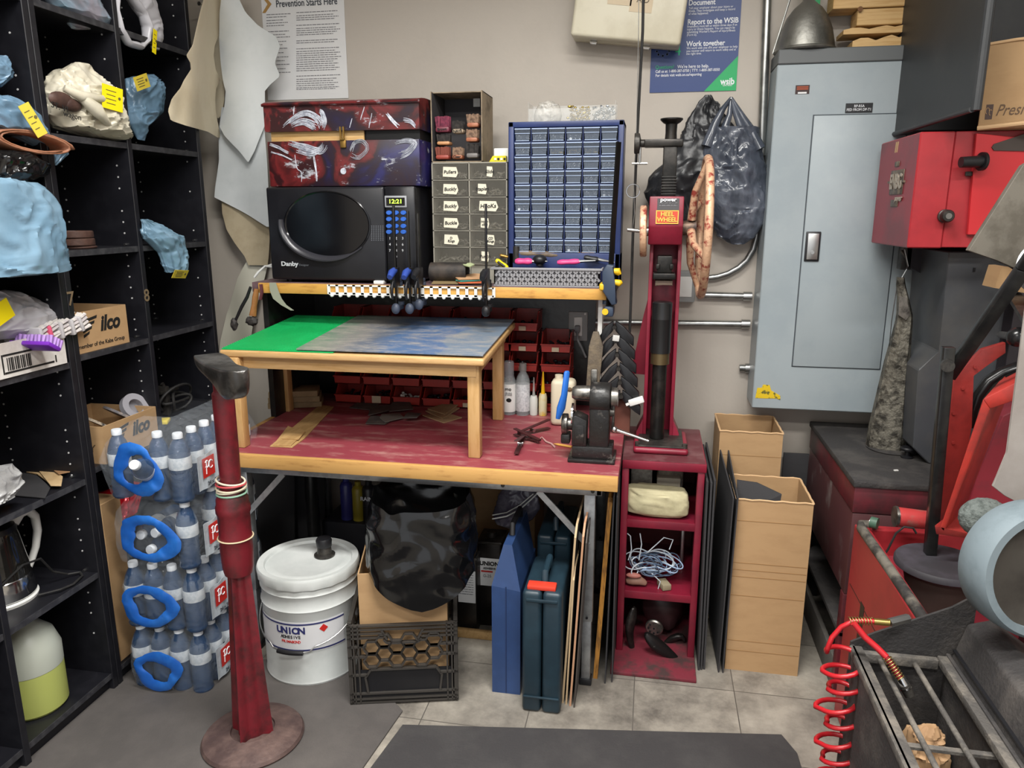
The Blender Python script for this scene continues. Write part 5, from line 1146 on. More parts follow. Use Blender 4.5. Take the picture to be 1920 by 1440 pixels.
q = PY(644, 262, ty0); bb = B(); bb.box((q.x-.010, ty0-.008, q.z-.026), (q.x+.010, ty0, q.z+.0), .002); bb.box((q.x-.008, ty0-.012, q.z+.0), (q.x-.003, ty0-.006, q.z+.04)); bb.box((q.x+.003, ty0-.012, q.z+.0), (q.x+.008, ty0-.006, q.z+.04)); bb.cyl((q.x-.008, ty0-.01, q.z+.0), (q.x+.008, ty0-.01, q.z+.0), .003, n=8); bb.done('latch', m_brass, t)
def smear(pts, r, yy, nm='paint_stroke'):
    r = (r[0]*1.3, r[1]*1.3)
    bb = B(); P3 = [PY(a, c, yy) for a, c in pts]
    fine = []
    for i in range(len(P3)-1):
        for k in range(4): fine.append(P3[i].lerp(P3[i+1], k/4))
    fine.append(P3[-1]); n = len(fine)
    def cr(u):
        i = min(int(u), len(P3)-2); f = u-i; a0, a1, a2, a3 = P3[max(i-1, 0)], P3[i], P3[i+1], P3[min(i+2, len(P3)-1)]
        return a1*1.0 + (a2-a0)*(.5*f) + (a0*2-a1*5+a2*4-a3)*(.5*f*f) + (a1*3-a0-a2*3+a3)*(.5*f**3)
    rs_ = random.Random(int(pts[0][0])); ns = max(1, int(max(r)/.0016))
    for s_ in range(ns):
        o_ = (s_+.5)/ns*2-1; u0, u1 = (rs_.uniform(0, .18), 1-rs_.uniform(0, .18)) if ns > 2 else (0, 1); path = []
        for i in range(15):
            u = (u0+(u1-u0)*i/14)*(len(P3)-1); p = cr(u); tt = (cr(min(u+.05, len(P3)-1))-cr(max(u-.05, 0))).normalized(); w = r[0]+(r[1]-r[0])*u/(len(P3)-1)
            path.append(p+V((-tt.z, 0, tt.x))*(o_*w+.0016*nz(p*40, 1, s_)))
        bb.tube(path, [.0013*(.5+.8*math.sin(PI*(i+.8)/16)) for i in range(15)], 5, flat=.45)
    o_ = bb.done(nm, m_pwt, t, ang=70)
yb_, yl = ty0-.0012, ty0-.0055
for pts, r, yy in [(((530, 240), (550, 222), (575, 212), (595, 222), (605, 238)), (.004, .011), yl), (((545, 235), (570, 228), (595, 240)), (.006, .012), yl), (((602, 243), (608, 228), (604, 212), (598, 208)), (.008, .005), yl), (((552, 185+10), (550, 215)), (.0015, .0015), yl),
    (((540, 268), (570, 275), (600, 283), (610, 268)), (.006, .011), yb_), (((555, 280), (585, 288), (605, 275)), (.008, .006), yb_), (((553, 290), (557, 315), (565, 323), (565, 341)), (.002, .002), yb_), (((588, 292), (592, 315), (594, 340)), (.0025, .002), yb_), (((505, 270), (525, 278), (545, 290)), (.004, .003), yb_), (((508, 285), (530, 292), (548, 300)), (.003, .002), yb_),
    (((658, 285), (665, 268), (680, 265), (688, 280), (672, 296), (658, 290)), (.005, .006), yb_), (((748, 292), (765, 285), (778, 268), (760, 264), (740, 268)), (.010, .004), yb_), (((725, 212), (735, 225), (748, 238)), (.003, .005), yl), (((755, 225), (770, 228), (780, 240)), (.006, .003), yl), (((683, 200), (676, 225)), (.002, .001), yl), (((697, 212), (692, 240)), (.002, .002), yl), (((660, 222), (656, 240)), (.002, .002), yl)]:
    smear(pts, r, yy)
q = PY(644, 321, ty0); bb = B(); bb.lathe([(0, -.001), (.010, -.001), (.010, .001), (0, .001)], (q.x, ty0-.001, q.z), 24, (0, 1, 0)); bb.tube([(q.x+(.0015+.0011*i/4)*math.cos(i*.7), ty0-.0022, q.z+(.0015+.0011*i/4)*math.sin(i*.7)) for i in range(26)], .0007, 5); bb.done('spiral_dot', m_pwt, t)

# ------------------------------------------------------------------ clear drawer cabinet, brush carton
dy = 2.52; X0, X1 = PY(811, 400, dy).x, PY(951, 400, dy).x; Z1 = PY(880, 305, dy).z; Z0 = PY(880, 478, dy).z-.03
t = thing('drawer_cabinet', 'small cabinet of twelve smoky clear drawers with hand written paper labels', 'drawer cabinet', ((X0+X1)/2, dy+.08, UZ))
m_grf = mat('greyish_frame', '#8f8b80', .5)
bb = B(); 
for x in (X0, (X0+X1)/2-.002, X1-.004): bb.box((x, dy, UZ), (x+.004, dy+.15, Z1))
nr = 6; dh = (Z1-Z0)/nr
for r in range(nr+1): bb.box((X0, dy, Z0+dh*r-.0018), (X1, dy+.15, Z0+dh*r+.0018))
bb.box((X0, dy+.146, UZ), (X1, dy+.15, Z1)); bb.mi = 1; bb.box((X0+.003, dy+.07, UZ), (X1-.003, dy+.072, Z1)); bb.mi = 0; bb.box((X0+.003, dy+.01, UZ), (X1-.003, dy+.15, Z0-.003)); bb.done('frame', [m_grf, mat('dark_drawer_inside', '#3a362e', .7)], t, flat=True)
m_smoke = film('smoky_clear_plastic', '#807c72', .18, .12, 0.0, 20)
names = [['Pullers', 'Slide'], ['Buckly', 'Staples'], ['Buckly', 'HooKs'], ['Buckle', 'Horn\nclips'], ['D\nRings', 'CD\nRings'], ['', 'Punch']]
m_metal_bits = mat('mixed_metal_bits', '#8f8b80', .4, .6, col2='#4a463c', scale=90)
for r in range(nr):
    for c_ in range(2):
        xa = X0+.005+c_*((X1-X0)/2); xb = xa+(X1-X0)/2-.008; za = Z1-dh*(r+1)+.003; zb = za+dh-.006
        bb = B(); bb.box((xa, dy-.006, za), (xb, dy-.003, zb)); bb.box((xa, dy-.003, za), (xb, dy+.13, za+.002)); bb.box((xa+.01, dy-.010, za+.002), (xb-.01, dy-.005, za+.005))
        d = bb.done('drawer', m_smoke, t, flat=True)
        bb = B(); q = random.Random(r*2+c_)
        for _ in range(34): 
            p = V((q.uniform(xa+.01, xb-.01), q.uniform(dy+.004, dy+.06), za+.005+q.random()*.016)); v = V((q.uniform(-1, 1), q.uniform(-.5, .5), q.uniform(-.4, .6))).normalized()*.009; bb.cyl(p-v, p+v, .0026, n=6)
        k_ = bb.done('small_hardware', m_metal_bits, d); k_['kind'] = 'stuff'
        s = names[r][c_]
        if s:
            cxx = (xa+xb)/2+(.0 if c_ == 0 else [.006, -.02, 0, -.012, .008, -.012][r]); w = .05 if c_ == 0 else [.02, .03, .062, .028, .026, .026][r]; czz = (za+zb)/2-.002; h = dh*.62
            bb = B(); bb.prism([(cxx-w/2, dy-.0075, czz-h*.42), (cxx+w*.42, dy-.0075, czz-h*.5), (cxx+w*.56, dy-.0075, czz-.1*h), (cxx+w*.44, dy-.0075, czz+h*.46), (cxx-w*.46, dy-.0075, czz+h*.5)], (0, .001, 0)); bb.done('paper_label', mat('cream_label', '#cfc9b6', .7), d, flat=True)
            sz = .016 if '\n' not in s else .0115
            txt(s, sz if s != 'HooKs' else .019, (cxx, dy-.0085, czz), d, m_ink, shear=.15, roll=.03, name='handwriting', off=.015, line=.85)
yk = 2.53; X0c, X1c = PY(808, 230, yk).x, PY(904, 230, yk).x; zc0 = Z1+.003; zc1 = PY(860, 170, yk).z
t = thing('cardboard_carton', 'open fronted cardboard carton of small brushes above the clear drawers', 'box', ((X0c+X1c)/2, yk+.09, zc0))
bb = B(); th = .003; bb.box((X0c, yk, zc0), (X0c+th, yk+.17, zc1)); bb.box((X1c-th, yk, zc0), (X1c, yk+.17, zc1)); bb.box((X0c, yk, zc0), (X1c, yk+.17, zc0+th)); bb.box((X0c, yk+.02, zc1-th), (X1c, yk+.17, zc1)); bb.mi = 1; bb.box((X0c+th, yk+.165, zc0+th), (X1c-th, yk+.169, zc1-th)); bb.box((X0c+th, yk+.003, zc0+th), (X0c+th+.001, yk+.165, zc1-th)); bb.box((X1c-th-.001, yk+.003, zc0+th), (X1c-th, yk+.165, zc1-th))
bb.done('carton', [mat('worn_carton', '#94846e', .8, col2='#6f6250', scale=14), mat('grey_lining', '#3e3c3e', .8)], t, flat=True)
bb = B(); q = PY(894, 190, yk+.16); bb.box((q.x-.012, yk+.158, q.z-.018), (q.x+.012, yk+.162, q.z+.012)); bb.done('white_patch', m_white, t, flat=True)
m_maroon = mat('maroon_bristles', '#7c3448', .7, col2='#5a2438', scale=80); m_tanb = mat('brown_bristles', '#8a705c', .75, col2='#5a463a', scale=80); m_darkb = mat('black_bristles', '#262322', .7, col2='#3a3532', scale=80); m_bw = mat('brush_wood', '#8a4a34', .5, col2='#a2694c', scale=12)
def shoebrush(label, px, py, w, h, up, mw, mb, s=None):
    w *= 1.12; h *= 1.1
    q = PY(px, py, yk+.012); t = thing('shoe_brush', label, 'brush', (q.x, yk+.03, q.z-h/2))
    hb = h*.36; bb = B(); z0 = q.z-h/2
    za, zb = (z0, z0+hb) if up else (z0+h-hb, z0+h)
    bb.box((q.x-w/2, yk+.010, za), (q.x+w/2, yk+.055, zb), .006, 2); bb.done('brush_back', mw, t)
    bb = B(); r_ = random.Random(int(px))
    for i in range(9):
        for j in range(3):
            x = q.x-w*.43+w*.86*i/8; y = yk+.016+.014*j; dx = r_.uniform(-.003, .003)
            if up: bb.cyl((x, y, zb-.001), (x+dx, y, z0+h+r_.uniform(-.004, .002)), .0022, .0042, 6)
            else: bb.cyl((x, y, za+.001), (x+dx, y, z0+r_.uniform(-.002, .004)), .0022, .0042, 6)
    bb.done('bristles', mb, t)
    if s: txt(s, .012, (q.x, yk+.009, (za+zb)/2), t, m_ink, roll=.05, name='handwriting', off=.02)
shoebrush('maroon brush, top left of the brushes in the carton', 829, 233, .043, .046, True, mat('maroon_wood', '#6b2c3a', .5), m_maroon, 'Brown')
shoebrush('dark brush with a white hand lettered label in the middle of the carton', 858, 238, .034, .036, True, mat('label_wood', '#a89680', .6), m_darkb, 'NAVE')
shoebrush('light bristled brush, top right in the carton', 886, 226, .036, .038, True, m_bw, m_tanb)
shoebrush('small brush with a pale wooden back, left side middle row', 831, 262, .040, .030, True, mat('pale_brush_wood', '#b9875c', .5), m_darkb)
shoebrush('brown bristled brush, right side middle row of the carton', 884, 254, .036, .036, True, m_bw, m_tanb)
shoebrush('reddish brush, bottom left corner of the carton', 829, 287, .042, .036, True, mat('red_brush_wood', '#8f3f34', .5), mat('rust_bristles', '#7a4034', .7))
shoebrush('brown brush with writing, bottom middle of the carton', 857, 287, .032, .034, True, m_bw, m_tanb, 'Clear')
shoebrush('black brush with a grey handle, bottom right of the carton', 885, 283, .036, .040, True, mat('grey_brush_back', '#6e6a68', .5), m_darkb)
# yellow pack
q = PY(934, 293, 2.56)
t = thing('yellow_pack', 'small yellow blister pack with white squares on the clear drawers', 'pack', (q.x, 2.57, Z1)); bb = B(); bb.prism([(q.x-.034, 2.565, Z1+.002), (q.x+.026, 2.565, Z1+.002), (q.x+.026, 2.565, Z1+.024), (q.x-.02, 2.565, Z1+.024)], (0, .02, 0), .001, 1); bb.done('pack', mat('yellow_pack_card', '#cfc014', .5), t, flat=True)
for k in range(4): bb = B(); x = q.x-.014+.0105*k; bb.box((x, 2.563, Z1+.010), (x+.007, 2.5652, Z1+.017)); bb.done('white_square', [m_white, m_blk][k % 2], t, flat=True)
bb = B(); bb.box((q.x-.02, 2.585, Z1+.001), (q.x+.03, 2.64, Z1+.05), .003); tag(bb.done('paper_packet', m_white), 'white paper packet standing behind the yellow pack', 'packet')

# ------------------------------------------------------------------ blue small parts cabinet
by0 = 2.51; X0, X1 = PY(954, 350, by0).x, PY(1167, 350, by0).x; Z1 = PY(1060, 227, by0).z
m_bluep = mat('royal_blue_plastic', '#1e2c58', .4, col2='#243464', scale=6); m_dr = film('frosted_drawer', '#76808f', .26, .2, 0.0, 20)
t = thing('parts_cabinet', 'blue plastic parts cabinet with rows of small clear drawers', 'parts cabinet', ((X0+X1)/2, by0+.08, UZ))
fw = .018; gx0, gx1 = X0+fw, X1-fw; gz1 = PY(1060, 238, by0).z; gz0 = PY(1060, 474, by0).z; cw, rh = (gx1-gx0)/6, (gz1-gz0)/9
bb = B(); bb.box((X0, by0-.008, UZ), (X0+fw, by0+.15, Z1), .003); bb.box((X1-fw, by0-.008, UZ), (X1, by0+.15, Z1), .003); bb.box((X0, by0-.008, gz1), (X1, by0+.15, Z1), .003); bb.box((X0, by0-.008, UZ), (X1, by0+.15, gz0), .003); bb.box((X0+.002, by0+.14, UZ), (X1-.002, by0+.15, Z1-.002)); bb.done('frame', m_bluep, t)
bb = B(); bb.box((gx0, by0+.06, gz0), (gx1, by0+.062, gz1)); bb.done('drawer_backs', mat('slate_drawer_back', '#3f4756', .6), t)
bb = B()
for r in range(1, 9): bb.box((gx0, by0, gz0+rh*r-.0012), (gx1, by0+.14, gz0+rh*r+.0012))
for c_ in range(1, 6): bb.box((gx0+cw*c_-.0012, by0, gz0), (gx0+cw*c_+.0012, by0+.14, gz1))
bb.done('divider_grid', m_bluep, t, flat=True)
def pdrawer(parent):
    bb = B(); w, h = cw-.005, rh-.005
    bb.prism([(-w/2, -.004, h), (w/2, -.004, h), (w/2-.004, -.004, 0), (-w/2+.004, -.004, 0)], (0, .003, 0)); bb.box((-w/2+.003, -.001, 0), (w/2-.003, .11, .0015)); bb.box((-w/2+.002, -.013, h-.006), (w/2-.002, -.003, h-.003))
    bb.mi = 1
    bb.box((-w/2, -.006, h-.003), (w/2, -.003, h)); bb.box((-w/2+.003, -.006, 0), (w/2-.003, -.0035, .0018)); bb.box((-w/2+.001, -.0055, h*.58), (w/2-.001, -.0035, h*.62))
    return bb.done('drawer', [m_dr, mat('pale_blue_edge', '#9fb0cc', .3)], parent, L=True, flat=True)
fill = {}
m_brassbits = mat('brass_bits', '#b9a050', .35, .8, col2='#8a7434', scale=80); m_zinc = mat('zinc_bits', '#b6babe', .35, .8, col2='#5a5e64', scale=90); m_darkbits = mat('dark_bits', '#3c424c', .5)
def hw(m, seed, n, rings=False):
    bb = B(); q = random.Random(seed)
    for _ in range(n):
        p = V((q.uniform(-cw*.34, cw*.34), q.uniform(.004, .05), .003+q.random()*rh*.33))
        if rings or q.random() < .4:
            ax = V((q.uniform(-1, 1), q.uniform(-1, .2), q.uniform(-1, 1))); bb.lathe([(.0022, -.0008), (.0042, -.0008), (.0042, .0008), (.0022, .0008), (.0022, -.0008)], p, 8, ax)
        else:
            v = V((q.uniform(-1, 1), q.uniform(-1, 1), q.uniform(-.5, .5))).normalized()*.004; bb.cyl(p-v, p+v, .0018, n=6)
    return bb
proto_d = None; hws = {}
rowfill = ['zzzrd.', 'zdbbb.', 'dzdz.z', '.dz.zz', '.dddzr', 'rd.zrd', '.zrzzz', 'd..d..', 'zzzrzz']
for r in range(9):
    for c_ in range(6):
        loc = V((gx0+cw*(c_+.5), by0, gz1-rh*(r+1)+.0025))-ROOT[t]
        if proto_d is None: proto_d = pdrawer(t); d = proto_d
        else: d = bpy.data.objects.new('drawer', proto_d.data); sc.collection.objects.link(d); d.parent = t
        d.location = loc
        k = rowfill[r][c_]
        if k != '.':
            kk = (k, (r+c_) % 2)
            if kk not in hws: hws[kk] = hw({'z': m_zinc, 'd': m_darkbits, 'b': m_brassbits, 'r': m_zinc}[k], ord(k)+kk[1], 34 if k != 'r' else 16, k == 'r').done('small_hardware', {'z': m_zinc, 'd': m_darkbits, 'b': m_brassbits, 'r': m_zinc}[k], d, L=True); hws[kk]['kind'] = 'stuff'
            else: h_ = hws[kk].copy(); sc.collection.objects.link(h_); h_.parent = d
# tray on top
q0, q1 = PY(993, 224, 2.56), PY(1156, 190, 2.56)
t = thing('clear_tray', 'clear acrylic tray with bags of rivets on top of the blue cabinet', 'tray', ((q0.x+q1.x)/2, 2.58, Z1))
m_acr = film('clear_acrylic', '#cfd0cc', .22, .05, .05, 10)
bb = B(); zt = Z1+.062; a0, a1 = q0.x, q1.x; 
for b0, b1 in (((a0, 2.53, Z1+.001), (a1, 2.532, zt-.02)), ((a0, 2.63, Z1+.001), (a1, 2.632, zt)), ((a0, 2.53, Z1+.001), (a0+.002, 2.63, zt)), ((a1-.002, 2.53, Z1+.001), (a1, 2.63, zt)), ((a0, 2.53, Z1+.001), (a1, 2.63, Z1+.003))): bb.box(b0, b1)
for k in range(1, 4): bb.box((a0+(a1-a0)*k/4, 2.53, Z1+.003), (a0+(a1-a0)*k/4+.002, 2.63, Z1+.03))
bb.done('tray', m_acr, t, flat=True)
for k, (px, m, lb) in enumerate([(1030, mat('clear_bag_bits', '#a8a49c', .25, col2='#7d7a74', scale=40, bump=.4, bscale=60), 'crumpled clear bag of rivets, left in the acrylic tray'), (1085, m_brassbits, 'heap of brass rivets in the middle of the acrylic tray'), (1132, m_zinc, 'heap of dark metal clips at the right of the acrylic tray')]):
    q = PY(px, 210, 2.57)
    bb = B()
    if k == 0: baggy(bb, [(Z1+.07, q.x-.02, q.x+.01), (Z1+.06, q.x-.04, q.x+.03), (Z1+.03, q.x-.055, q.x+.045), (Z1+.006, q.x-.05, q.x+.04)], 2.58, .5, 'Y', .012, 3, 20, 30)
    else: pile(bb, q.x, 2.58, Z1+.008, .07, .05, [0, .045, .042][k], 90, .005, k)
    o = bb.done(['rivet_bag', 'brass_rivets', 'metal_clips'][k], m); tag(o, lb, ['bag', 'rivets', 'clips'][k]); 
    if k: o['kind'] = 'stuff'

# ------------------------------------------------------------------ basket of tools
ky = 2.425; X0, X1 = PY(920, 500, ky).x, PY(1130, 500, ky).x; zt = UZ+.062; zb = UZ+.001
t = thing('tool_basket', 'grey woven plastic basket full of hand tools on the upper shelf', 'basket', ((X0+X1)/2, ky+.07, UZ))
m_bask = mat('grey_plastic', '#86868a', .45); bb = B(); kd = .13
xb0, xb1 = X0+.010, X1-.010
bb.box((X0, ky-.004, zt-.008), (X1, ky+.004, zt), .002); bb.box((X0, ky+kd, zt-.008), (X1, ky+kd+.006, zt), .002); bb.box((X0, ky, zt-.008), (X0+.006, ky+kd, zt), .002); bb.box((X1-.006, ky, zt-.008), (X1, ky+kd, zt), .002); bb.done('rim', m_bask, t)
bb = B(); bb.box((xb0, ky+.006, zb), (xb1, ky+.010, zt-.008)); bb.box((xb0, ky+kd-.01, zb), (xb1, ky+kd-.006, zt-.008)); bb.box((xb0, ky+.006, zb), (xb0+.004, ky+kd-.006, zt-.008)); bb.box((xb1-.004, ky+.006, zb), (xb1, ky+kd-.006, zt-.008)); bb.box((xb0, ky+.006, zb), (xb1, ky+kd-.006, zb+.003))
bb.done('liner', mat('dark_grey_weave_gap', '#4c4b4e', .6), t, flat=True)
bb = B(); n = 17
for r in range(4):
    z = zb+.006+.0135*r
    for k in range(n):
        x = xb0+.006+(xb1-xb0-.012)*(k+(.5 if r % 2 else 0))/n
        if x > xb1-.012: continue
        w = (xb1-xb0)/n
        bb.bar((x, ky+.003, z), (x+w*.42, ky+.003, z+.009), .0075, .006, up=(0, 1, 0)); bb.bar((x+w*.84, ky+.003, z), (x+w*.42, ky+.003, z+.009), .0075, .006, up=(0, 1, 0))
        bb.bar((x+w*.42, ky+.003, z+.009), (x+w*.42, ky+.003, z+.014), .005, .006, up=(0, 1, 0))
bb.box((xb0, ky+.0, zb), (xb1, ky+.006, zb+.005)); bb.done('woven_front', m_bask, t, flat=True)
def handle_tool(name, label, cat, p0, p1, r, m, z=None, y=ky+.05, flat=.75, extra=None):
    a, c = PY(p0[0], p0[1], y), PY(p1[0], p1[1], y); t = thing(name, label, cat, (a+c)/2)
    bb = B(); pts = [a.lerp(c, i/8) for i in range(9)]; bb.tube(pts, [r*q for q in (.6, .95, 1, .92, .9, 1, 1.05, .95, .6)], 12, flat=flat); bb.done('handle', m, t, ang=60)
    if extra: extra(t, a, c)
    return t
def steel_tip(t, a, c):
    d = (c-a).normalized(); bb = B(); bb.cyl(c-d*.005, c+d*.05, .006, .002, 10); bb.done('blade', m_steel, t)
handle_tool('utility_knife', 'yellow and black utility knife at the left of the basket', 'knife', (930, 487), (952, 503), .009, mat('bright_yellow_plastic', '#d8c21a', .4), y=ky+.045, extra=lambda t, a, c: (lambda bb: (bb.tube([a.lerp(c, .2)+V((0, -.01, 0)), a.lerp(c, .8)+V((0, -.01, 0))], .004, 8), bb.done('grip_inlay', m_blk, t)))(B()))
handle_tool('pliers', 'pink handled tool left of the middle of the basket', 'pliers', (966, 490), (998, 490), .012, mat('hot_pink_plastic', '#c23a74', .4), y=ky+.03, extra=steel_tip)
handle_tool('scissors', 'pink handled scissors right of the middle of the basket', 'scissors', (1045, 492), (1088, 490), .010, mat('hot_pink_plastic', '#c23a74', .4), y=ky+.035, extra=steel_tip)
handle_tool('hammer', 'worn hammer lying across the top of the basket', 'hammer', (968, 474), (1054, 478), .011, mat('worn_tool_wood', '#6a5a48', .6, col2='#4a3e34', scale=20), y=ky+.085, extra=lambda t, a, c: (lambda bb: (bb.cyl(a+V((-.0, 0, -.03)), a+V((0, 0, .022)), .014, .012, 14), bb.done('hammer_head', m_iron, t)))(B()))
q = PY(1012, 487, ky+.04); bb = B(); bb.sphere((q.x, ky+.04, q.z), (.024, .024, .017), 20, 12); bb.cyl((q.x, ky+.04, q.z-.02), (q.x, ky+.04, q.z), .012, n=12); tag(bb.done('rubber_ball', m_blk), 'round black rubber ball between the pink handled tools in the basket', 'ball')
handle_tool('awl', 'dark handled awl at the right end of the basket', 'awl', (1095, 482), (1124, 487), .009, m_blk, y=ky+.06, extra=steel_tip)
handle_tool('leather_tool', 'tan wooden handled tool lying behind the pink scissors', 'tool', (1080, 476), (1115, 474), .006, m_wood, y=ky+.10)
handle_tool('file_tool', 'brass coloured tool leaning at the left end of the basket', 'tool', (937, 478), (953, 482), .006, mat('worn_brass', '#94743c', .4, .8), y=ky+.08)

# ------------------------------------------------------------------ rolls and scraps beside the basket
ry = 2.45; a, c = PY(803, 493, ry), PY(872, 486, ry); t = thing('fabric_roll', 'dark rolled piece of material lying on the upper shelf beside the clamps', 'roll', (a+c)/2)
bb = B(); g = []
for i in range(36):
    th = i/35*2*PI*1.7; r = .034-.010*i/35; g.append([V((a.x+(c.x-a.x)*j/6, ry+.03+r*math.cos(th), UZ+.037+r*math.sin(th)+.002*j/6)) for j in range(7)])
bb.sheet(g, .002, (0, .1, 1)); bb.done('rolled_sheet', mat('black_brown_material', '#201d1c', .6, col2='#3a322c', scale=20), t, ang=60)
for k, (pts, m, lb) in enumerate([(((810, 512), (840, 508), (885, 500), (860, 524), (812, 526)), mat('olive_leather', '#7a6848', .7), 'olive leather scrap under the dark roll'), (((850, 512), (880, 495), (905, 497), (900, 520), (862, 524)), mat('tan_scrap', '#b08a66', .7), 'tan rounded leather scrap in front of the clear drawers'), (((855, 517), (902, 508), (902, 516), (866, 522)), mat('teal_scrap', '#4a9488', .6), 'teal coloured scrap in the heap by the basket'), (((858, 521), (905, 513), (905, 525), (864, 527)), mat('orange_scrap', '#c8643e', .6), 'orange red scrap lowest in the heap by the basket'), (((862, 478), (878, 474), (888, 482), (884, 494), (872, 488)), mat('lime_scrap', '#a3ad84', .7), 'pale lime folded scrap on the dark roll')]):
    z = UZ+[.002, .018, .012, .006, .060][k]; yy = ry-.01
    P3 = [PY(px, py, ry+.0) for px, py in pts]; base = min(p.z for p in P3)
    bb = B(); bb.prism([V((p.x, ry-.02+(p.z-base)*1.6, z+(p.z-base)*.25)) for p in P3], (0, -.0005, .003)); tag(bb.done('material_scrap', m), lb, 'scrap')

# ------------------------------------------------------------------ clamps
m_bar = mat('dark_steel_bar', '#2c2b2b', .35, .8); m_blue = mat('blue_grip', '#2d4590', .4); m_pad = mat('dark_pad', '#3a4150', .5)
def barclamp(label, px, y, top, bot, mgrip, big=1.0, mpad=None, zz=None):
    q = PY(px, 500, y); x = q.x; zt_, zb_ = PY(px, top, y).z, PY(px, bot, y).z
    t = thing('bar_clamp', label, 'clamp', (x, y, zb_)); s = big
    bb = B(); bb.box((x-.0028*s, y-.009*s, zb_), (x+.0028*s, y+.006*s, zt_), .001); bb.done('steel_bar', m_bar, t)
    bb = B(); z0 = UZ+.012; bb.prism([(x-.009*s, y-.030*s, z0-.015), (x-.009*s, y+.015, z0-.01), (x-.009*s, y+.015, z0+.05*s), (x-.009*s, y-.022*s, z0+.05*s), (x-.009*s, y-.045*s, z0+.03*s)], (.018*s, 0, 0), .003); bb.done('trigger_head', m_blk, t)
    bb = B(); bb.tube([(x, y-.015*s, z0+.04*s), (x, y-.04*s, z0+.035*s), (x, y-.062*s, z0+.022*s)], [.011*s, .0125*s, .009*s], 12); bb.done('grip', mgrip, t, ang=60)
    bb = B(); bb.tube([(x, y-.03*s, z0+.01), (x, y-.045*s, z0-.01), (x, y-.048*s, z0-.035*s), (x, y-.04*s, z0-.05*s)], [.006*s, .006*s, .005*s, .004*s], 8); bb.done('trigger', m_blk, t, ang=60)
    bb = B(); zl = zb_; bb.box((x-.008*s, y-.012, zl-.004), (x+.008*s, y+.05, zl+.012*s), .003); bb.cyl((x, y+.04, zl+.012*s), (x, y+.04, zl+.022*s), .012*s, n=14); bb.sphere((x, y-.014, zl+.004), (.015*s, .012*s, .018*s), 14, 10); bb.done('fixed_jaw', mpad or m_pad, t)
    bb = B(); bb.box((x-.007*s, y+.01, z0-.002), (x+.007*s, y+.045, z0+.012), .003); bb.cyl((x, y+.034, UZ+.001), (x, y+.034, z0), .011*s, n=14); bb.done('sliding_jaw', mpad or m_pad, t)
    return t
cy_ = UY0-.034
barclamp('left one of the two blue and black bar clamps on the shelf edge', 742, cy_, 385, 580, m_blue)
barclamp('right one of the two blue and black bar clamps on the shelf edge', 768, cy_, 395, 580, m_blue)
barclamp('black bar clamp with a thin bar right behind the two blue ones', 786, cy_+.012, 400, 572, m_blk)
barclamp('black bar clamp gripping the shelf edge at the left end of the basket', 912, cy_, 382, 585, m_blk, 1.0, m_blk)
# large yellow and blue clamp
q = PY(1145, 500, cy_); x = q.x; m_dkb = mat('slate_blue_plastic', '#2e3a4c', .45); m_cy = mat('clamp_yellow', '#d0a81c', .4)
t = thing('bar_clamp', 'large slate blue bar clamp with yellow trigger at the right end of the shelf', 'clamp', (x, cy_, UZ-.08))
zt_ = PY(1155, 265, cy_).z
bb = B(); bb.bar((x-.004, cy_+.0, UZ-.07), (x+.012, cy_+.02, zt_), .006, .018); bb.done('steel_bar', m_bar, t)
bb = B(); bb.prism([(x-.022, cy_-.03, UZ+.0), (x-.024, cy_-.03, UZ+.06), (x-.010, cy_-.03, UZ+.082), (x+.012, cy_-.03, UZ+.078), (x+.012, cy_-.03, UZ+.02), (x+.025, cy_-.03, UZ-.04), (x+.008, cy_-.03, UZ-.045)], (0, .045, 0), .005); bb.done('body', m_dkb, t)
bb = B(); bb.tube([(x+.008, cy_-.02, UZ+.062), (x+.024, cy_-.02, UZ+.06), (x+.030, cy_-.02, UZ+.050)], [.008, .012, .006], 10); bb.tube([(x+.008, cy_-.02, UZ+.028), (x+.03, cy_-.02, UZ+.024), (x+.038, cy_-.02, UZ+.028)], [.008, .011, .005], 10); bb.box((x-.032, cy_-.03, UZ+.001), (x-.016, cy_+.04, UZ+.022), .004); bb.done('trigger', m_cy, t, ang=60)
bb = B(); bb.box((x-.016, cy_-.02, UZ-.082), (x+.014, cy_+.06, UZ-.050), .006); bb.cyl((x-.012, cy_+.05, UZ-.05), (x-.012, cy_+.05, UZ-.037), .014, n=14); bb.mi = 1; bb.cyl((x-.012, cy_-.012, UZ-.066), (x-.012, cy_-.024, UZ-.066), .010, n=14); bb.done('fixed_jaw', [m_dkb, m_cy], t)

# ------------------------------------------------------------------ brushes and cords at the left end of the shelf
yl_ = 2.39
a, c = PY(470, 538, yl_), PY(442, 600, yl_); t = thing('wire_brush', 'slim black brush hanging at the left end of the upper shelf', 'brush', c)
bb = B(); bb.tube([a, a.lerp(c, .3)+V((.004, 0, 0)), a.lerp(c, .6), c], [.005, .006, .006, .005], 10); bb.done('handle', m_blk, t)
bb = B(); bb.sphere(PY(439, 608, yl_), (.012, .012, .022), 14, 10, .4, 2, 20); bb.done('bristles', m_darkb, t)
a, c = PY(481, 542, yl_), PY(474, 592, yl_); t = thing('glue_brush', 'wooden handled brush with black bristles hanging at the left end of the shelf', 'brush', c)
bb = B(); bb.tube([a, a.lerp(c, .3), a.lerp(c, .6), c], [.008, .011, .010, .013], 12, flat=.6); bb.done('handle', mat('brush_wood2', '#8f6034', .5, col2='#7a4e28', scale=20), t, ang=60)
bb = B(); p = PY(472, 602, yl_); bb.sphere(p, (.022, .014, .016), 16, 10, .3, 4, 20); bb.done('bristles', m_darkb, t)
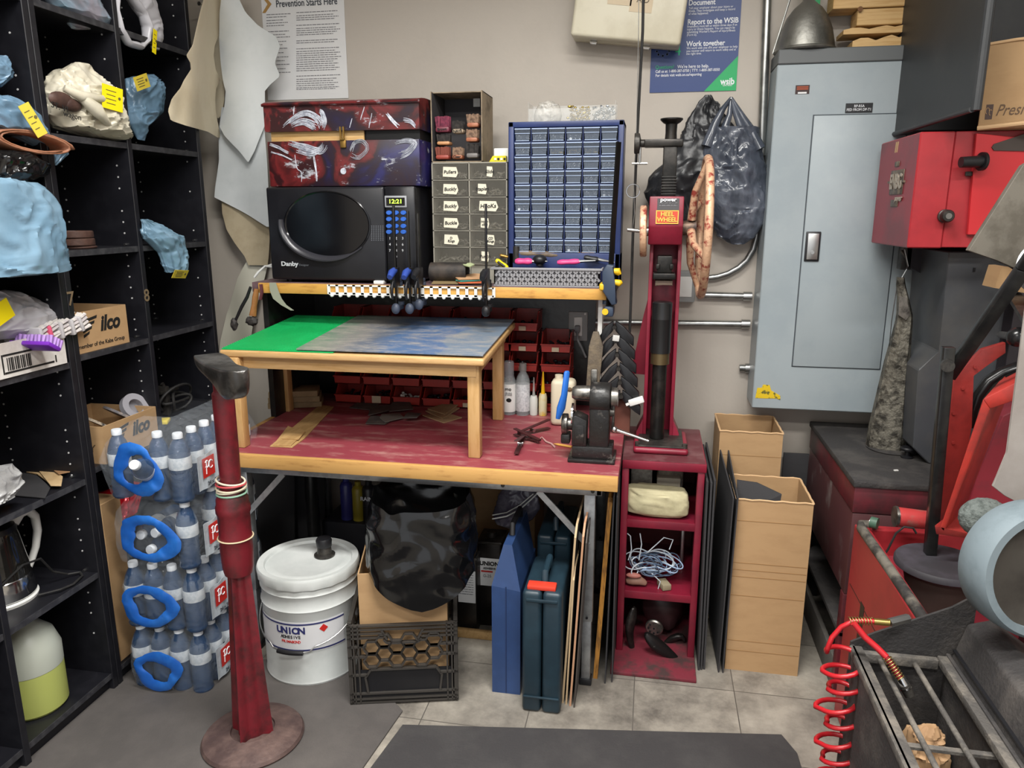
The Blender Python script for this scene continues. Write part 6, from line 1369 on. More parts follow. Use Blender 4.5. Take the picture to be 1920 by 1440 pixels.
bb = B(); bb.tube([PY(a, c, yl_) for a, c in ((489, 533), (491, 548), (488, 562))], .006, 8, flat=.4); tag(bb.done('hanging_strap', mat('maroon_strap', '#4c1e26', .6)), 'short maroon strap hanging beside the wooden handled brush', 'strap')
bb = B(); g = [[PY(px+(w if j else -w)*1.0, py, yl_-.003) for j in (0, 1)] for px, py, w in ((511, 530, 6), (514, 545, 8), (520, 560, 8), (532, 572, 5), (548, 582, 3))]; bb.sheet(g, .001, (0, 1, 0)); tag(bb.done('clear_tape', mat('torn_tape', '#8e9080', .3)), 'torn strip of clear tape hanging from the shelf edge', 'tape')
bb = B(); a = PY(490, 505, 2.55); bb.tube([(a.x-.03, 2.55, UZ+.004), (a.x-.01, 2.55, UZ+.025), (a.x+.01, 2.56, UZ+.045), (a.x+.03, 2.58, UZ+.04)], .004, 8); bb.tube([(a.x-.035, 2.56, UZ+.004), (a.x-.02, 2.56, UZ+.022), (a.x, 2.57, UZ+.040), (a.x+.03, 2.58, UZ+.05)], .004, 8); tag(bb.done('white_cable', m_white), 'white cord lying at the left of the microwave', 'cord')
# ------------------------------------------------------------------ things on the red bench top
def flat_piece(name, label, cat, pts, z, th, m):
    bb = B(); bb.prism([PZ(a, c, z) for a, c in pts], (0, 0, th), .0004, 1); return tag(bb.done(name, m, flat=True), label, cat)
zB = BZ+.0006
flat_piece('plywood_strip', 'long thin plywood strip under the low table, lowest of three', 'strip', ((506, 838), (548, 840), (570, 824), (626, 764), (600, 760)), zB, .003, m_ply)
flat_piece('plywood_strip', 'rounded thin plywood strip lying on the long one', 'strip', ((512, 836), (546, 836), (572, 812), (540, 800)), zB+.0035, .003, m_ply)
flat_piece('plywood_strip', 'short thin plywood strip topmost of the three under the low table', 'strip', ((528, 823), (560, 825), (572, 810), (560, 802), (536, 810)), zB+.007, .003, m_ply)
m_dscrap = mat('dark_grey_scrap', '#4a4644', .75, col2='#5a5450', scale=14)
for k, (pts, lb) in enumerate([(((655, 765), (700, 770), (712, 758), (672, 754)), 'dark grey rubber scrap at the far left of the heap'), (((685, 795), (722, 796), (745, 783), (695, 780)), 'dark grey rubber scrap nearest the viewer in the heap'), (((712, 784), (722, 792), (758, 784), (750, 776), (716, 777)), 'lighter grey rubber scrap at the front of the heap'), (((690, 780), (730, 770), (735, 760), (695, 762)), 'dark grey rubber scrap in the middle of the heap'), (((730, 772), (775, 768), (768, 752), (735, 755)), 'dark grey rubber scrap topmost of the heap'), (((755, 785), (782, 784), (790, 776), (764, 774)), 'dark grey rubber scrap at the right of the heap')]):
    flat_piece('rubber_scrap', lb+' under the low table', 'scrap', pts, zB+.003*k, .0025, m_dscrap if k != 2 else mat('mid_grey_scrap', '#6c6761', .75))
m_ins = mat('beige_board', '#a08766', .75, col2='#94795a', scale=14)
for k, (pts, lb) in enumerate([(((792, 780), (832, 794), (866, 784), (838, 776)), 'beige board offcut at the bottom of the small pile'), (((798, 772), (830, 786), (862, 766), (830, 762)), 'beige board offcut in the middle of the small pile'), (((802, 768), (834, 778), (860, 760), (836, 757)), 'beige board offcut on top of the small pile')]):
    flat_piece('board_offcut', lb+' under the low table', 'offcut', pts, zB+.0045*k, .004, m_ins)
for k, (z, dx) in enumerate([(0, 0), (.024, .01), (.048, .02)]):
    q = PZ(545, 768, BZ); bb = B(); bb.obox((q.x-.01+dx*.3, 2.62-dx, BZ+.0125+z), (.20-dx, .11, .022), (0, 0, .35), .002); tag(bb.done('wood_block', mat('dull_pine', '#8a7556', .7, col2='#7a6548', scale=10)), ['bottom', 'middle', 'top'][k]+' wooden board of the pile behind the left rear leg of the low table', 'board')
m_clb = film('clear_bottle', '#b9c0c2', .38, .08, .1, 20)
def pbottle(name, label, px, pb, r, h, prof, mbody, cap=None, lab=None, y=None):
    q = PZ(px, pb, BZ); x, y_ = q.x, min(q.y+r, 2.645)
    t = thing(name, label, 'bottle', (x, y_, BZ)); z = BZ+.0005
    bb = B(); bb.lathe([(rr*r, z+zz*h) for rr, zz in prof], (x, y_, 0), 26); bb.done('bottle_body', mbody, t)
    if cap: bb = B(); bb.lathe([(rr*r, z+zz*h) for rr, zz in cap[0]], (x, y_, 0), 20); bb.done('cap', cap[1], t)
    if lab: bb = B(); bb.lathe([(r*1.01, z+lab[0]*h), (r*1.02, z+lab[0]*h+.001), (r*1.02, z+lab[1]*h-.001), (r*1.01, z+lab[1]*h)], (x, y_, 0), 26); bb.done('label', lab[2], t, ang=60)
    return t, x, y_
t, x, y_ = pbottle('spray_bottle', 'clear bottle with white printed label standing right of the low table', 957, 772, .026, .20, [(0, 0), (.95, 0), (1, .02), (1, .62), (.8, .70), (.45, .72), (0, .72)], m_clb, ([(0, .70), (.72, .70), (.72, .97), (.6, 1.0), (0, 1.0)], film('clear_cap', '#a9acb0', .45, .08, .1, 20)), (.06, .58, m_white))
txt('mo', .018, (x+.002, y_-.0275, BZ+.10), t, m_ink, name='print', off=.01); txt('SELLING\nSTAINER', .007, (x+.004, y_-.0275, BZ+.082), t, m_inkg, name='print'); bb = B(); bb.sphere((x+.004, y_-.026, BZ+.058), (.010, .002, .008), 12, 8); bb.done('picture_mark', m_ink, t)
pbottle('solvent_bottle', 'clear bottle with pale label and grey cap, second right of the low table', 982, 774, .026, .195, [(0, 0), (.95, 0), (1, .02), (1, .66), (.75, .76), (.48, .82), (.48, .86), (0, .86)], m_clb, ([(0, .85), (.52, .85), (.52, .99), (0, 1.0)], mat('grey_cap', '#7d7a78', .5)), (.08, .60, mat('pale_print_label', '#c6c8ca', .5, col2='#a9acb0', scale=120)))
m_app = mat('translucent_white', '#c0c2bc', .4)
pbottle('glue_bottle', 'small white applicator bottle with a clear tip', 1001, 777, .015, .145, [(0, 0), (.95, 0), (1, .03), (1, .42), (.8, .5), (0, .5)], m_app, ([(0, .5), (.42, .5), (.3, .6), (.12, .98), (0, .98)], film('clear_tip', '#b0b0ac', .5, .1, .1, 20)))
pbottle('glue_bottle', 'small applicator bottle with a yellow tip and yellow side', 1018, 778, .0155, .165, [(0, 0), (.95, 0), (1, .03), (1, .42), (.8, .5), (0, .5)], mat('yellowed_white', '#c6c0a0', .4, col2='#c8a43c', scale=14), ([(0, .5), (.5, .5), (.45, .56), (.15, 1.0), (0, 1.0)], mat('bright_yellow_tip', '#d8a80c', .4)))
q = PZ(1055, 800, BZ); t = thing('plastic_jug', 'blotchy cream plastic jug standing behind the blue handled tool', 'jug', (q.x, q.y+.04, BZ))
bb = B(); bb.box((q.x-.045, q.y, BZ+.0005), (q.x+.040, q.y+.07, BZ+.165), .016, 3); bb.cyl((q.x-.02, q.y+.035, BZ+.16), (q.x-.02, q.y+.035, BZ+.178), .014, n=14); bb.done('jug_body', mat('blotchy_cream', '#c3b9a2', .5, col2='#7f6a4c', scale=9, lo=.55, hi=.8), t)
bb = B(); bb.sphere((q.x+.022, q.y-.0, BZ+.135), (.010, .004, .008), 12, 8); bb.done('dark_hole', mat('brown_hole', '#5a4630', .7), t)
# lever punch machine
q = PZ(1106, 872, BZ); mx, my = q.x, q.y+.01
m_mach = mat('chipped_black_enamel', '#1c1b1b', .35, col2='#5c5854', scale=22, lo=.60, hi=.68, bump=.15); m_mst = mat('worn_steel', '#8f8c86', .35, .9, col2='#4a4846', scale=24)
t = thing('bench_machine', 'black cast iron bench machine with steel drums at the right end of the workbench', 'machine', (mx, my+.05, BZ))
def mp(px, py, y): return PY(px, py, y)
yF = my+.01
def pxz(px, py): p = mp(px, py, yF); return p.x, p.z
x0, _ = pxz(1072, 860); x1, _ = pxz(1148, 860)
bb = B(); bb.box((x0-.012, my-.0, BZ+.0005), (x1+.008, my+.12, BZ+.012), .003); bb.box((x0, yF, BZ+.012), (x1-.0, my+.10, BZ+.05), .004); bb.done('foot', m_mach, t)
ca, cb = pxz(1104, 800)[0], pxz(1142, 800)[0]; ztop = pxz(1120, 725)[1]
bb = B(); bb.box((ca, yF+.005, BZ+.045), (cb, yF+.09, ztop-.02), .006); bb.lathe([(0, 0), (.046, 0), (.048, .003), (.048, cb-ca-.003), (.046, cb-ca), (0, cb-ca)], (ca, yF+.045, ztop-.045), 36, (1, 0, 0)); bb.done('upright', m_mach, t)
la, lb_ = pxz(1072, 800)[0], pxz(1100, 800)[0]
bb = B(); bb.prism([(la, yF, BZ+.05), (lb_, yF, BZ+.05), (lb_, yF, BZ+.13), (la+.01, yF, BZ+.145), (la, yF, BZ+.14)], (0, .07, 0), .003); bb.box((la+.008, yF-.003, BZ+.058), (lb_-.008, yF, BZ+.115), .004); bb.done('side_casting', m_mach, t)
zd = ztop-.04
bb = B(); bb.lathe([(0, -.115), (.016, -.115), (.022, -.105), (.024, -.06), (.022, -.05), (0, -.05)], (cb, yF+.045, zd+.008), 28, (1, 0, 0)); bb.done('drum', m_mst, t); bb = B(); bb.lathe([(0, 0), (.028, 0), (.03, .003), (.028, .022), (0, .022)], (cb+.0, yF+.045, zd+.0), 28, (1, 0, 0)); bb.done('drum', m_mst, t)
bb = B(); w0 = pxz(1062, 800)[0]; zc = pxz(1064, 800)[1]
bb.lathe([(0, 0), (.030, 0), (.032, .003), (.032, .016), (.03, .018), (0, .018)], (w0-.016, yF+.03, zc+.0), 30, (1, 0, 0)); bb.lathe([(0, 0), (.018, 0), (.018, .03), (0, .03)], (w0, yF+.03, zc), 24, (1, 0, 0)); bb.done('steel_roller', m_mst, t)
bb = B(); bb.lathe([(0, 0), (.034, 0), (.034, .006), (0, .006)], (w0+.012, yF+.035, zc+.030), 30, (1, 0, 0)); bb.done('face_plate', m_chrome, t)
bb = B(); bb.box((w0-.018, yF+.01, zc-.058), (w0+.010, yF+.06, zc-.028), .005); bb.done('lower_block', m_mach, t)
bb = B(); q1 = mp(1063, 698, yF); q2 = mp(1058, 740, yF); q3 = mp(1052, 765, yF); q4 = mp(1046, 785, yF); bb.tube([q1+V((0, 0, .004)), q1, q2, q3, q4], [.006, .010, .011, .015, .008], 12, flat=.6); bb.done('blue_lever', mat('blue_lever_paint', '#1f5fb4', .45, col2='#2a3a5c', scale=26, lo=.62, hi=.7), t, ang=60)
bb = B(); bb.box((lb_+.002, yF+.08, ztop-.04), (lb_+.022, yF+.09, ztop+.035), .004); bb.done('back_plate', m_mst, t)
bb = B(); p0, p1 = mp(1152, 805, yF), mp(1216, 826, yF); p1 = V((p1.x, yF-.005, p1.z)); bb.cyl(p0, p1, .006, .005, 12); bb.sphere(p0, .010, 12, 8); bb.done('silver_lever', m_chrome, t)
bb = B(); z0 = pxz(1150, 780)[1]; bb.box((cb+.006, yF+.03, z0-.055), (cb+.014, yF+.045, z0+.05), .002); bb.cyl((cb, yF+.038, z0), (cb+.012, yF+.038, z0), .012, n=16); bb.done('link_arm', m_iron, t)
# hand clips and pencil
m_clip = mat('dull_maroon_clip', '#4a2628', .45, .3); 
for k, (a, c, lb) in enumerate([((965, 812), (1012, 826), 'maroon spring clip lying nearest the low table leg'), ((1030, 800), (972, 812), 'maroon spring clip lying further back beside the bench machine'), ((968, 848), (982, 818), 'dark spring clip pointing to the viewer beside the bench machine')]):
    p, q = PZ(a[0], a[1], BZ+.012), PZ(c[0], c[1], BZ+.012); t = thing('spring_clip', lb, 'clip', (p.x, p.y, BZ)); d = (q-p).normalized(); up = V((0, 0, 1))
    bb = B(); bb.bar(p+up*(-.004), q+up*(-.002), .014, .003); bb.done('lower_jaw', m_clip, t)
    bb = B(); bb.bar(p+up*(.016+.01*k), q+up*.002, .014, .003); bb.done('upper_jaw', m_clip, t)
    bb = B(); m_ = p.lerp(q, .55); s_ = d.cross(up)*.009; bb.cyl(m_-s_, m_+s_, .006, n=12); bb.done('spring', m_steel, t)
bb = B(); bb.tube([PZ(a, c, BZ+.004) for a, c in ((1008, 828), (1016, 820), (1024, 828), (1034, 832), (1040, 838))], .003, 8); tag(bb.done('string_piece', mat('pinkish_string', '#b58f8a', .7)), 'short pinkish string end by the spring clips', 'string')
bb = B(); p, q = PZ(1038, 832, BZ+.004), PZ(1072, 838, BZ+.004); bb.cyl(p, p.lerp(q, .25), .0008, .004, 8); bb.cyl(p.lerp(q, .25), q, .004, n=8); tag(bb.done('pencil', mat('pencil_wood', '#c99a4a', .5)), 'short yellow pencil lying left of the bench machine', 'pencil')
# rasp plank and hanging spring clamps
yR = 2.42; bb = B(); bb.prism([PY(a, c, yR) for a, c in ((1098, 735), (1122, 735), (1131, 650), (1122, 622), (1112, 622), (1104, 650))], (0, .012, 0), .002); o = tag(bb.done('wood_paddle', mat('weathered_wood', '#5a5146', .8, col2='#6e6250', scale=26, bump=.3)), 'weathered grey brown wooden paddle standing behind the bench machine', 'paddle'); 
m_spring = mat('black_nylon', '#17171a', .35)
for k in range(6):
    cy0 = 612+k*26; cx0 = 1152+k*2.5; y = 2.46-.008*k
    t = thing('spring_clamp', ['topmost black spring clamp hanging at the right end of the shelf', 'second black spring clamp from the top of the hanging row', 'third black spring clamp from the top of the hanging row', 'fourth black spring clamp from the top of the hanging row', 'fifth black spring clamp from the top of the hanging row', 'lowest black spring clamp of the hanging row'][k], 'clamp', PY(cx0, cy0+20, y))
    for s in (-1, 1):
        pts = [PY(cx0+s*2, cy0-6, y), PY(cx0+s*18, cy0+8, y), PY(cx0+s*34, cy0+(26 if s > 0 else 30), y), PY(cx0+s*36, cy0+36, y)]
        bb = B(); bb.prism([pts[0]+V((0, 0, .008)), pts[1]+V((0, 0, .012)), pts[2]+V((s*.004, 0, .010)), pts[3]+V((0, 0, -.004)), pts[2]+V((-s*.010, 0, -.012)), pts[1]+V((-s*.008, 0, -.022)), pts[0]+V((0, 0, -.026))], (0, .022, 0), .004); bb.done('handle', m_spring, t)
    bb = B(); p = PY(cx0, cy0+2, y-.002); bb.cyl((p.x, p.y-.003, p.z), (p.x, p.y+.028, p.z), .007, n=14); bb.done('pivot', m_iron, t)
bb = B(); bb.obox(PY(1155, 634, 2.44), (.022, .008, .020), (0, .1, 0), .002); tag(bb.done('white_clip', m_white), 'small white clip between the topmost black spring clamps', 'clip')
p = PY(1193, 752, 2.42); bb = B(); bb.obox(p, (.05, .014, .022), (0, -.35, 0), .003); bb.bar(p+V((-.02, 0, -.008)), p+V((-.033, 0, -.014)), .008, .008); tag(bb.done('white_connector', m_white), 'white plastic connector below the black spring clamps', 'connector')
bb = B(); p = PY(1165, 775, 2.46); bb.box((p.x-.03, 2.46, BZ), (p.x+.03, 2.50, PY(1165, 750, 2.46).z), .003); tag(bb.done('wood_block', mat('reddish_block', '#6e4438', .7)), 'reddish brown block standing on the bench behind the machine link arm', 'block')

# ------------------------------------------------------------------ red open stand
SXa, SXb, SYa, SYb, SZ = -.066, .190, 2.275, 2.665, .685
m_stand = mat('stand_red', '#78182c', .4, col2='#661728', scale=7); m_stt = mat('stand_top_worn', '#5a2a30', .5, col2='#6e4a4c', scale=9)
t = thing('machine_stand', 'dark red open fronted metal stand with three compartments under the heel machine', 'stand', ((SXa+SXb)/2, 2.44, 0))
bb = B(); bb.box((SXa-.012, 2.152, 0), (SXb+.002, SYb, .012), .002); bb.done('base_plate', mat('worn_base_red', '#6b2430', .55, col2='#3f2c2c', scale=14, bump=.1), t)
for x in (SXa, SXb-.022):
    bb = B(); bb.box((x, SYa, .012), (x+.022, SYa+.03, SZ-.026), .003); bb.done('post', m_stand, t)
bb = B(); bb.box((SXa, SYa+.03, .012), (SXa+.004, SYb, SZ-.026)); bb.done('side_sheet', m_stand, t, flat=True)
bb = B(); bb.box((SXb-.004, SYa+.03, .012), (SXb, SYb, SZ-.026)); bb.done('side_sheet', m_stand, t, flat=True)
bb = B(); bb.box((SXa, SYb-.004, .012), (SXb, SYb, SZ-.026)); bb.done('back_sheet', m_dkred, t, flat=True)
for z in (.483, .232):
    bb = B(); bb.box((SXa+.004, SYa+.002, z-.026), (SXb-.004, SYa+.012, z+.001), .002); bb.box((SXa+.004, SYa+.012, z-.004), (SXb-.004, SYb-.004, z)); bb.done('shelf', m_stand, t)
bb = B(); bb.box((SXa, SYa-.004, SZ-.028), (SXb+.004, SYb, SZ), .003); bb.mi = 1; bb.box((SXa, SYa, SZ-.001), (SXb, SYb-.004, SZ+.0008)); bb.done('top', [m_stand, m_stt], t)
# contents of the stand
m_cpaper = mat('cream_wrapping', '#b8b08e', .75, col2='#a59d7c', scale=9, bump=.2, bscale=30); m_block = mat('dusty_white_block', '#a8a59a', .7, col2='#6e6a62', scale=20)
zs = .4845
bb = B(); rows = rows_y([(917, 1175, 1285), (925, 1173, 1290), (945, 1172, 1292), (962, 1176, 1290), (974, 1200, 1280)], 2.31); baggy(bb, [(max(z, zs+.004), a, c) for z, a, c in rows], 2.325, .35, 'Y', .008, 81, 24, 48, 20, sq=.6); tag(bb.done('paper_package', m_cpaper, ang=40), 'cream paper wrapped package in the top compartment of the red stand', 'package')
for k, (a, b_, h, y, m, lb) in enumerate([((1184, 1222), (870, 915), 0, 2.42, m_block, 'pale dusty block standing at the left behind the cream package'), ((1232, 1275), (895, 922), 0, 2.40, mat('cream_block', '#b4ac98', .7), 'cream block lying behind the right of the cream package'), ((1235, 1280), (868, 900), .05, 2.43, mat('brown_grey_block', '#8a8070', .7, col2='#5c544a', scale=20), 'brown grey block on top of the cream block'), ((1240, 1282), (862, 880), .09, 2.50, m_block, 'pale grey box at the back of the top compartment')]):
    A, C_ = PY(a[0], b_[0], y), PY(a[1], b_[1], y); bb = B(); bb.box((A.x, y, zs if k != 2 else C_.z), (C_.x, y+.07, A.z), .003); tag(bb.done('dusty_block', m), lb, 'block')
random.seed(9)
t = thing('wire_bundle', 'tangled bundle of pale blue laces in the middle compartment of the red stand', 'laces', ((SXa+SXb)/2, 2.35, .2325))
m_lace = [mat('pale_blue_lace', '#8fa3bd', .5), mat('white_lace', '#bcc4cc', .5), mat('slate_lace', '#4e6078', .5)]
for k in range(16):
    cx_, cz_ = .05+random.uniform(-.03, .03), .30+random.uniform(-.02, .02); rx, rz, ry = random.uniform(.03, .075), random.uniform(.012, .035), random.uniform(.015, .05); ph = random.uniform(0, 6); f2 = random.choice((2, 3))
    pts = [(min(max(cx_+rx*math.cos(a)+.01*math.cos(f2*a+ph), SXa+.012), SXb-.03), 2.35+ry*math.sin(a+ph), max(cz_+rz*math.sin(a)+.012*math.sin(f2*a+ph), .25)) for a in [2*PI*i/40 for i in range(40)]]
    bb = B(); bb.tube(pts, .0022, 6, cyc=True); bb.done('lace', m_lace[k % 3], t, ang=70)
for k, pts in enumerate([((1176, 1000), (1182, 1005), (1184, 1030), (1178, 1050)), ((1200, 1000), (1203, 1020), (1198, 1050)), ((1222, 1075), (1238, 1090), (1234, 1105), (1220, 1105)), ((1215, 1035), (1245, 1008), (1262, 1012), (1255, 1030))]):
    bb = B(); bb.tube([PY(a, c, 2.31) for a, c in pts], .002, 6); bb.done('lace', m_lace[1], t, ang=70)
def iron_last(label, pts, w, y, m, tilt=0):
    P3 = [PY(a, c, y) for a, c in pts]; bb = B(); n = len(P3)
    bb.tube(P3, [w*.4]+[w*(.8+.35*math.sin(i*1.6)) for i in range(1, n-1)]+[w*.4], 12, flat=.65); return tag(bb.done('iron_last', m, ang=60, sub=1), label, 'shoe last')
m_cast = mat('oily_cast_iron', '#2c2a29', .35, .75, col2='#4a4644', scale=16, bump=.12)
iron_last('brown leather coloured shoe last lying left in the middle compartment', ((1172, 1090), (1185, 1085), (1202, 1088), (1214, 1096)), .020, 2.315, mat('brown_last', '#7a5a4c', .6))
bb = B(); bb.sphere(PY(1188, 1079, 2.31), (.025, .012, .009), 14, 8); tag(bb.done('red_tongue', mat('faded_red_leather', '#a0645a', .6)), 'faded red leather piece on the brown shoe last', 'leather scrap')
A = PY(1245, 1100, 2.31); bb = B(); bb.obox((A.x, 2.32, .244), (.03, .05, .02), (0, 0, .4), .002); bb.mi = 0; tag(bb.done('brass_block', mat('dusty_brass_block', '#8a8068', .6)), 'dusty yellowish block at the right of the middle compartment', 'block')
A = PY(1283, 1020, 2.5); bb = B(); bb.box((A.x-.012, 2.5, .2325), (A.x, 2.52, .40), .002); tag(bb.done('grey_bar', m_steel), 'grey upright bar at the back right of the middle compartment', 'bar')
iron_last('bright worn iron last standing upright at the left in the bottom compartment', ((1190, 1135), (1184, 1160), (1178, 1185), (1186, 1215), (1188, 1232)), .022, 2.30, m_cast)
iron_last('speckled black iron last lying across the bottom compartment', ((1208, 1185), (1225, 1205), (1250, 1222), (1275, 1240)), .024, 2.27, mat('speckled_black_iron', '#1e1c1c', .35, .5, col2='#8a8680', scale=60, lo=.64, hi=.7))
iron_last('dark iron last behind at the right of the bottom compartment', ((1240, 1215), (1262, 1195), (1282, 1190), (1284, 1205)), .022, 2.36, m_cast)
q = PY(1226, 1180, 2.31); t = thing('drain_disc', 'round steel disc pierced with holes in the bottom compartment', 'disc', (q.x, 2.32, q.z-.03)); bb = B(); bb.lathe([(0, 0), (.026, 0), (.030, .004), (.030, .010), (0, .012)], (q.x, 2.315, q.z), 28, (.15, 1, .1)); bb.mi = 1
for i in range(9):
    a = i*2*PI/8; r = .018 if i < 8 else 0; bb.cyl((q.x+r*math.cos(a), 2.3135, q.z+r*math.sin(a)), (q.x+r*math.cos(a), 2.317, q.z+r*math.sin(a)), .0035, n=8)
bb.done('disc', [m_mst, m_blk], t)
bb = B(); bb.sphere((q.x+.03, 2.45, .12), (.08, .10, .10), 20, 14, .2, 3, 5); tag(bb.done('iron_casting', mat('maroon_black', '#2e1a1c', .45)), 'dark maroon rounded machine part at the back of the bottom compartment', 'machine part')

# ------------------------------------------------------------------ heel machine
hy = 2.44
t = thing('heel_machine', 'red upright heel press with a big copper worn handwheel on the red stand', 'machine', (.055, hy, SZ))
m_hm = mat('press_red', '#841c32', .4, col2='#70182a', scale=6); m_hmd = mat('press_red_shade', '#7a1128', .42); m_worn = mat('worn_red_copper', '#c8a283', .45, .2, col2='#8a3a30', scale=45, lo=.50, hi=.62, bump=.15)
m_pb = mat('black_press_steel', '#222120', .35, .6, col2='#35322f', scale=16)
bb = B(); bb.box((-.035, 2.34, SZ+.001), (.140, 2.56, SZ+.022), .012, 3); bb.mi = 1; bb.box((-.02, 2.35, SZ+.021), (.125, 2.55, SZ+.028), .004)
for x in (-.022, .128): bb.cyl((x, 2.36, SZ+.02), (x, 2.36, SZ+.036), .009, n=6)
bb.done('base', [m_hm, m_iron], t)
cx0, cx1 = PY(1213, 600, hy+.04).x, PY(1272, 600, hy+.04).x
zH0, zH1 = PY(1250, 460, hy-.03).z, PY(1250, 368, hy-.03).z
bb = B(); bb.box((cx0, hy+.04, SZ+.02), (cx0+.012, hy+.12, zH0+.02), .002); bb.box((cx1-.012, hy+.04, SZ+.02), (cx1, hy+.12, zH0+.02), .002); bb.box((cx0, hy+.11, SZ+.02), (cx1, hy+.125, zH0+.02), .002); bb.prism([(cx0, hy+.04, SZ+.02), (cx0-.02, hy+.04, SZ+.02), (cx0-.02, hy+.04, SZ+.035), (cx0, hy+.04, SZ+.08)], (0, .07, 0)); bb.prism([(cx1, hy+.04, SZ+.02), (cx1+.02, hy+.04, SZ+.02), (cx1+.02, hy+.04, SZ+.035), (cx1, hy+.04, SZ+.08)], (0, .07, 0)); bb.done('column', m_hm, t)
hx0, hx1 = PY(1217, 400, hy-.03).x, PY(1282, 400, hy-.03).x
zmid = PY(1250, 424, hy-.03).z
bb = B(); bb.prism([(hx0, hy-.03, zmid), (hx0, hy-.02, zH1), (hx0, hy+.13, zH1), (hx0, hy+.13, zH0), (hx0, hy-.005, zH0)], (hx1-hx0, 0, 0), .004); bb.done('head', m_hm, t)
a, c = PY(1233, 372, hy-.03), PY(1273, 394, hy-.03)
bb = B(); bb.obox(((a.x+c.x)/2, hy-.0262, (a.z+c.z)/2), (c.x-a.x, .001, a.z-c.z), (-.12, 0, 0)); bb.done('info_plate', mat('dark_grey_plate', '#3c3a3c', .5), t, flat=True)
txt('power', .016, ((a.x+c.x)/2, hy-.0285, a.z-.004), t, m_pw, name='print', off=.02, tilt=-.12, sx=1.15)
bb = B()
for k in range(4): textbars(bb, a.x+.006, c.x-.006, a.z-.014-.0065*k, .0035, hy-.028+.0008*k, k)
bb.done('printed_text', m_inkg, t, flat=True)
a, c = PY(1232, 396, hy-.03), PY(1270, 418, hy-.03)
m_hy_ = mat('yellow_letter', '#cda640', .5)
bb = B(); bb.obox(((a.x+c.x)/2, hy-.0305, (a.z+c.z)/2), (c.x-a.x, .001, a.z-c.z), (-.12, 0, 0)); bb.mi = 1; bb.obox(((a.x+c.x)/2, hy-.0300, (a.z+c.z)/2), (c.x-a.x+.006, .001, a.z-c.z+.006), (-.12, 0, 0)); bb.done('name_plate', [mat('orange_red_plate', '#b8381c', .5), m_hy_], t, flat=True)
txt('HEEL\nWHEEL', .0185, ((a.x+c.x)/2, hy-.0325, (a.z+c.z)/2), t, m_hy_, name='print', off=.03, tilt=-.12, line=.9)
xs = (hx0+hx1)/2+.004; zt1 = PY(1250, 290, hy).z; ztp = PY(1245, 222, hy).z; zcl = PY(1245, 268, hy).z
bb = B(); bb.box((xs-.021, hy-.015, zH1-.01), (xs+.021, hy+.03, zcl), .004)
for k in range(7): bb.box((xs-.023, hy-.018, zH1+.004+.0085*k), (xs+.023, hy+.03, zH1+.0085+.0085*k), .001)
bb.done('threaded_ram', m_pb, t)
bb = B(); bb.lathe([(0, zcl), (.019, zcl), (.017, zcl+.03), (.018, zcl+.055), (.026, ztp-.012), (.034, ztp-.004), (.034, ztp), (.026, ztp-.002), (0, ztp-.012)], (xs, hy+.01, 0), 32); bb.done('cap_cup', m_pb, t)
xl, xr = PY(1208, 268, hy).x, PY(1281, 268, hy).x
bb = B(); bb.box((xl, hy-.022, zcl-.012), (xr, hy+.036, zcl+.010), .004); bb.done('clamp_bar', m_pb, t)
bb = B(); bb.lathe([(0, 0), (.030, 0), (.032, .004), (.030, .016), (.012, .02), (.012, .035), (0, .035)], (xl-.03, hy+.005, zcl), 12, (1, 0, 0)); bb.done('star_knob', m_iron, t)
bb = B(); bb.cyl((xl-.012, hy, zcl-.01), (xl-.012, hy, zcl-.06), .004, n=10); bb.cyl((xl-.035, hy, zcl-.06), (xl+.012, hy, zcl-.06), .0035, n=8); bb.done('tee_screw', m_steel, t)
wz = PY(1317, 428, hy).z; wx = PY(1318, 428, hy).x
bb = B()
Rw = (PY(1317, 292, hy).z-PY(1317, 560, hy).z)/2
rings = [(wx+.004, hy+.02+Rw*.96*math.cos(a), wz+Rw*.96*math.sin(a)) for a in [2*PI*i/64 for i in range(64)]]
bb.tube(rings, .013, 10, cyc=True); bb.done('handwheel_rim', m_worn, t, ang=70)
bb = B()
for k in range(4): a = k*PI/2+.4; bb.tube([(wx-.035, hy+.02+.03*math.cos(a), wz+.03*math.sin(a)), (wx-.03, hy+.02+Rw*.55*math.cos(a), wz+Rw*.55*math.sin(a)), (wx, hy+.02+Rw*.95*math.cos(a), wz+Rw*.95*math.sin(a))], [.014, .011, .010], 8)
bb.done('spokes', m_worn, t, ang=70)
bb = B(); bb.cyl((hx1-.01, hy+.02, wz+.0), (wx-.02, hy+.02, wz), .022, .026, 24); bb.done('hub', mat('worn_dark_hub', '#6e5a4c', .5, .5, col2='#3a2e2a', scale=30), t)
bb = B(); xf = PY(1206, 440, hy).x; zf = PY(1206, 434, hy).z; bb.lathe([(0, 0), (.076, 0), (.08, .003), (.08, .018), (.076, .021), (0, .021)], (xf-.0105, hy+.01, zf), 40, (1, 0, .03)); bb.done('side_flywheel', m_worn, t)
bb = B(); bb.cyl((xf-.05, hy+.01, zf+.005), (xf, hy+.01, zf), .006, n=12); bb.cyl((xf, hy+.01, zf), (hx0+.01, hy+.01, zf), .015, n=14); bb.done('side_shaft', m_steel, t)
xc = PY(1241, 600, hy-.02).x
def hz_(py): return PY(1241, py, hy-.02).z
bb = B(); bb.lathe([(0, SZ+.03), (.0235, SZ+.03), (.0235, hz_(680)), (0, hz_(680))], (xc, hy+.0, 0), 30); bb.cyl((xc, hy-.0235, hz_(718)), (xc, hy-.0225, hz_(718)), .005, n=12); bb.done('lower_post', m_pb, t)
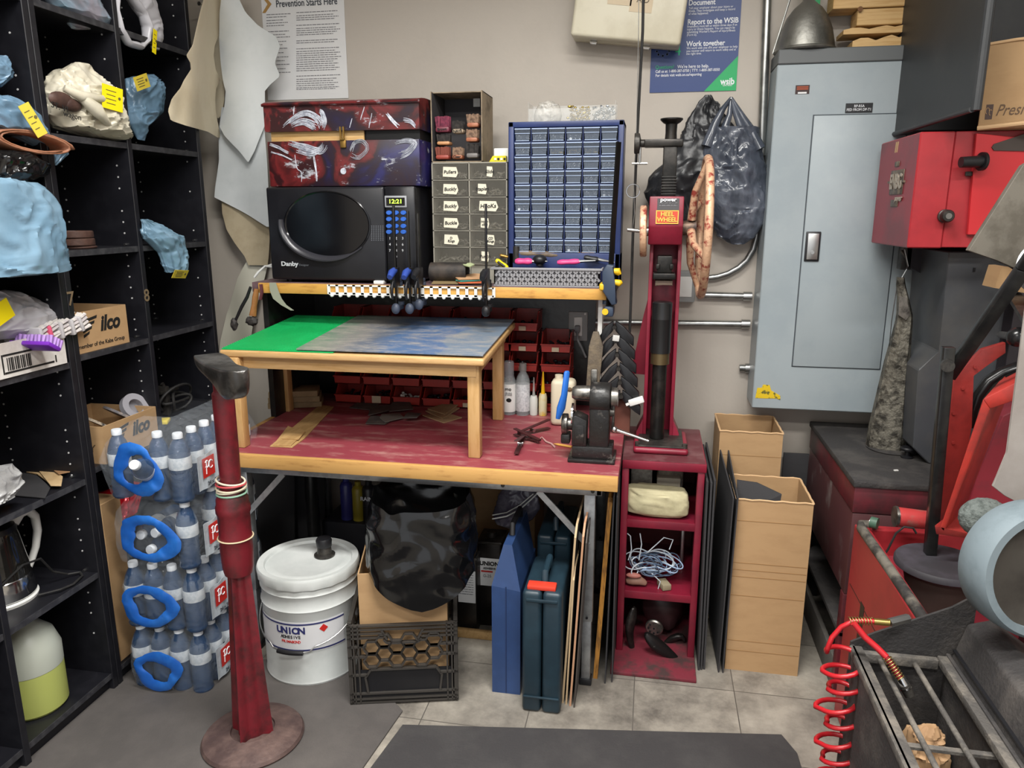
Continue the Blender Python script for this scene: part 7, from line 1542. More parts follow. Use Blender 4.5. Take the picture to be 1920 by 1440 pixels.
bb = B(); bb.lathe([(0, hz_(684)), (.030, hz_(684)), (.030, hz_(663)), (0, hz_(663))], (xc, hy, 0), 30); bb.done('brass_collar', mat('dull_brass', '#6e5f44', .4, .8), t)
bb = B(); bb.lathe([(0, hz_(663)), (.032, hz_(663)), (.032, hz_(600)), (.0325, hz_(599)), (.032, hz_(598)), (.032, hz_(569)), (.029, hz_(567)), (0, hz_(567))], (xc, hy, 0), 36); bb.done('upper_post', mat('black_gloss_tube', '#19191a', .28), t)
bb = B(); bb.box((xc-.034, hy-.03, hz_(524)), (xc+.036, hy+.05, hz_(512)), .004); bb.box((xc-.022, hy-.02, hz_(512)), (xc+.024, hy+.05, hz_(480)), .003); bb.box((xc-.026, hy-.026, hz_(505)), (xc-.014, hy-.01, hz_(495)), .003); bb.box((xc+.016, hy-.026, hz_(505)), (xc+.028, hy-.01, hz_(495)), .003); bb.done('press_jaw', m_pb, t)
bb = B(); bb.prism([(xc-.026, hy-.02, hz_(526)), (xc+.028, hy-.02, hz_(526)), (xc+.028, hy-.02, hz_(536)), (xc, hy-.02, hz_(533)), (xc-.026, hy-.02, hz_(537))], (0, .05, 0), .002); bb.done('leather_pad', mat('brown_pad', '#54453a', .7), t)
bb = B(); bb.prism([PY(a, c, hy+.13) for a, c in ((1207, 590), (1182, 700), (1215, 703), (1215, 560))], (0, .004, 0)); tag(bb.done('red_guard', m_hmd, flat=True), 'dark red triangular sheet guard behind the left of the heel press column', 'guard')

# ------------------------------------------------------------------ black sheets and tall cardboard boxes
def stand_sheet(label, b0, b1, t0, t1, y, depth, m=m_char, th=.004):
    a = PY(b0[0], b0[1], y); a.z = 0; c = PY(t0[0], t0[1], y+depth*.5)
    w = .006
    bb = B(); bb.prism([(a.x, y, 0), (a.x+w, y, 0), (c.x+w, y+.02, c.z), (c.x, y+.02, c.z)], (0, depth, 0)); return tag(bb.done('black_sheet', m, flat=True), label, 'sheet')
for k, (bx, tx, ty) in enumerate([(1308, 1318, 868), (1313, 1325, 870), (1318, 1331, 866)]):
    stand_sheet(['first black sheet right of the red stand', 'second black sheet right of the red stand', 'third black sheet right of the red stand'][k], (bx, 1258), None, (tx, ty), None, 2.225+.004*k, .40)
for k, (bx, tx, ty) in enumerate([(1346, 1342, 872), (1354, 1362, 935)]):
    y = 2.225
    a = PY(bx, 1262, y); a.z = 0; c = PY(tx, ty, y+(.30 if k == 0 else .02))
    bb = B(); bb.prism([(a.x, y, 0), (a.x+.005, y, 0), (a.x+.007, y+.01, PY(1362, 935, y).z), (c.x+.03 if k == 0 else c.x+.005, y+.34, .66), (a.x-.055, y+.36, .66), (a.x-.062, y+.40, 0)][:4] if False else [(a.x, y, 0), (a.x+.004, y, 0), (a.x+.012, y, .60), (a.x+.008, y, .60)], (-.015 if k == 0 else 0, .36, .05)); tag(bb.done('black_sheet', m_char, flat=True), ['wide black sheet leaning beside the tall cardboard box', 'black sheet touching the side of the tall cardboard box'][k], 'sheet')
def tallbox(label, x0, x1, y0, y1, h, slope=0):
    t = thing('cardboard_box', label, 'box', ((x0+x1)/2, (y0+y1)/2, 0)); th = .004
    bb = B(); bb.box((x0, y0, 0), (x1, y0+th, h), 0); bb.box((x0, y1-th, 0), (x1, y1, h)); bb.box((x0, y0+th, 0), (x0+th, y1-th, h)); bb.box((x1-th, y0+th, 0), (x1, y1-th, h)); bb.box((x0+th, y0+th, 0), (x1-th, y1-th, .004))
    bb.done('carton', m_card, t, flat=True)
    for u in (.12, .18, .45, .56, .60, .64, .88): bb = B(); bb.box((x0+.002, y0-.0007, h*u), (x1-.002, y0, h*u+.0016)); bb.done('crease', mat('cardboard_crease', '#8e6c44', .8), t, flat=True)
    bb = B(); 
    for a, b_ in (((x0, y0), (x1, y0)), ((x0, y1), (x1, y1)), ((x0, y0), (x0, y1)), ((x1, y0), (x1, y1))): bb.tube([V((a[0]+(b_[0]-a[0])*i/10, a[1]+(b_[1]-a[1])*i/10, h+.0015*math.sin(i*2.3))) for i in range(11)], .003, 6)
    bb.done('torn_rim', mat('pale_card_edge', '#c4a27a', .85), t)
    return t
tallbox('tall open cardboard box standing on the floor in front of another', .287, .512, 2.25, 2.475, .588)
bb = B(); g = PY(1440, 930, 2.30); bb.prism([(.30, 2.33, .50), (.42, 2.31, .50), (.43, 2.32, .586), (.36, 2.36, .605), (.30, 2.38, .603)], (0, .006, .0)); tag(bb.done('black_sheet', m_char, flat=True), 'curved black sheet end sticking up inside the tall cardboard box', 'sheet')
b0, b1 = PY(1352, 780, 2.56), PY(1470, 800, 2.56)
q = PY(1352, 806, 2.56); tallbox('second tall cardboard box against the wall behind the front one', b0.x, b1.x, 2.56, 2.785, PY(1360, 808, 2.56).z)
bb = B(); a, c = PY(1470, 850, 2.80), PY(1512, 1000, 2.80); bb.box((a.x, 2.80, 0), (c.x+.06, 2.815, a.z), .002); tag(bb.done('black_board', m_char), 'black board leaning on the wall between the cardboard boxes and the red cabinet', 'board')
# ------------------------------------------------------------------ red cabinet with sooty steel top
m_cabred = mat('grimy_red_cabinet', '#66202a', .45, col2='#362022', scale=6, lo=.40, hi=.66); m_cabside = mat('scuffed_red_side', '#4a2a2c', .5, col2='#7c7472', scale=9, lo=.56, hi=.76, stretch=(1, 1, .5))
KX0, KX1, KY0, KY1, KZ = .60, 1.35, 2.17, 2.80, .70
t = thing('steel_topped_cabinet', 'grimy red cabinet with a sooty steel top and open shelf below', 'cabinet', ((KX0+KX1)/2, 2.48, 0)); t_cab = t
bb = B(); bb.box((KX0-.006, KY0-.008, KZ-.02), (KX1, KY1, KZ), .004); bb.done('top', m_soot, t)
bb = B(); bb.box((KX0, KY0, .60), (KX1, KY1-.005, KZ-.02), .003); bb.done('upper_rail', m_cabred, t)
bb = B(); bb.box((KX0+.002, KY0+.002, .34), (KX1, KY1-.005, .598), .003); bb.done('side_panel', m_cabside, t)
for y in (KY0, KY1-.04): bb = B(); bb.box((KX0, y, 0), (KX0+.03, y+.035, .34), .002); bb.done('post', m_cabred, t)
bb = B(); bb.box((KX0, KY0, .20), (KX1, KY1-.005, .215), .002); bb.done('shelf', m_soot, t)
bb = B(); bb.box((KX0+.004, KY0+.01, 0), (KX0+.02, KY1-.01, .10), .002); bb.done('kick_board', mat('grey_kick_board', '#55524e', .7, col2='#6a655e', scale=9), t)
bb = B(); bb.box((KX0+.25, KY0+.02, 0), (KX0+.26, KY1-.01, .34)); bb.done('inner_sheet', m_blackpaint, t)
q = PX(1572, 1130, .625); t = thing('paint_tin', 'small white tin on the shelf inside the red cabinet', 'tin', (.66, q.y, .2155)); bb = B(); bb.lathe([(0, 0), (.033, 0), (.034, .004), (.034, .085), (.036, .088), (.036, .094), (0, .096)], (.66, 2.215, .2155), 26); bb.done('tin', m_white, t)
q = PZ(1700, 858, KZ); bb = B(); bb.lathe([(0, 0), (.018, 0), (.018, .004), (.008, .008), (.008, .02), (.02, .024), (.022, .03), (.018, .034), (0, .034)], (q.x, q.y, KZ+.0005), 24); bb.done('knob', m_blk, t_cab)
q = PZ(1680, 883, KZ); bb = B(); bb.obox((q.x, q.y, KZ+.002), (.012, .006, .003), (0, 0, .3)); tag(bb.done('white_chip', m_white), 'tiny white chip on the sooty steel top in front of the knob', 'chip')
# sole anvil horn
yh = 2.50
t = thing('anvil_horn', 'tall worn grey iron horn standing on the sooty steel top', 'horn', (PZ(1668, 838, KZ).x, yh, KZ))
def horn_ring(py, a, c, d):
    l, r = PY(a, py, yh), PY(c, py, yh); z = max(l.z, KZ+.001); cx_, w = (l.x+r.x)/2, (r.x-l.x)/2
    return [V((cx_+w*u, yh+d*v, z)) for u, v in ((-1, .5), (-1, -.3), (-.35, -.9), (.55, -1), (1, -.5), (1, .6), (.5, 1), (-.6, 1))]
bb = B(); bb.loft([horn_ring(*r) for r in ((838, 1626, 1694, .045), (800, 1632, 1698, .042), (740, 1646, 1700, .038), (680, 1660, 1703, .034), (640, 1671, 1706, .031), (602, 1681, 1709, .028), (588, 1683, 1709, .026), (560, 1683, 1703, .020), (535, 1681, 1697, .014), (520, 1682, 1695, .012))])
bb.done('horn', mat('crusty_iron', '#6e6a60', .6, .5, col2='#2e2b26', scale=34, lo=.45, hi=.62, bump=.5, bscale=90), t)
bb = B(); c = PZ(1668, 838, KZ); bb.lathe([(0, .0005), (.075, .0005), (.077, .004), (.07, .007), (0, .007)], (c.x, yh+.0, KZ), 36); bb.done('flange', m_soot, t)
bb = B(); q = PY(1693, 565, yh-.03); bb.prism([PY(1686, 555, yh-.03), PY(1699, 557, yh-.03), PY(1706, 590, yh-.03), PY(1698, 600, yh-.03), PY(1684, 590, yh-.03)], (0, -.003, 0)); bb.done('bare_tip', m_mst, t, flat=True)
bb = B(); bb.tube([PY(1690, 522, yh), PY(1700, 505, yh), PY(1703, 500, yh+.02), PY(1696, 468, yh+.02)], .002, 6); bb.tube([PY(1684, 522, yh), PY(1672, 600, yh+.06), PY(1668, 640, yh+.08)], .0015, 6); bb.done('tie_wire', m_galv, t)

# ------------------------------------------------------------------ red finishing machine
m_fin = m_bright; m_fins = mat('grimy_red_side', '#862834', .4, col2='#6e2c34', scale=6)
HX, HY0, HY1, HZ0, HZ1 = .700, 2.285, 2.645, 1.351, 1.660
t = thing('finishing_machine', 'big bright red shoe finishing machine head with black ducts at right', 'machine', (.95, 2.45, .7))
bb = B(); bb.box((HX, HY0, HZ0), (HX+.088, HY1, HZ1), .003, 1); bb.mi = 1
bb.box((HX-.0008, HY0+.004, HZ0+.003), (HX, HY1-.004, HZ1-.003)); bb.done('belt_housing', [m_fin, m_fins], t, flat=True)
bb = B(); bb.box((HX+.089, HY0+.004, HZ0+.002), (1.35, HY1, HZ1), .002, 1); bb.done('main_housing', m_fin, t, flat=True)
cpt = [PY(a, c, HY0-.012) for a, c in ((1831, 250), (1960, 262), (1960, 440), (1815, 440))]
bb = B(); bb.prism(cpt, (0, .014, 0), .001, 1); bb.done('cover_plate', mat('lighter_red_paint', '#b5282e', .38), t, flat=True)
bb = B(); bb.prism([PY(a, c, HY0-.016) for a, c in ((1860, 276), (1864, 270), (1930, 248), (1960, 248), (1960, 284), (1864, 282))], (0, .005, 0)); bb.done('dark_opening', mat('dark_brown_steel', '#3c332e', .6), t, flat=True)
q = PX(1680, 342, HX); 
t2 = t
bb = B(); bb.box((HX-.004, q.y-.075, q.z-.035), (HX, q.y+.045, q.z+.035), .002); bb.bar((HX-.003, q.y-.09, q.z), (HX-.003, q.y+.065, q.z+.002), .006, .006)
bb.box((HX-.004, q.y-.045, q.z-.07), (HX, q.y+.02, q.z-.05), .006); bb.box((HX-.004, q.y-.02, q.z+.045), (HX, q.y+.02, q.z+.06), .004); bb.done('maker_badge', mat('tarnished_badge', '#5a4e46', .45, .6, col2='#8a7a66', scale=40), t)
txt('ENBG', .058, (HX-.0055, q.y-.015, q.z), t, mat('badge_letter', '#b0a494', .4, .5), rz=-PI/2, off=.03, name='badge_letters', ex=.001, sx=.75)
txt('power', .024, (HX-.004, q.y-.05, q.z-.047), t, mat('badge_letter', '#b0a494', .4, .5), rz=-PI/2, off=.02, name='badge_letters', ex=.001, shear=.2)
q = PX(1682, 276, HX); bb = B()
for dy in (-.008, .008): bb.obox((HX-.001, q.y+dy, q.z), (.001, .010, .03), (.15, 0, 0))
bb.done('cream_mark', mat('cream_paint_mark', '#b99a72', .6), t)
q = PY(1770, 405, HY0); bb = B(); bb.lathe([(0, -.035), (.014, -.035), (.017, -.030), (.017, -.018), (.012, -.014), (.018, -.010), (.018, -.002), (0, 0)], (q.x, HY0, q.z), 24, (0, 1, 0)); bb.mi = 1; bb.lathe([(0, -.0365), (.008, -.0365), (.008, -.034), (0, -.034)], (q.x, HY0, q.z), 20, (0, 1, 0)); bb.done('knurled_knob', [m_iron, m_steel], t)
q = PY(1840, 303, HY0-.03); bb = B(); bb.cyl((q.x, HY0-.035, q.z), (q.x-.055, HY0-.045, q.z-.002), .016, .014, 18); bb.cyl((q.x+.004, HY0-.034, q.z), (q.x-.004, HY0-.036, q.z), .024, n=20); bb.cyl((q.x, HY0-.034, q.z), (q.x+.0, HY0, q.z), .012, n=14); bb.done('black_handle', m_blk, t)
q = PY(1816, 326, HY0); bb = B(); bb.box((q.x-.010, HY0-.008, q.z-.006), (q.x+.008, HY0, q.z+.006), .002); bb.done('switch', m_iron, t)
m_hood = mat('black_hood_steel', '#2b2d2f', .5, col2='#3a3a3a', scale=5, lo=.5, hi=.8)
hA, hB = PX(1660, 253, .745), PX(1822, 213, .745)
bb = B(); bb.box((.745, hB.y, 1.688), (.762, hA.y, 2.35), .002, 1); bb.box((.762, 2.56, 1.688), (1.3, hA.y, 2.35), .002, 1); bb.cyl((.744, hB.y, 1.69), (.744, hA.y, 1.692), .007, n=10); bb.cyl((.753, hB.y, 1.688), (.753, hB.y, 2.35), .012, n=12); bb.done('hood', m_hood, t, flat=True)
bb = B(); bb.prism([PY(a, c, 2.58) for a, c in ((1701, 455), (1790, 455), (1775, 680), (1742, 527), (1728, 513), (1703, 500))], (0, .06, 0)); bb.box((px1+.004, 2.76, .75), (1.4, 2.80, 1.5)); bb.done('rear_column_and_shade_board', mat('dark_plum_steel_and_shade', '#241f24', .5), t, flat=True)  # box: added dark board, painted shade for the gap beside the electrical panel
m_duct = mat('charcoal_duct_steel', '#3e4044', .45, col2='#4a4a4a', scale=5); yd = 2.36
bb = B(); bb.prism([(lambda p: V((p.x, p.y, max(p.z, KZ+.001))))(PY(a, c, yd)) for a, c in ((1779, 472), (1762, 660), (1722, 694), (1712, 840), (1738, 895), (1900, 895), (1900, 472))], (0, .30, 0), .003, 1); bb.done('dust_duct', m_duct, t, flat=True)
bb = B(); bb.cyl(PY(1845, 520, yd-.001), PY(1845, 520, yd-.001)+V((0, -.004, 0)), .0, n=8) if False else bb.box(PY(1825, 502, yd-.002), PY(1828, 510, yd), 0); bb.done('slot', m_blk, t, flat=True)
bb = B(); bb.box((1.0, 2.30, .70), (1.4, 2.36, 1.31), .003); bb.done('dark_side_panel', mat('dark_plum_steel_and_shade', '#241f24', .5), t, flat=True)
a, c = PY(1684, 505, 2.6), PY(1696, 465, 2.6); bb = B(); bb.box((a.x, 2.58, a.z), (c.x+.02, 2.62, c.z+.02), .003); bb.tube([PY(1690, 470, 2.57), PY(1700, 485, 2.57), PY(1702, 500, 2.57)], .004, 8); bb.done('bracket', m_iron, t)
# grey guard flap
bb = B(); bb.prism([PY(a, c, 1.95) for a, c in ((1816, 470), (1918, 310), (1970, 280), (1970, 515), (1900, 502), (1870, 488))], (0, .02, 0), .001, 1); gp = PY(1940, 380, 1.95); t = thing('guard_flap', 'grey brown slanted guard flap hanging in front of the red machine head', 'guard', gp); bb.done('flap_sheet', mat('grey_brown_guard', '#6a655c', .65, .2, col2='#565148', scale=12), t, flat=True)
bb = B(); bb.bar(gp+V((0, .02, 0)), PY(2000, 380, HY0-.014), .03, .012, bev=.002); bb.done('bracket', m_iron, t)
q = PY(1905, 500, 1.9); t = thing('belt_pulley', 'grey pulley wheel at the right edge below the guard flap', 'pulley', (q.x+.05, 1.9, q.z)); bb = B(); bb.lathe([(0, -.02), (.05, -.02), (.056, -.015), (.048, -.006), (.048, .006), (.056, .015), (.05, .02), (0, .02)], (q.x+.045, 1.88, q.z+.0), 36, (.4, -1, .1)); bb.done('pulley', m_alu, t); bb = B(); bb.cyl((q.x+.045, 1.88, q.z), (q.x+.12, HY0+.05, q.z+.02), .012, n=14); bb.done('shaft', m_steel, t)
a = PY(1868, 520, 2.2); bb = B(); bb.prism([PY(x, y, 2.2) for x, y in ((1878, 500), (1890, 500), (1925, 520), (1925, 550), (1865, 540))], (0, .08, 0)); tag(bb.done('cardboard_piece', m_card, flat=True), 'torn piece of cardboard tucked under the guard flap', 'cardboard')
# carton on top
R_ = -math.radians(24)
q = PY(1833, 236, 2.27); t = thing('cardboard_box', "cardboard box printed President's on top of the red machine", 'box', V((q.x, q.y, HZ1+.001)), R_)
HB = .215
bb = B(); bb.box((0, 0, 0), (.36, .26, HB), .004, 2); bb.done('carton', [m_card], t, L=True)
bb = B(); bb.tube([(.0, .0, .004), (.1, -.004, .010), (.2, -.003, .004), (.36, -.003, .006)], .006, 8); bb.done('bottom_fold', mat('pale_card_edge', '#c4a27a', .85), t, L=True); bb = B(); bb.tube([(0, 0, HB-.004), (.06, -.002, HB), (.36, -.002, HB)], .004, 8); bb.done('torn_rim', mat('pale_card_edge', '#c4a27a', .85), t, L=True)
bb = B(); bb.box((.014, -.001, .025), (.030, 0, .062)); bb.mi = 1; bb.tube([(.018+.004*math.cos(a), -.0016, .046+.008*math.sin(a)) for a in [i*.5 for i in range(10)]], .0008, 5); bb.tube([(.025+.003*math.cos(a), -.0016, .042+.007*math.sin(a)) for a in [.6+i*.5 for i in range(10)]], .0008, 5); bb.done('emblem', [mat('box_print_dark', '#4a3a34', .7), m_card], t, L=True)
txt("President's Choice", .040, (.036, -.0008, .045), t, mat('box_print_brown', '#5c4838', .8), align='LEFT', shear=.35, L=True, name='print', sx=.75)
t.location.z = HZ1+.001

# lower machine: base, post with round plate, red arms
RX, RY0, RY1, RZ = .590, 1.565, 2.10, .595
t = thing('finishing_bench', 'low red machine base with black rubber trim standing in front of the cabinet', 'machine', (.9, 1.8, 0))
bb = B(); bb.box((RX, RY0, 0), (RX+.035, RY1, RZ-.0), .004); bb.mi = 1; bb.box((RX-.0006, RY0+.02, .42), (RX, RY1-.02, .4225)); bb.box((RX-.0008, 1.93, .30), (RX, 1.965, .43)); bb.done('side_plate', [m_bright, m_blk], t, flat=True)
bb = B(); bb.box((RX+.035, RY1-.03, 0), (1.4, RY1, RZ), .004); bb.done('back_plate', m_bright, t, flat=True)
bb = B(); bb.prism([(RX+.035, RY0, .40), (RX+.035, RY1-.03, .52), (RX+.035, RY1-.03, 0), (RX+.035, RY0, 0)], (.80, 0, 0)); bb.done('basin', m_fins, t, flat=True)
bb = B(); bb.tube([(RX+.05, RY1-.01, RZ+.004), (RX+.014, RY1-.012, RZ+.004), (RX+.008, RY1-.04, RZ+.004), (RX+.012, 1.8, RZ+.004), (RX+.014, RY0, RZ+.004)], .013, 10); bb.done('rubber_trim', mat('grey_black_trim', '#2e2c2b', .6, col2='#6a655c', scale=14), t, ang=60)
q = PY(1705, 970, 2.02); bb = B(); bb.cyl((q.x-.035, 2.02, q.z), (q.x+.05, 2.02, q.z-.004), .026, .024, 24); bb.mi = 1; bb.cyl((q.x-.037, 2.02, q.z), (q.x-.03, 2.02, q.z), .028, n=24); bb.done('roller', [mat('worn_red_roller', '#b03a3a', .45, col2='#7a6a60', scale=16), m_mst], t)
q = PY(1637, 980, 2.06); bb = B(); bb.lathe([(0, -.006), (.016, -.006), (.016, .012), (0, .012)], (q.x, 2.06, q.z), 20, (1, -.6, 0)); bb.mi = 1; bb.lathe([(.0, -.008), (.011, -.008), (.011, -.004), (0, -.004)], (q.x, 2.06, q.z), 18, (1, -.6, 0)); bb.done('green_ring_bolt', [mat('dark_green_ring', '#3e5a4a', .5), m_steel], t)
bb = B(); bb.tube([PY(a, c, 1.98) for a, c in ((1718, 1000), (1712, 990), (1695, 988), (1680, 1000), (1665, 1030), (1645, 1060), (1632, 1100), (1628, 1150), (1626, 1180))], .003, 6); bb.done('black_wire', m_blkrub, t, ang=60)
# post and plate
pp = PZ(1745, 1040, .60); 
t = thing('plate_post', 'black square post on a round black plate with a slanted arm', 'post', (pp.x, pp.y, .45))
bb = B(); c = PZ(1755, 1052, .60); bb.lathe([(0, .580), (.098, .580), (.106, .586), (.106, .596), (.102, .602), (0, .602)], (c.x+.012, c.y, 0), 48); bb.done('round_plate', mat('dusty_black_plate', '#333135', .6, col2='#45424a', scale=6), t)
bb = B(); bb.lathe([(0, .42), (.05, .42), (.085, .58), (0, .58)], (c.x+.012, c.y, 0), 32); bb.done('plate_hub', mat('dark_brown_steel', '#3c332e', .6), t)
pt_ = PY(1778, 650, pp.y); bb = B(); bb.bar((pp.x-.002, pp.y, .602), (pt_.x, pp.y, pt_.z), .026, .026, up=(0, 1, 0), bev=.003); bb.done('square_post', m_blackpaint, t)
a, c_ = PY(1778, 706, pp.y+.02), PY(1918, 505, pp.y-.10); bb = B(); bb.bar(a, c_, .030, .022, up=(0, 1, 0), bev=.003); bb.bar(c_, c_+(c_-a)*.4, .030, .022, up=(0, 1, 0), bev=.003); bb.done('slanted_arm', m_blackpaint, t)
q = PY(1776, 684, pp.y-.014); bb = B(); bb.cyl(q, q+V((-.004, -.016, 0)), .015, n=20); bb.done('pivot_bolt', m_iron, t)
# arms
m_arm = mat('brick_red_paint', '#8c2c28', .45, col2='#762624', scale=8, bump=.15); m_arm2 = mat('orange_red_paint', '#ab342c', .4, col2='#88302c', scale=10)
t = thing('red_lever_arm', 'bent brick red lever plate rising behind the slanted black arm', 'lever', PY(1770, 960, 1.98))
bb = B(); bb.prism([PY(a, c, 1.98) for a, c in ((1760, 985), (1768, 860), (1789, 706), (1812, 688), (1842, 655), (1886, 642), (1886, 662), (1845, 690), (1824, 704), (1822, 800), (1790, 985))], (0, .016, 0), .002); bb.done('lever_plate', m_arm, t)
bb = B()
for x, y in ((1828, 688), (1805, 728), (1788, 775), (1787, 830)): q = PY(x, y, 1.978); bb.cyl(q, q+V((0, -.003, 0)), .004, n=10)
bb.done('rivet', m_arm, t)
t = thing('red_box_beam', 'slanted orange red box beam in front of the red lever plate', 'beam', PY(1765, 985, 1.86))
bb = B(); bb.prism([PY(a, c, 1.86) for a, c in ((1762, 990), (1780, 940), (1843, 748), (1856, 767), (1770, 1000))], (.10, .14, .03), .003); bb.done('beam', m_arm2, t)
q = PY(1920, 706, 1.86); bb = B(); bb.prism([PY(a, c, 1.86) for a, c in ((1843, 748), (1910, 714), (1935, 716), (1935, 740), (1856, 767))], (.08, .12, .02), .003); bb.done('beam_head', m_arm2, t)
bb = B(); q = PY(1780, 995, 1.86); bb.prism([PY(a, c, 1.86) for a, c in ((1752, 985), (1762, 990), (1820, 1000), (1815, 1010), (1755, 1002))], (.06, .08, 0), .002); bb.done('foot_plate', m_arm, t)
q = PY(1908, 632, 1.95); t = thing('ball_handle', 'black ball handle at the right edge above the black hose', 'handle', q); bb = B(); bb.sphere(q, .024, 24, 16); bb.done('ball', mat('gloss_black_ball', '#1c1c1d', .25), t); bb = B(); bb.cyl(q+V((.01, 0, 0)), (q.x+.12, 2.32, q.z-.05), .010, n=14); bb.done('rod', m_steel, t)
bb = B(); bb.tube([PY(a, c, 2.04) for a, c in ((1822, 800), (1825, 770), (1835, 742), (1855, 716), (1880, 700), (1910, 690), (1945, 688))], .017, 14); tag(bb.done('black_hose', mat('gloss_black_hose', '#151516', .25)), 'thick black hose curving behind the red beam', 'hose')
bb = B(); bb.prism([PY(a, c, 2.12) for a, c in ((1800, 1000), (1830, 900), (1880, 780), (1960, 740), (1960, 1020))], (.0, .12, 0), .003); tag(bb.done('red_housing', m_fins, flat=True), 'dark red sloping machine housing behind the grey guard at right', 'housing')
bb = B(); bb.prism([PY(a, c, 1.55) for a, c in ((1925, 560), (1905, 720), (1889, 850), (1861, 912), (1884, 930), (1903, 940), (1990, 960), (1990, 560))], (0, .006, 0), .001, 1); gp = PY(1960, 640, 1.556); t = thing('grey_guard', 'pale grey sheet metal guard hanging at the right edge', 'guard', gp); bb.done('guard_sheet', mat('pale_grey_guard', '#8f8984', .55, col2='#847d78', scale=6), t, flat=True)
bb = B(); bb.bar(gp, (gp.x+.25, 2.30, gp.z+.02), .035, .012, bev=.002); bb.done('bracket', m_iron, t)
# fluffy ball and big wheel
q = PY(1846, 972, 1.72); t = thing('buffing_ball', 'round grey green buffing brush behind the large wheel', 'buffer', q); bb = B(); bb.sphere(q, (.052, .045, .046), 32, 20, .04, 3, 30); bb.done('buffing_brush', mat('grey_green_bristle', '#6e7572', .85, col2='#4e5552', scale=90, bump=.6, bscale=140), t); bb = B(); bb.cyl(q, q+V((.14, .02, 0)), .010, n=12); bb.done('shaft', m_steel, t)
bb = B(); bb.box((q.x+.13, q.y-.01, .40), (q.x+.18, q.y+.05, q.z+.03), .006); bb.done('bearing_pedestal', m_blackpaint, t)
wc = PY(1938, 1066, 1.46); ax = V((.22, -1, .12)).normalized()
t = thing('grinding_wheel', 'large sanding wheel with pale blue grey tyre at the right edge', 'wheel', wc)
bb = B(); bb.lathe([(.106, -.040), (.120, -.040), (.126, -.032), (.128, 0), (.126, .032), (.120, .040), (.106, .040), (.106, -.040)], wc, 64, ax); bb.done('tyre', mat('blue_grey_felt', '#6c787e', .7, col2='#5c686e', scale=8), t)
bb = B(); bb.lathe([(0, -.03), (.107, -.03), (.107, .024), (.085, .018), (.05, .014), (.02, .022), (0, .022)], wc, 56, ax); bb.done('disc', mat('brown_wheel_disc', '#3e3a35', .6, .2, col2='#322e2a', scale=10), t)
bb = B(); bb.cyl(wc-ax*.03, wc-ax*.09, .016, n=16); bb.done('axle', m_steel, t)
bb = B(); e_ = wc-ax*.07; bb.box((e_.x-.025, e_.y-.02, e_.z-.03), (1.3, e_.y+.03, e_.z+.03), .006); bb.done('bearing_arm', m_blackpaint, t)
bb = B(); bb.box((1.25, e_.y-.03, 0), (1.33, e_.y+.04, e_.z+.04), .006); bb.done('arm_post', m_blackpaint, t)

# ------------------------------------------------------------------ black dust trough
m_tr = mat('dusty_black_steel', '#302e2e', .7, col2='#57524e', scale=7, lo=.48, hi=.8, bump=.25, bscale=140); m_trr = mat('dusty_rail', '#4a4744', .75, col2='#6e6860', scale=14, bump=.3, bscale=120)
TZ_ = .545; A = PZ(1595, 1207, TZ_); D = PZ(1765, 1228, TZ_); tx0, tx1, ty1, ty0_ = A.x, D.x+.012, A.y, .80
t = thing('dust_trough', 'open black steel dust trough with round rods across in the right foreground', 'trough', ((tx0+tx1)/2, 1.2, .15))
bb = B(); bb.box((tx0, ty0_, 0), (tx0+.008, ty1, TZ_), .002); bb.done('left_wall', m_tr, t, flat=True)
bb = B(); bb.box((tx1, ty0_, 0), (tx1+.008, ty1, TZ_), .002); bb.done('right_wall', m_tr, t, flat=True)
bb = B(); bb.prism([(tx0, ty1, 0), (tx0, ty1, TZ_+.004), (tx0+.045, ty1, TZ_+.03), (tx1, ty1, TZ_+.105), (tx1+.045, ty1, TZ_+.14), (tx1+.045, ty1, 0)], (0, .006, 0)); bb.done('back_wall', m_tr, t, flat=True)
bb = B(); bb.box((tx0+.008, ty0_, .20), (tx1, ty1, .21)); bb.done('floor_sheet', m_tr, t, flat=True)
bb = B(); bb.box((tx0-.004, ty0_, TZ_-.018), (tx0+.022, ty1-.004, TZ_), .003); bb.done('left_rail', m_trr, t)
bb = B(); bb.box((tx1-.018, ty0_, TZ_-.022), (tx1+.010, ty1-.004, TZ_-.004), .003); bb.done('right_rail', m_trr, t)
bb = B(); bb.box((tx0+.022, ty1-.02, TZ_-.03), (tx1-.018, ty1-.004, TZ_-.008), .003); bb.done('back_rail', m_trr, t)
zr = TZ_-.022
for fx in (.30, .66): bb = B(); x = tx0+(tx1-tx0)*fx; bb.cyl((x, ty1-.01, zr), (x+.01, ty0_, zr-.004), .0055, n=12); bb.done('rod', m_trr, t)
p, q = PZ(1715, 1400, zr-.01), PZ(1868, 1412, zr-.01); bb = B(); bb.bar((tx0+.01, p.y, zr-.01), (tx1, p.y, zr-.01), .012, .006); bb.done('cross_bar', m_trr, t)
bb = B(); bb.prism([(tx1+.008, ty0_, TZ_-.01), (tx1+.03, ty0_, TZ_+.075), (tx1+.075, ty0_, TZ_+.09), (tx1+.20, ty0_, TZ_+.0), (tx1+.20, ty0_, TZ_-.10), (tx1+.008, ty0_, TZ_-.10)], (0, ty1-.004-ty0_, 0), .006); bb.done('right_chute', m_tr, t)
bb = B(); bb.box((tx1+.008, ty1-.36, TZ_+.012), (tx1+.016, ty1-.01, TZ_+.016)); bb.done('chute_seam', m_blk, t, flat=True)
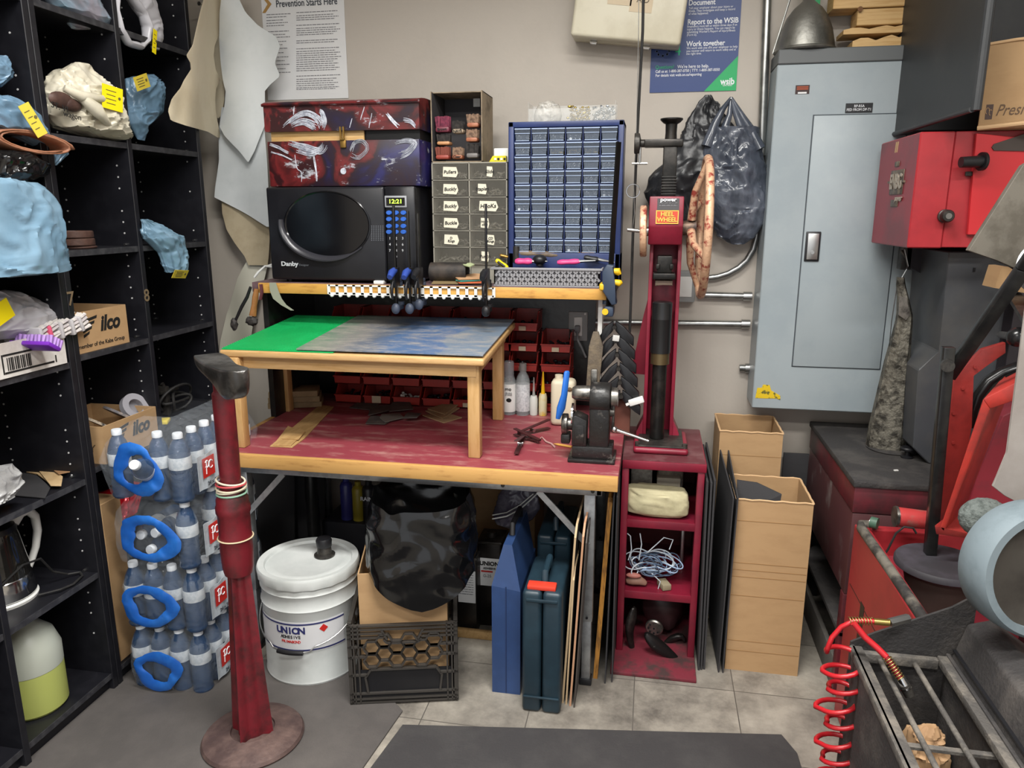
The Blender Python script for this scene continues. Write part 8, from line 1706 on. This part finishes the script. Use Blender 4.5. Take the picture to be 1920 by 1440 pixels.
q = PZ(1735, 1415, .36); bb = B(); baggy(bb, [(.43, q.x-.010, q.x+.012), (.41, q.x-.03, q.x+.025), (.37, q.x-.04, q.x+.045), (.31, q.x-.045, q.x+.05), (.215, q.x-.03, q.x+.04)], q.y, .9, 'Y', .022, 92, 24, 40, 22); tag(bb.done('crumpled_paper', mat('beige_paper', '#b8946e', .7, col2='#a67f5c', scale=9), ang=25), 'crumpled beige paper lying in the black dust trough', 'paper')

# ------------------------------------------------------------------ red coiled air hose
m_hose = mat('red_hose', '#a81c24', .3); yh_ = 1.50
t = thing('air_hose', 'red coiled air hose with brass couplings hanging beside the black trough', 'hose', PY(1570, 1440, yh_))
def hp(px, py, dy=0): return PY(px, py, yh_+dy)
pts = [hp(1645, 1166), hp(1625, 1164), hp(1600, 1165), hp(1578, 1175), hp(1560, 1195), hp(1552, 1215, -.01)]
cxs = [(1222, 1585), (1258, 1580), (1288, 1587), (1325, 1567), (1352, 1583), (1390, 1568), (1418, 1575), (1455, 1565), (1490, 1566)]
N = 20
for k in range(len(cxs)-1):
    (y0, x0), (y1, x1) = cxs[k], cxs[k+1]; r = [35, 38, 32, 38, 32, 38, 32, 36][k]
    for i in range(N):
        u = i/N; a = PI+u*2*PI; cxp = x0+(x1-x0)*u; cyp = y0+(y1-y0)*u
        q = hp(cxp+r*math.cos(a), cyp); pts.append(V((q.x, yh_-.036*math.sin(a), q.z)))
bb = B(); bb.tube(pts, .0052, 10); bb.done('coil', m_hose, t, ang=70)
e = [hp(1600, 1168, -.012), hp(1622, 1195, -.02), hp(1645, 1215, -.03), hp(1662, 1232, -.04)]
e2 = [hp(1662, 1232, -.04), hp(1676, 1254, -.05), hp(1688, 1272, -.06)]
bb = B(); bb.tube(e, .0065, 10); bb.done('tail', m_hose, t, ang=70)
def spring(p0, p1, r, n, m, nm):
    p0, p1 = V(p0), V(p1); d = (p1-p0).normalized(); a = d.orthogonal().normalized(); b_ = d.cross(a)
    bb = B(); bb.tube([p0.lerp(p1, i/(n*12))+a*(r*math.cos(i*PI/6))+b_*(r*math.sin(i*PI/6)) for i in range(n*12+1)], .0012, 6); bb.done(nm, m, t, ang=70)
spring(e2[0], e2[2], .0085, 8, mat('brass_spring', '#a8925c', .35, .9), 'spring_guard'); bb = B(); bb.tube(e2, .006, 10); bb.done('tail_end', mat('dark_red_hose', '#7a1a20', .4), t, ang=70)
spring(hp(1592, 1164), hp(1636, 1165), .0075, 8, mat('brass_spring', '#a8925c', .35, .9), 'spring_guard')
bb = B(); a = hp(1688, 1270, -.06); c_ = hp(1706, 1305, -.07); d = c_-a; bb.cyl(a, a+d*.4, .008, .010, 14); bb.mi = 1; bb.cyl(a+d*.4, a+d*1.0, .011, .0095, 16); bb.mi = 0; bb.cyl(a+d*.52, a+d*.6, .0116, n=16); bb.done('coupling', [m_chrome, m_iron], t)
bb = B(); a = hp(1638, 1165); bb.cyl(a, a+V((.03, 0, .0)), .007, n=12); bb.mi = 1; bb.cyl(a+V((.03, 0, 0)), a+V((.072, .02, .004)), .009, n=6); bb.done('brass_fitting', [mat('brass', '#a58c50', .3, .9), m_steel], t)

# ------------------------------------------------------------------ ceiling lights (above the frame)
for k, (x, y) in enumerate(((-.35, 1.25), (.75, .1), (-.8, -.9))):
    t = thing('ceiling_light', ['fluorescent ceiling light nearest the back wall', 'fluorescent ceiling light over the right of the room', 'fluorescent ceiling light furthest from the back wall'][k], 'light', (x, y, 2.87)); 
    bb = B(); bb.box((x-.66, y-.16, 2.89), (x+.66, y+.16, ZC), .006); bb.done('housing', m_white, t)
    for s in (-.08, .08):
        bb = B(); bb.cyl((x-.61, y+s, 2.875), (x+.61, y+s, 2.875), .013, n=14); bb.done('tube', mat('lit_tube', '#fff8ea', .4, emit=3.0), t)
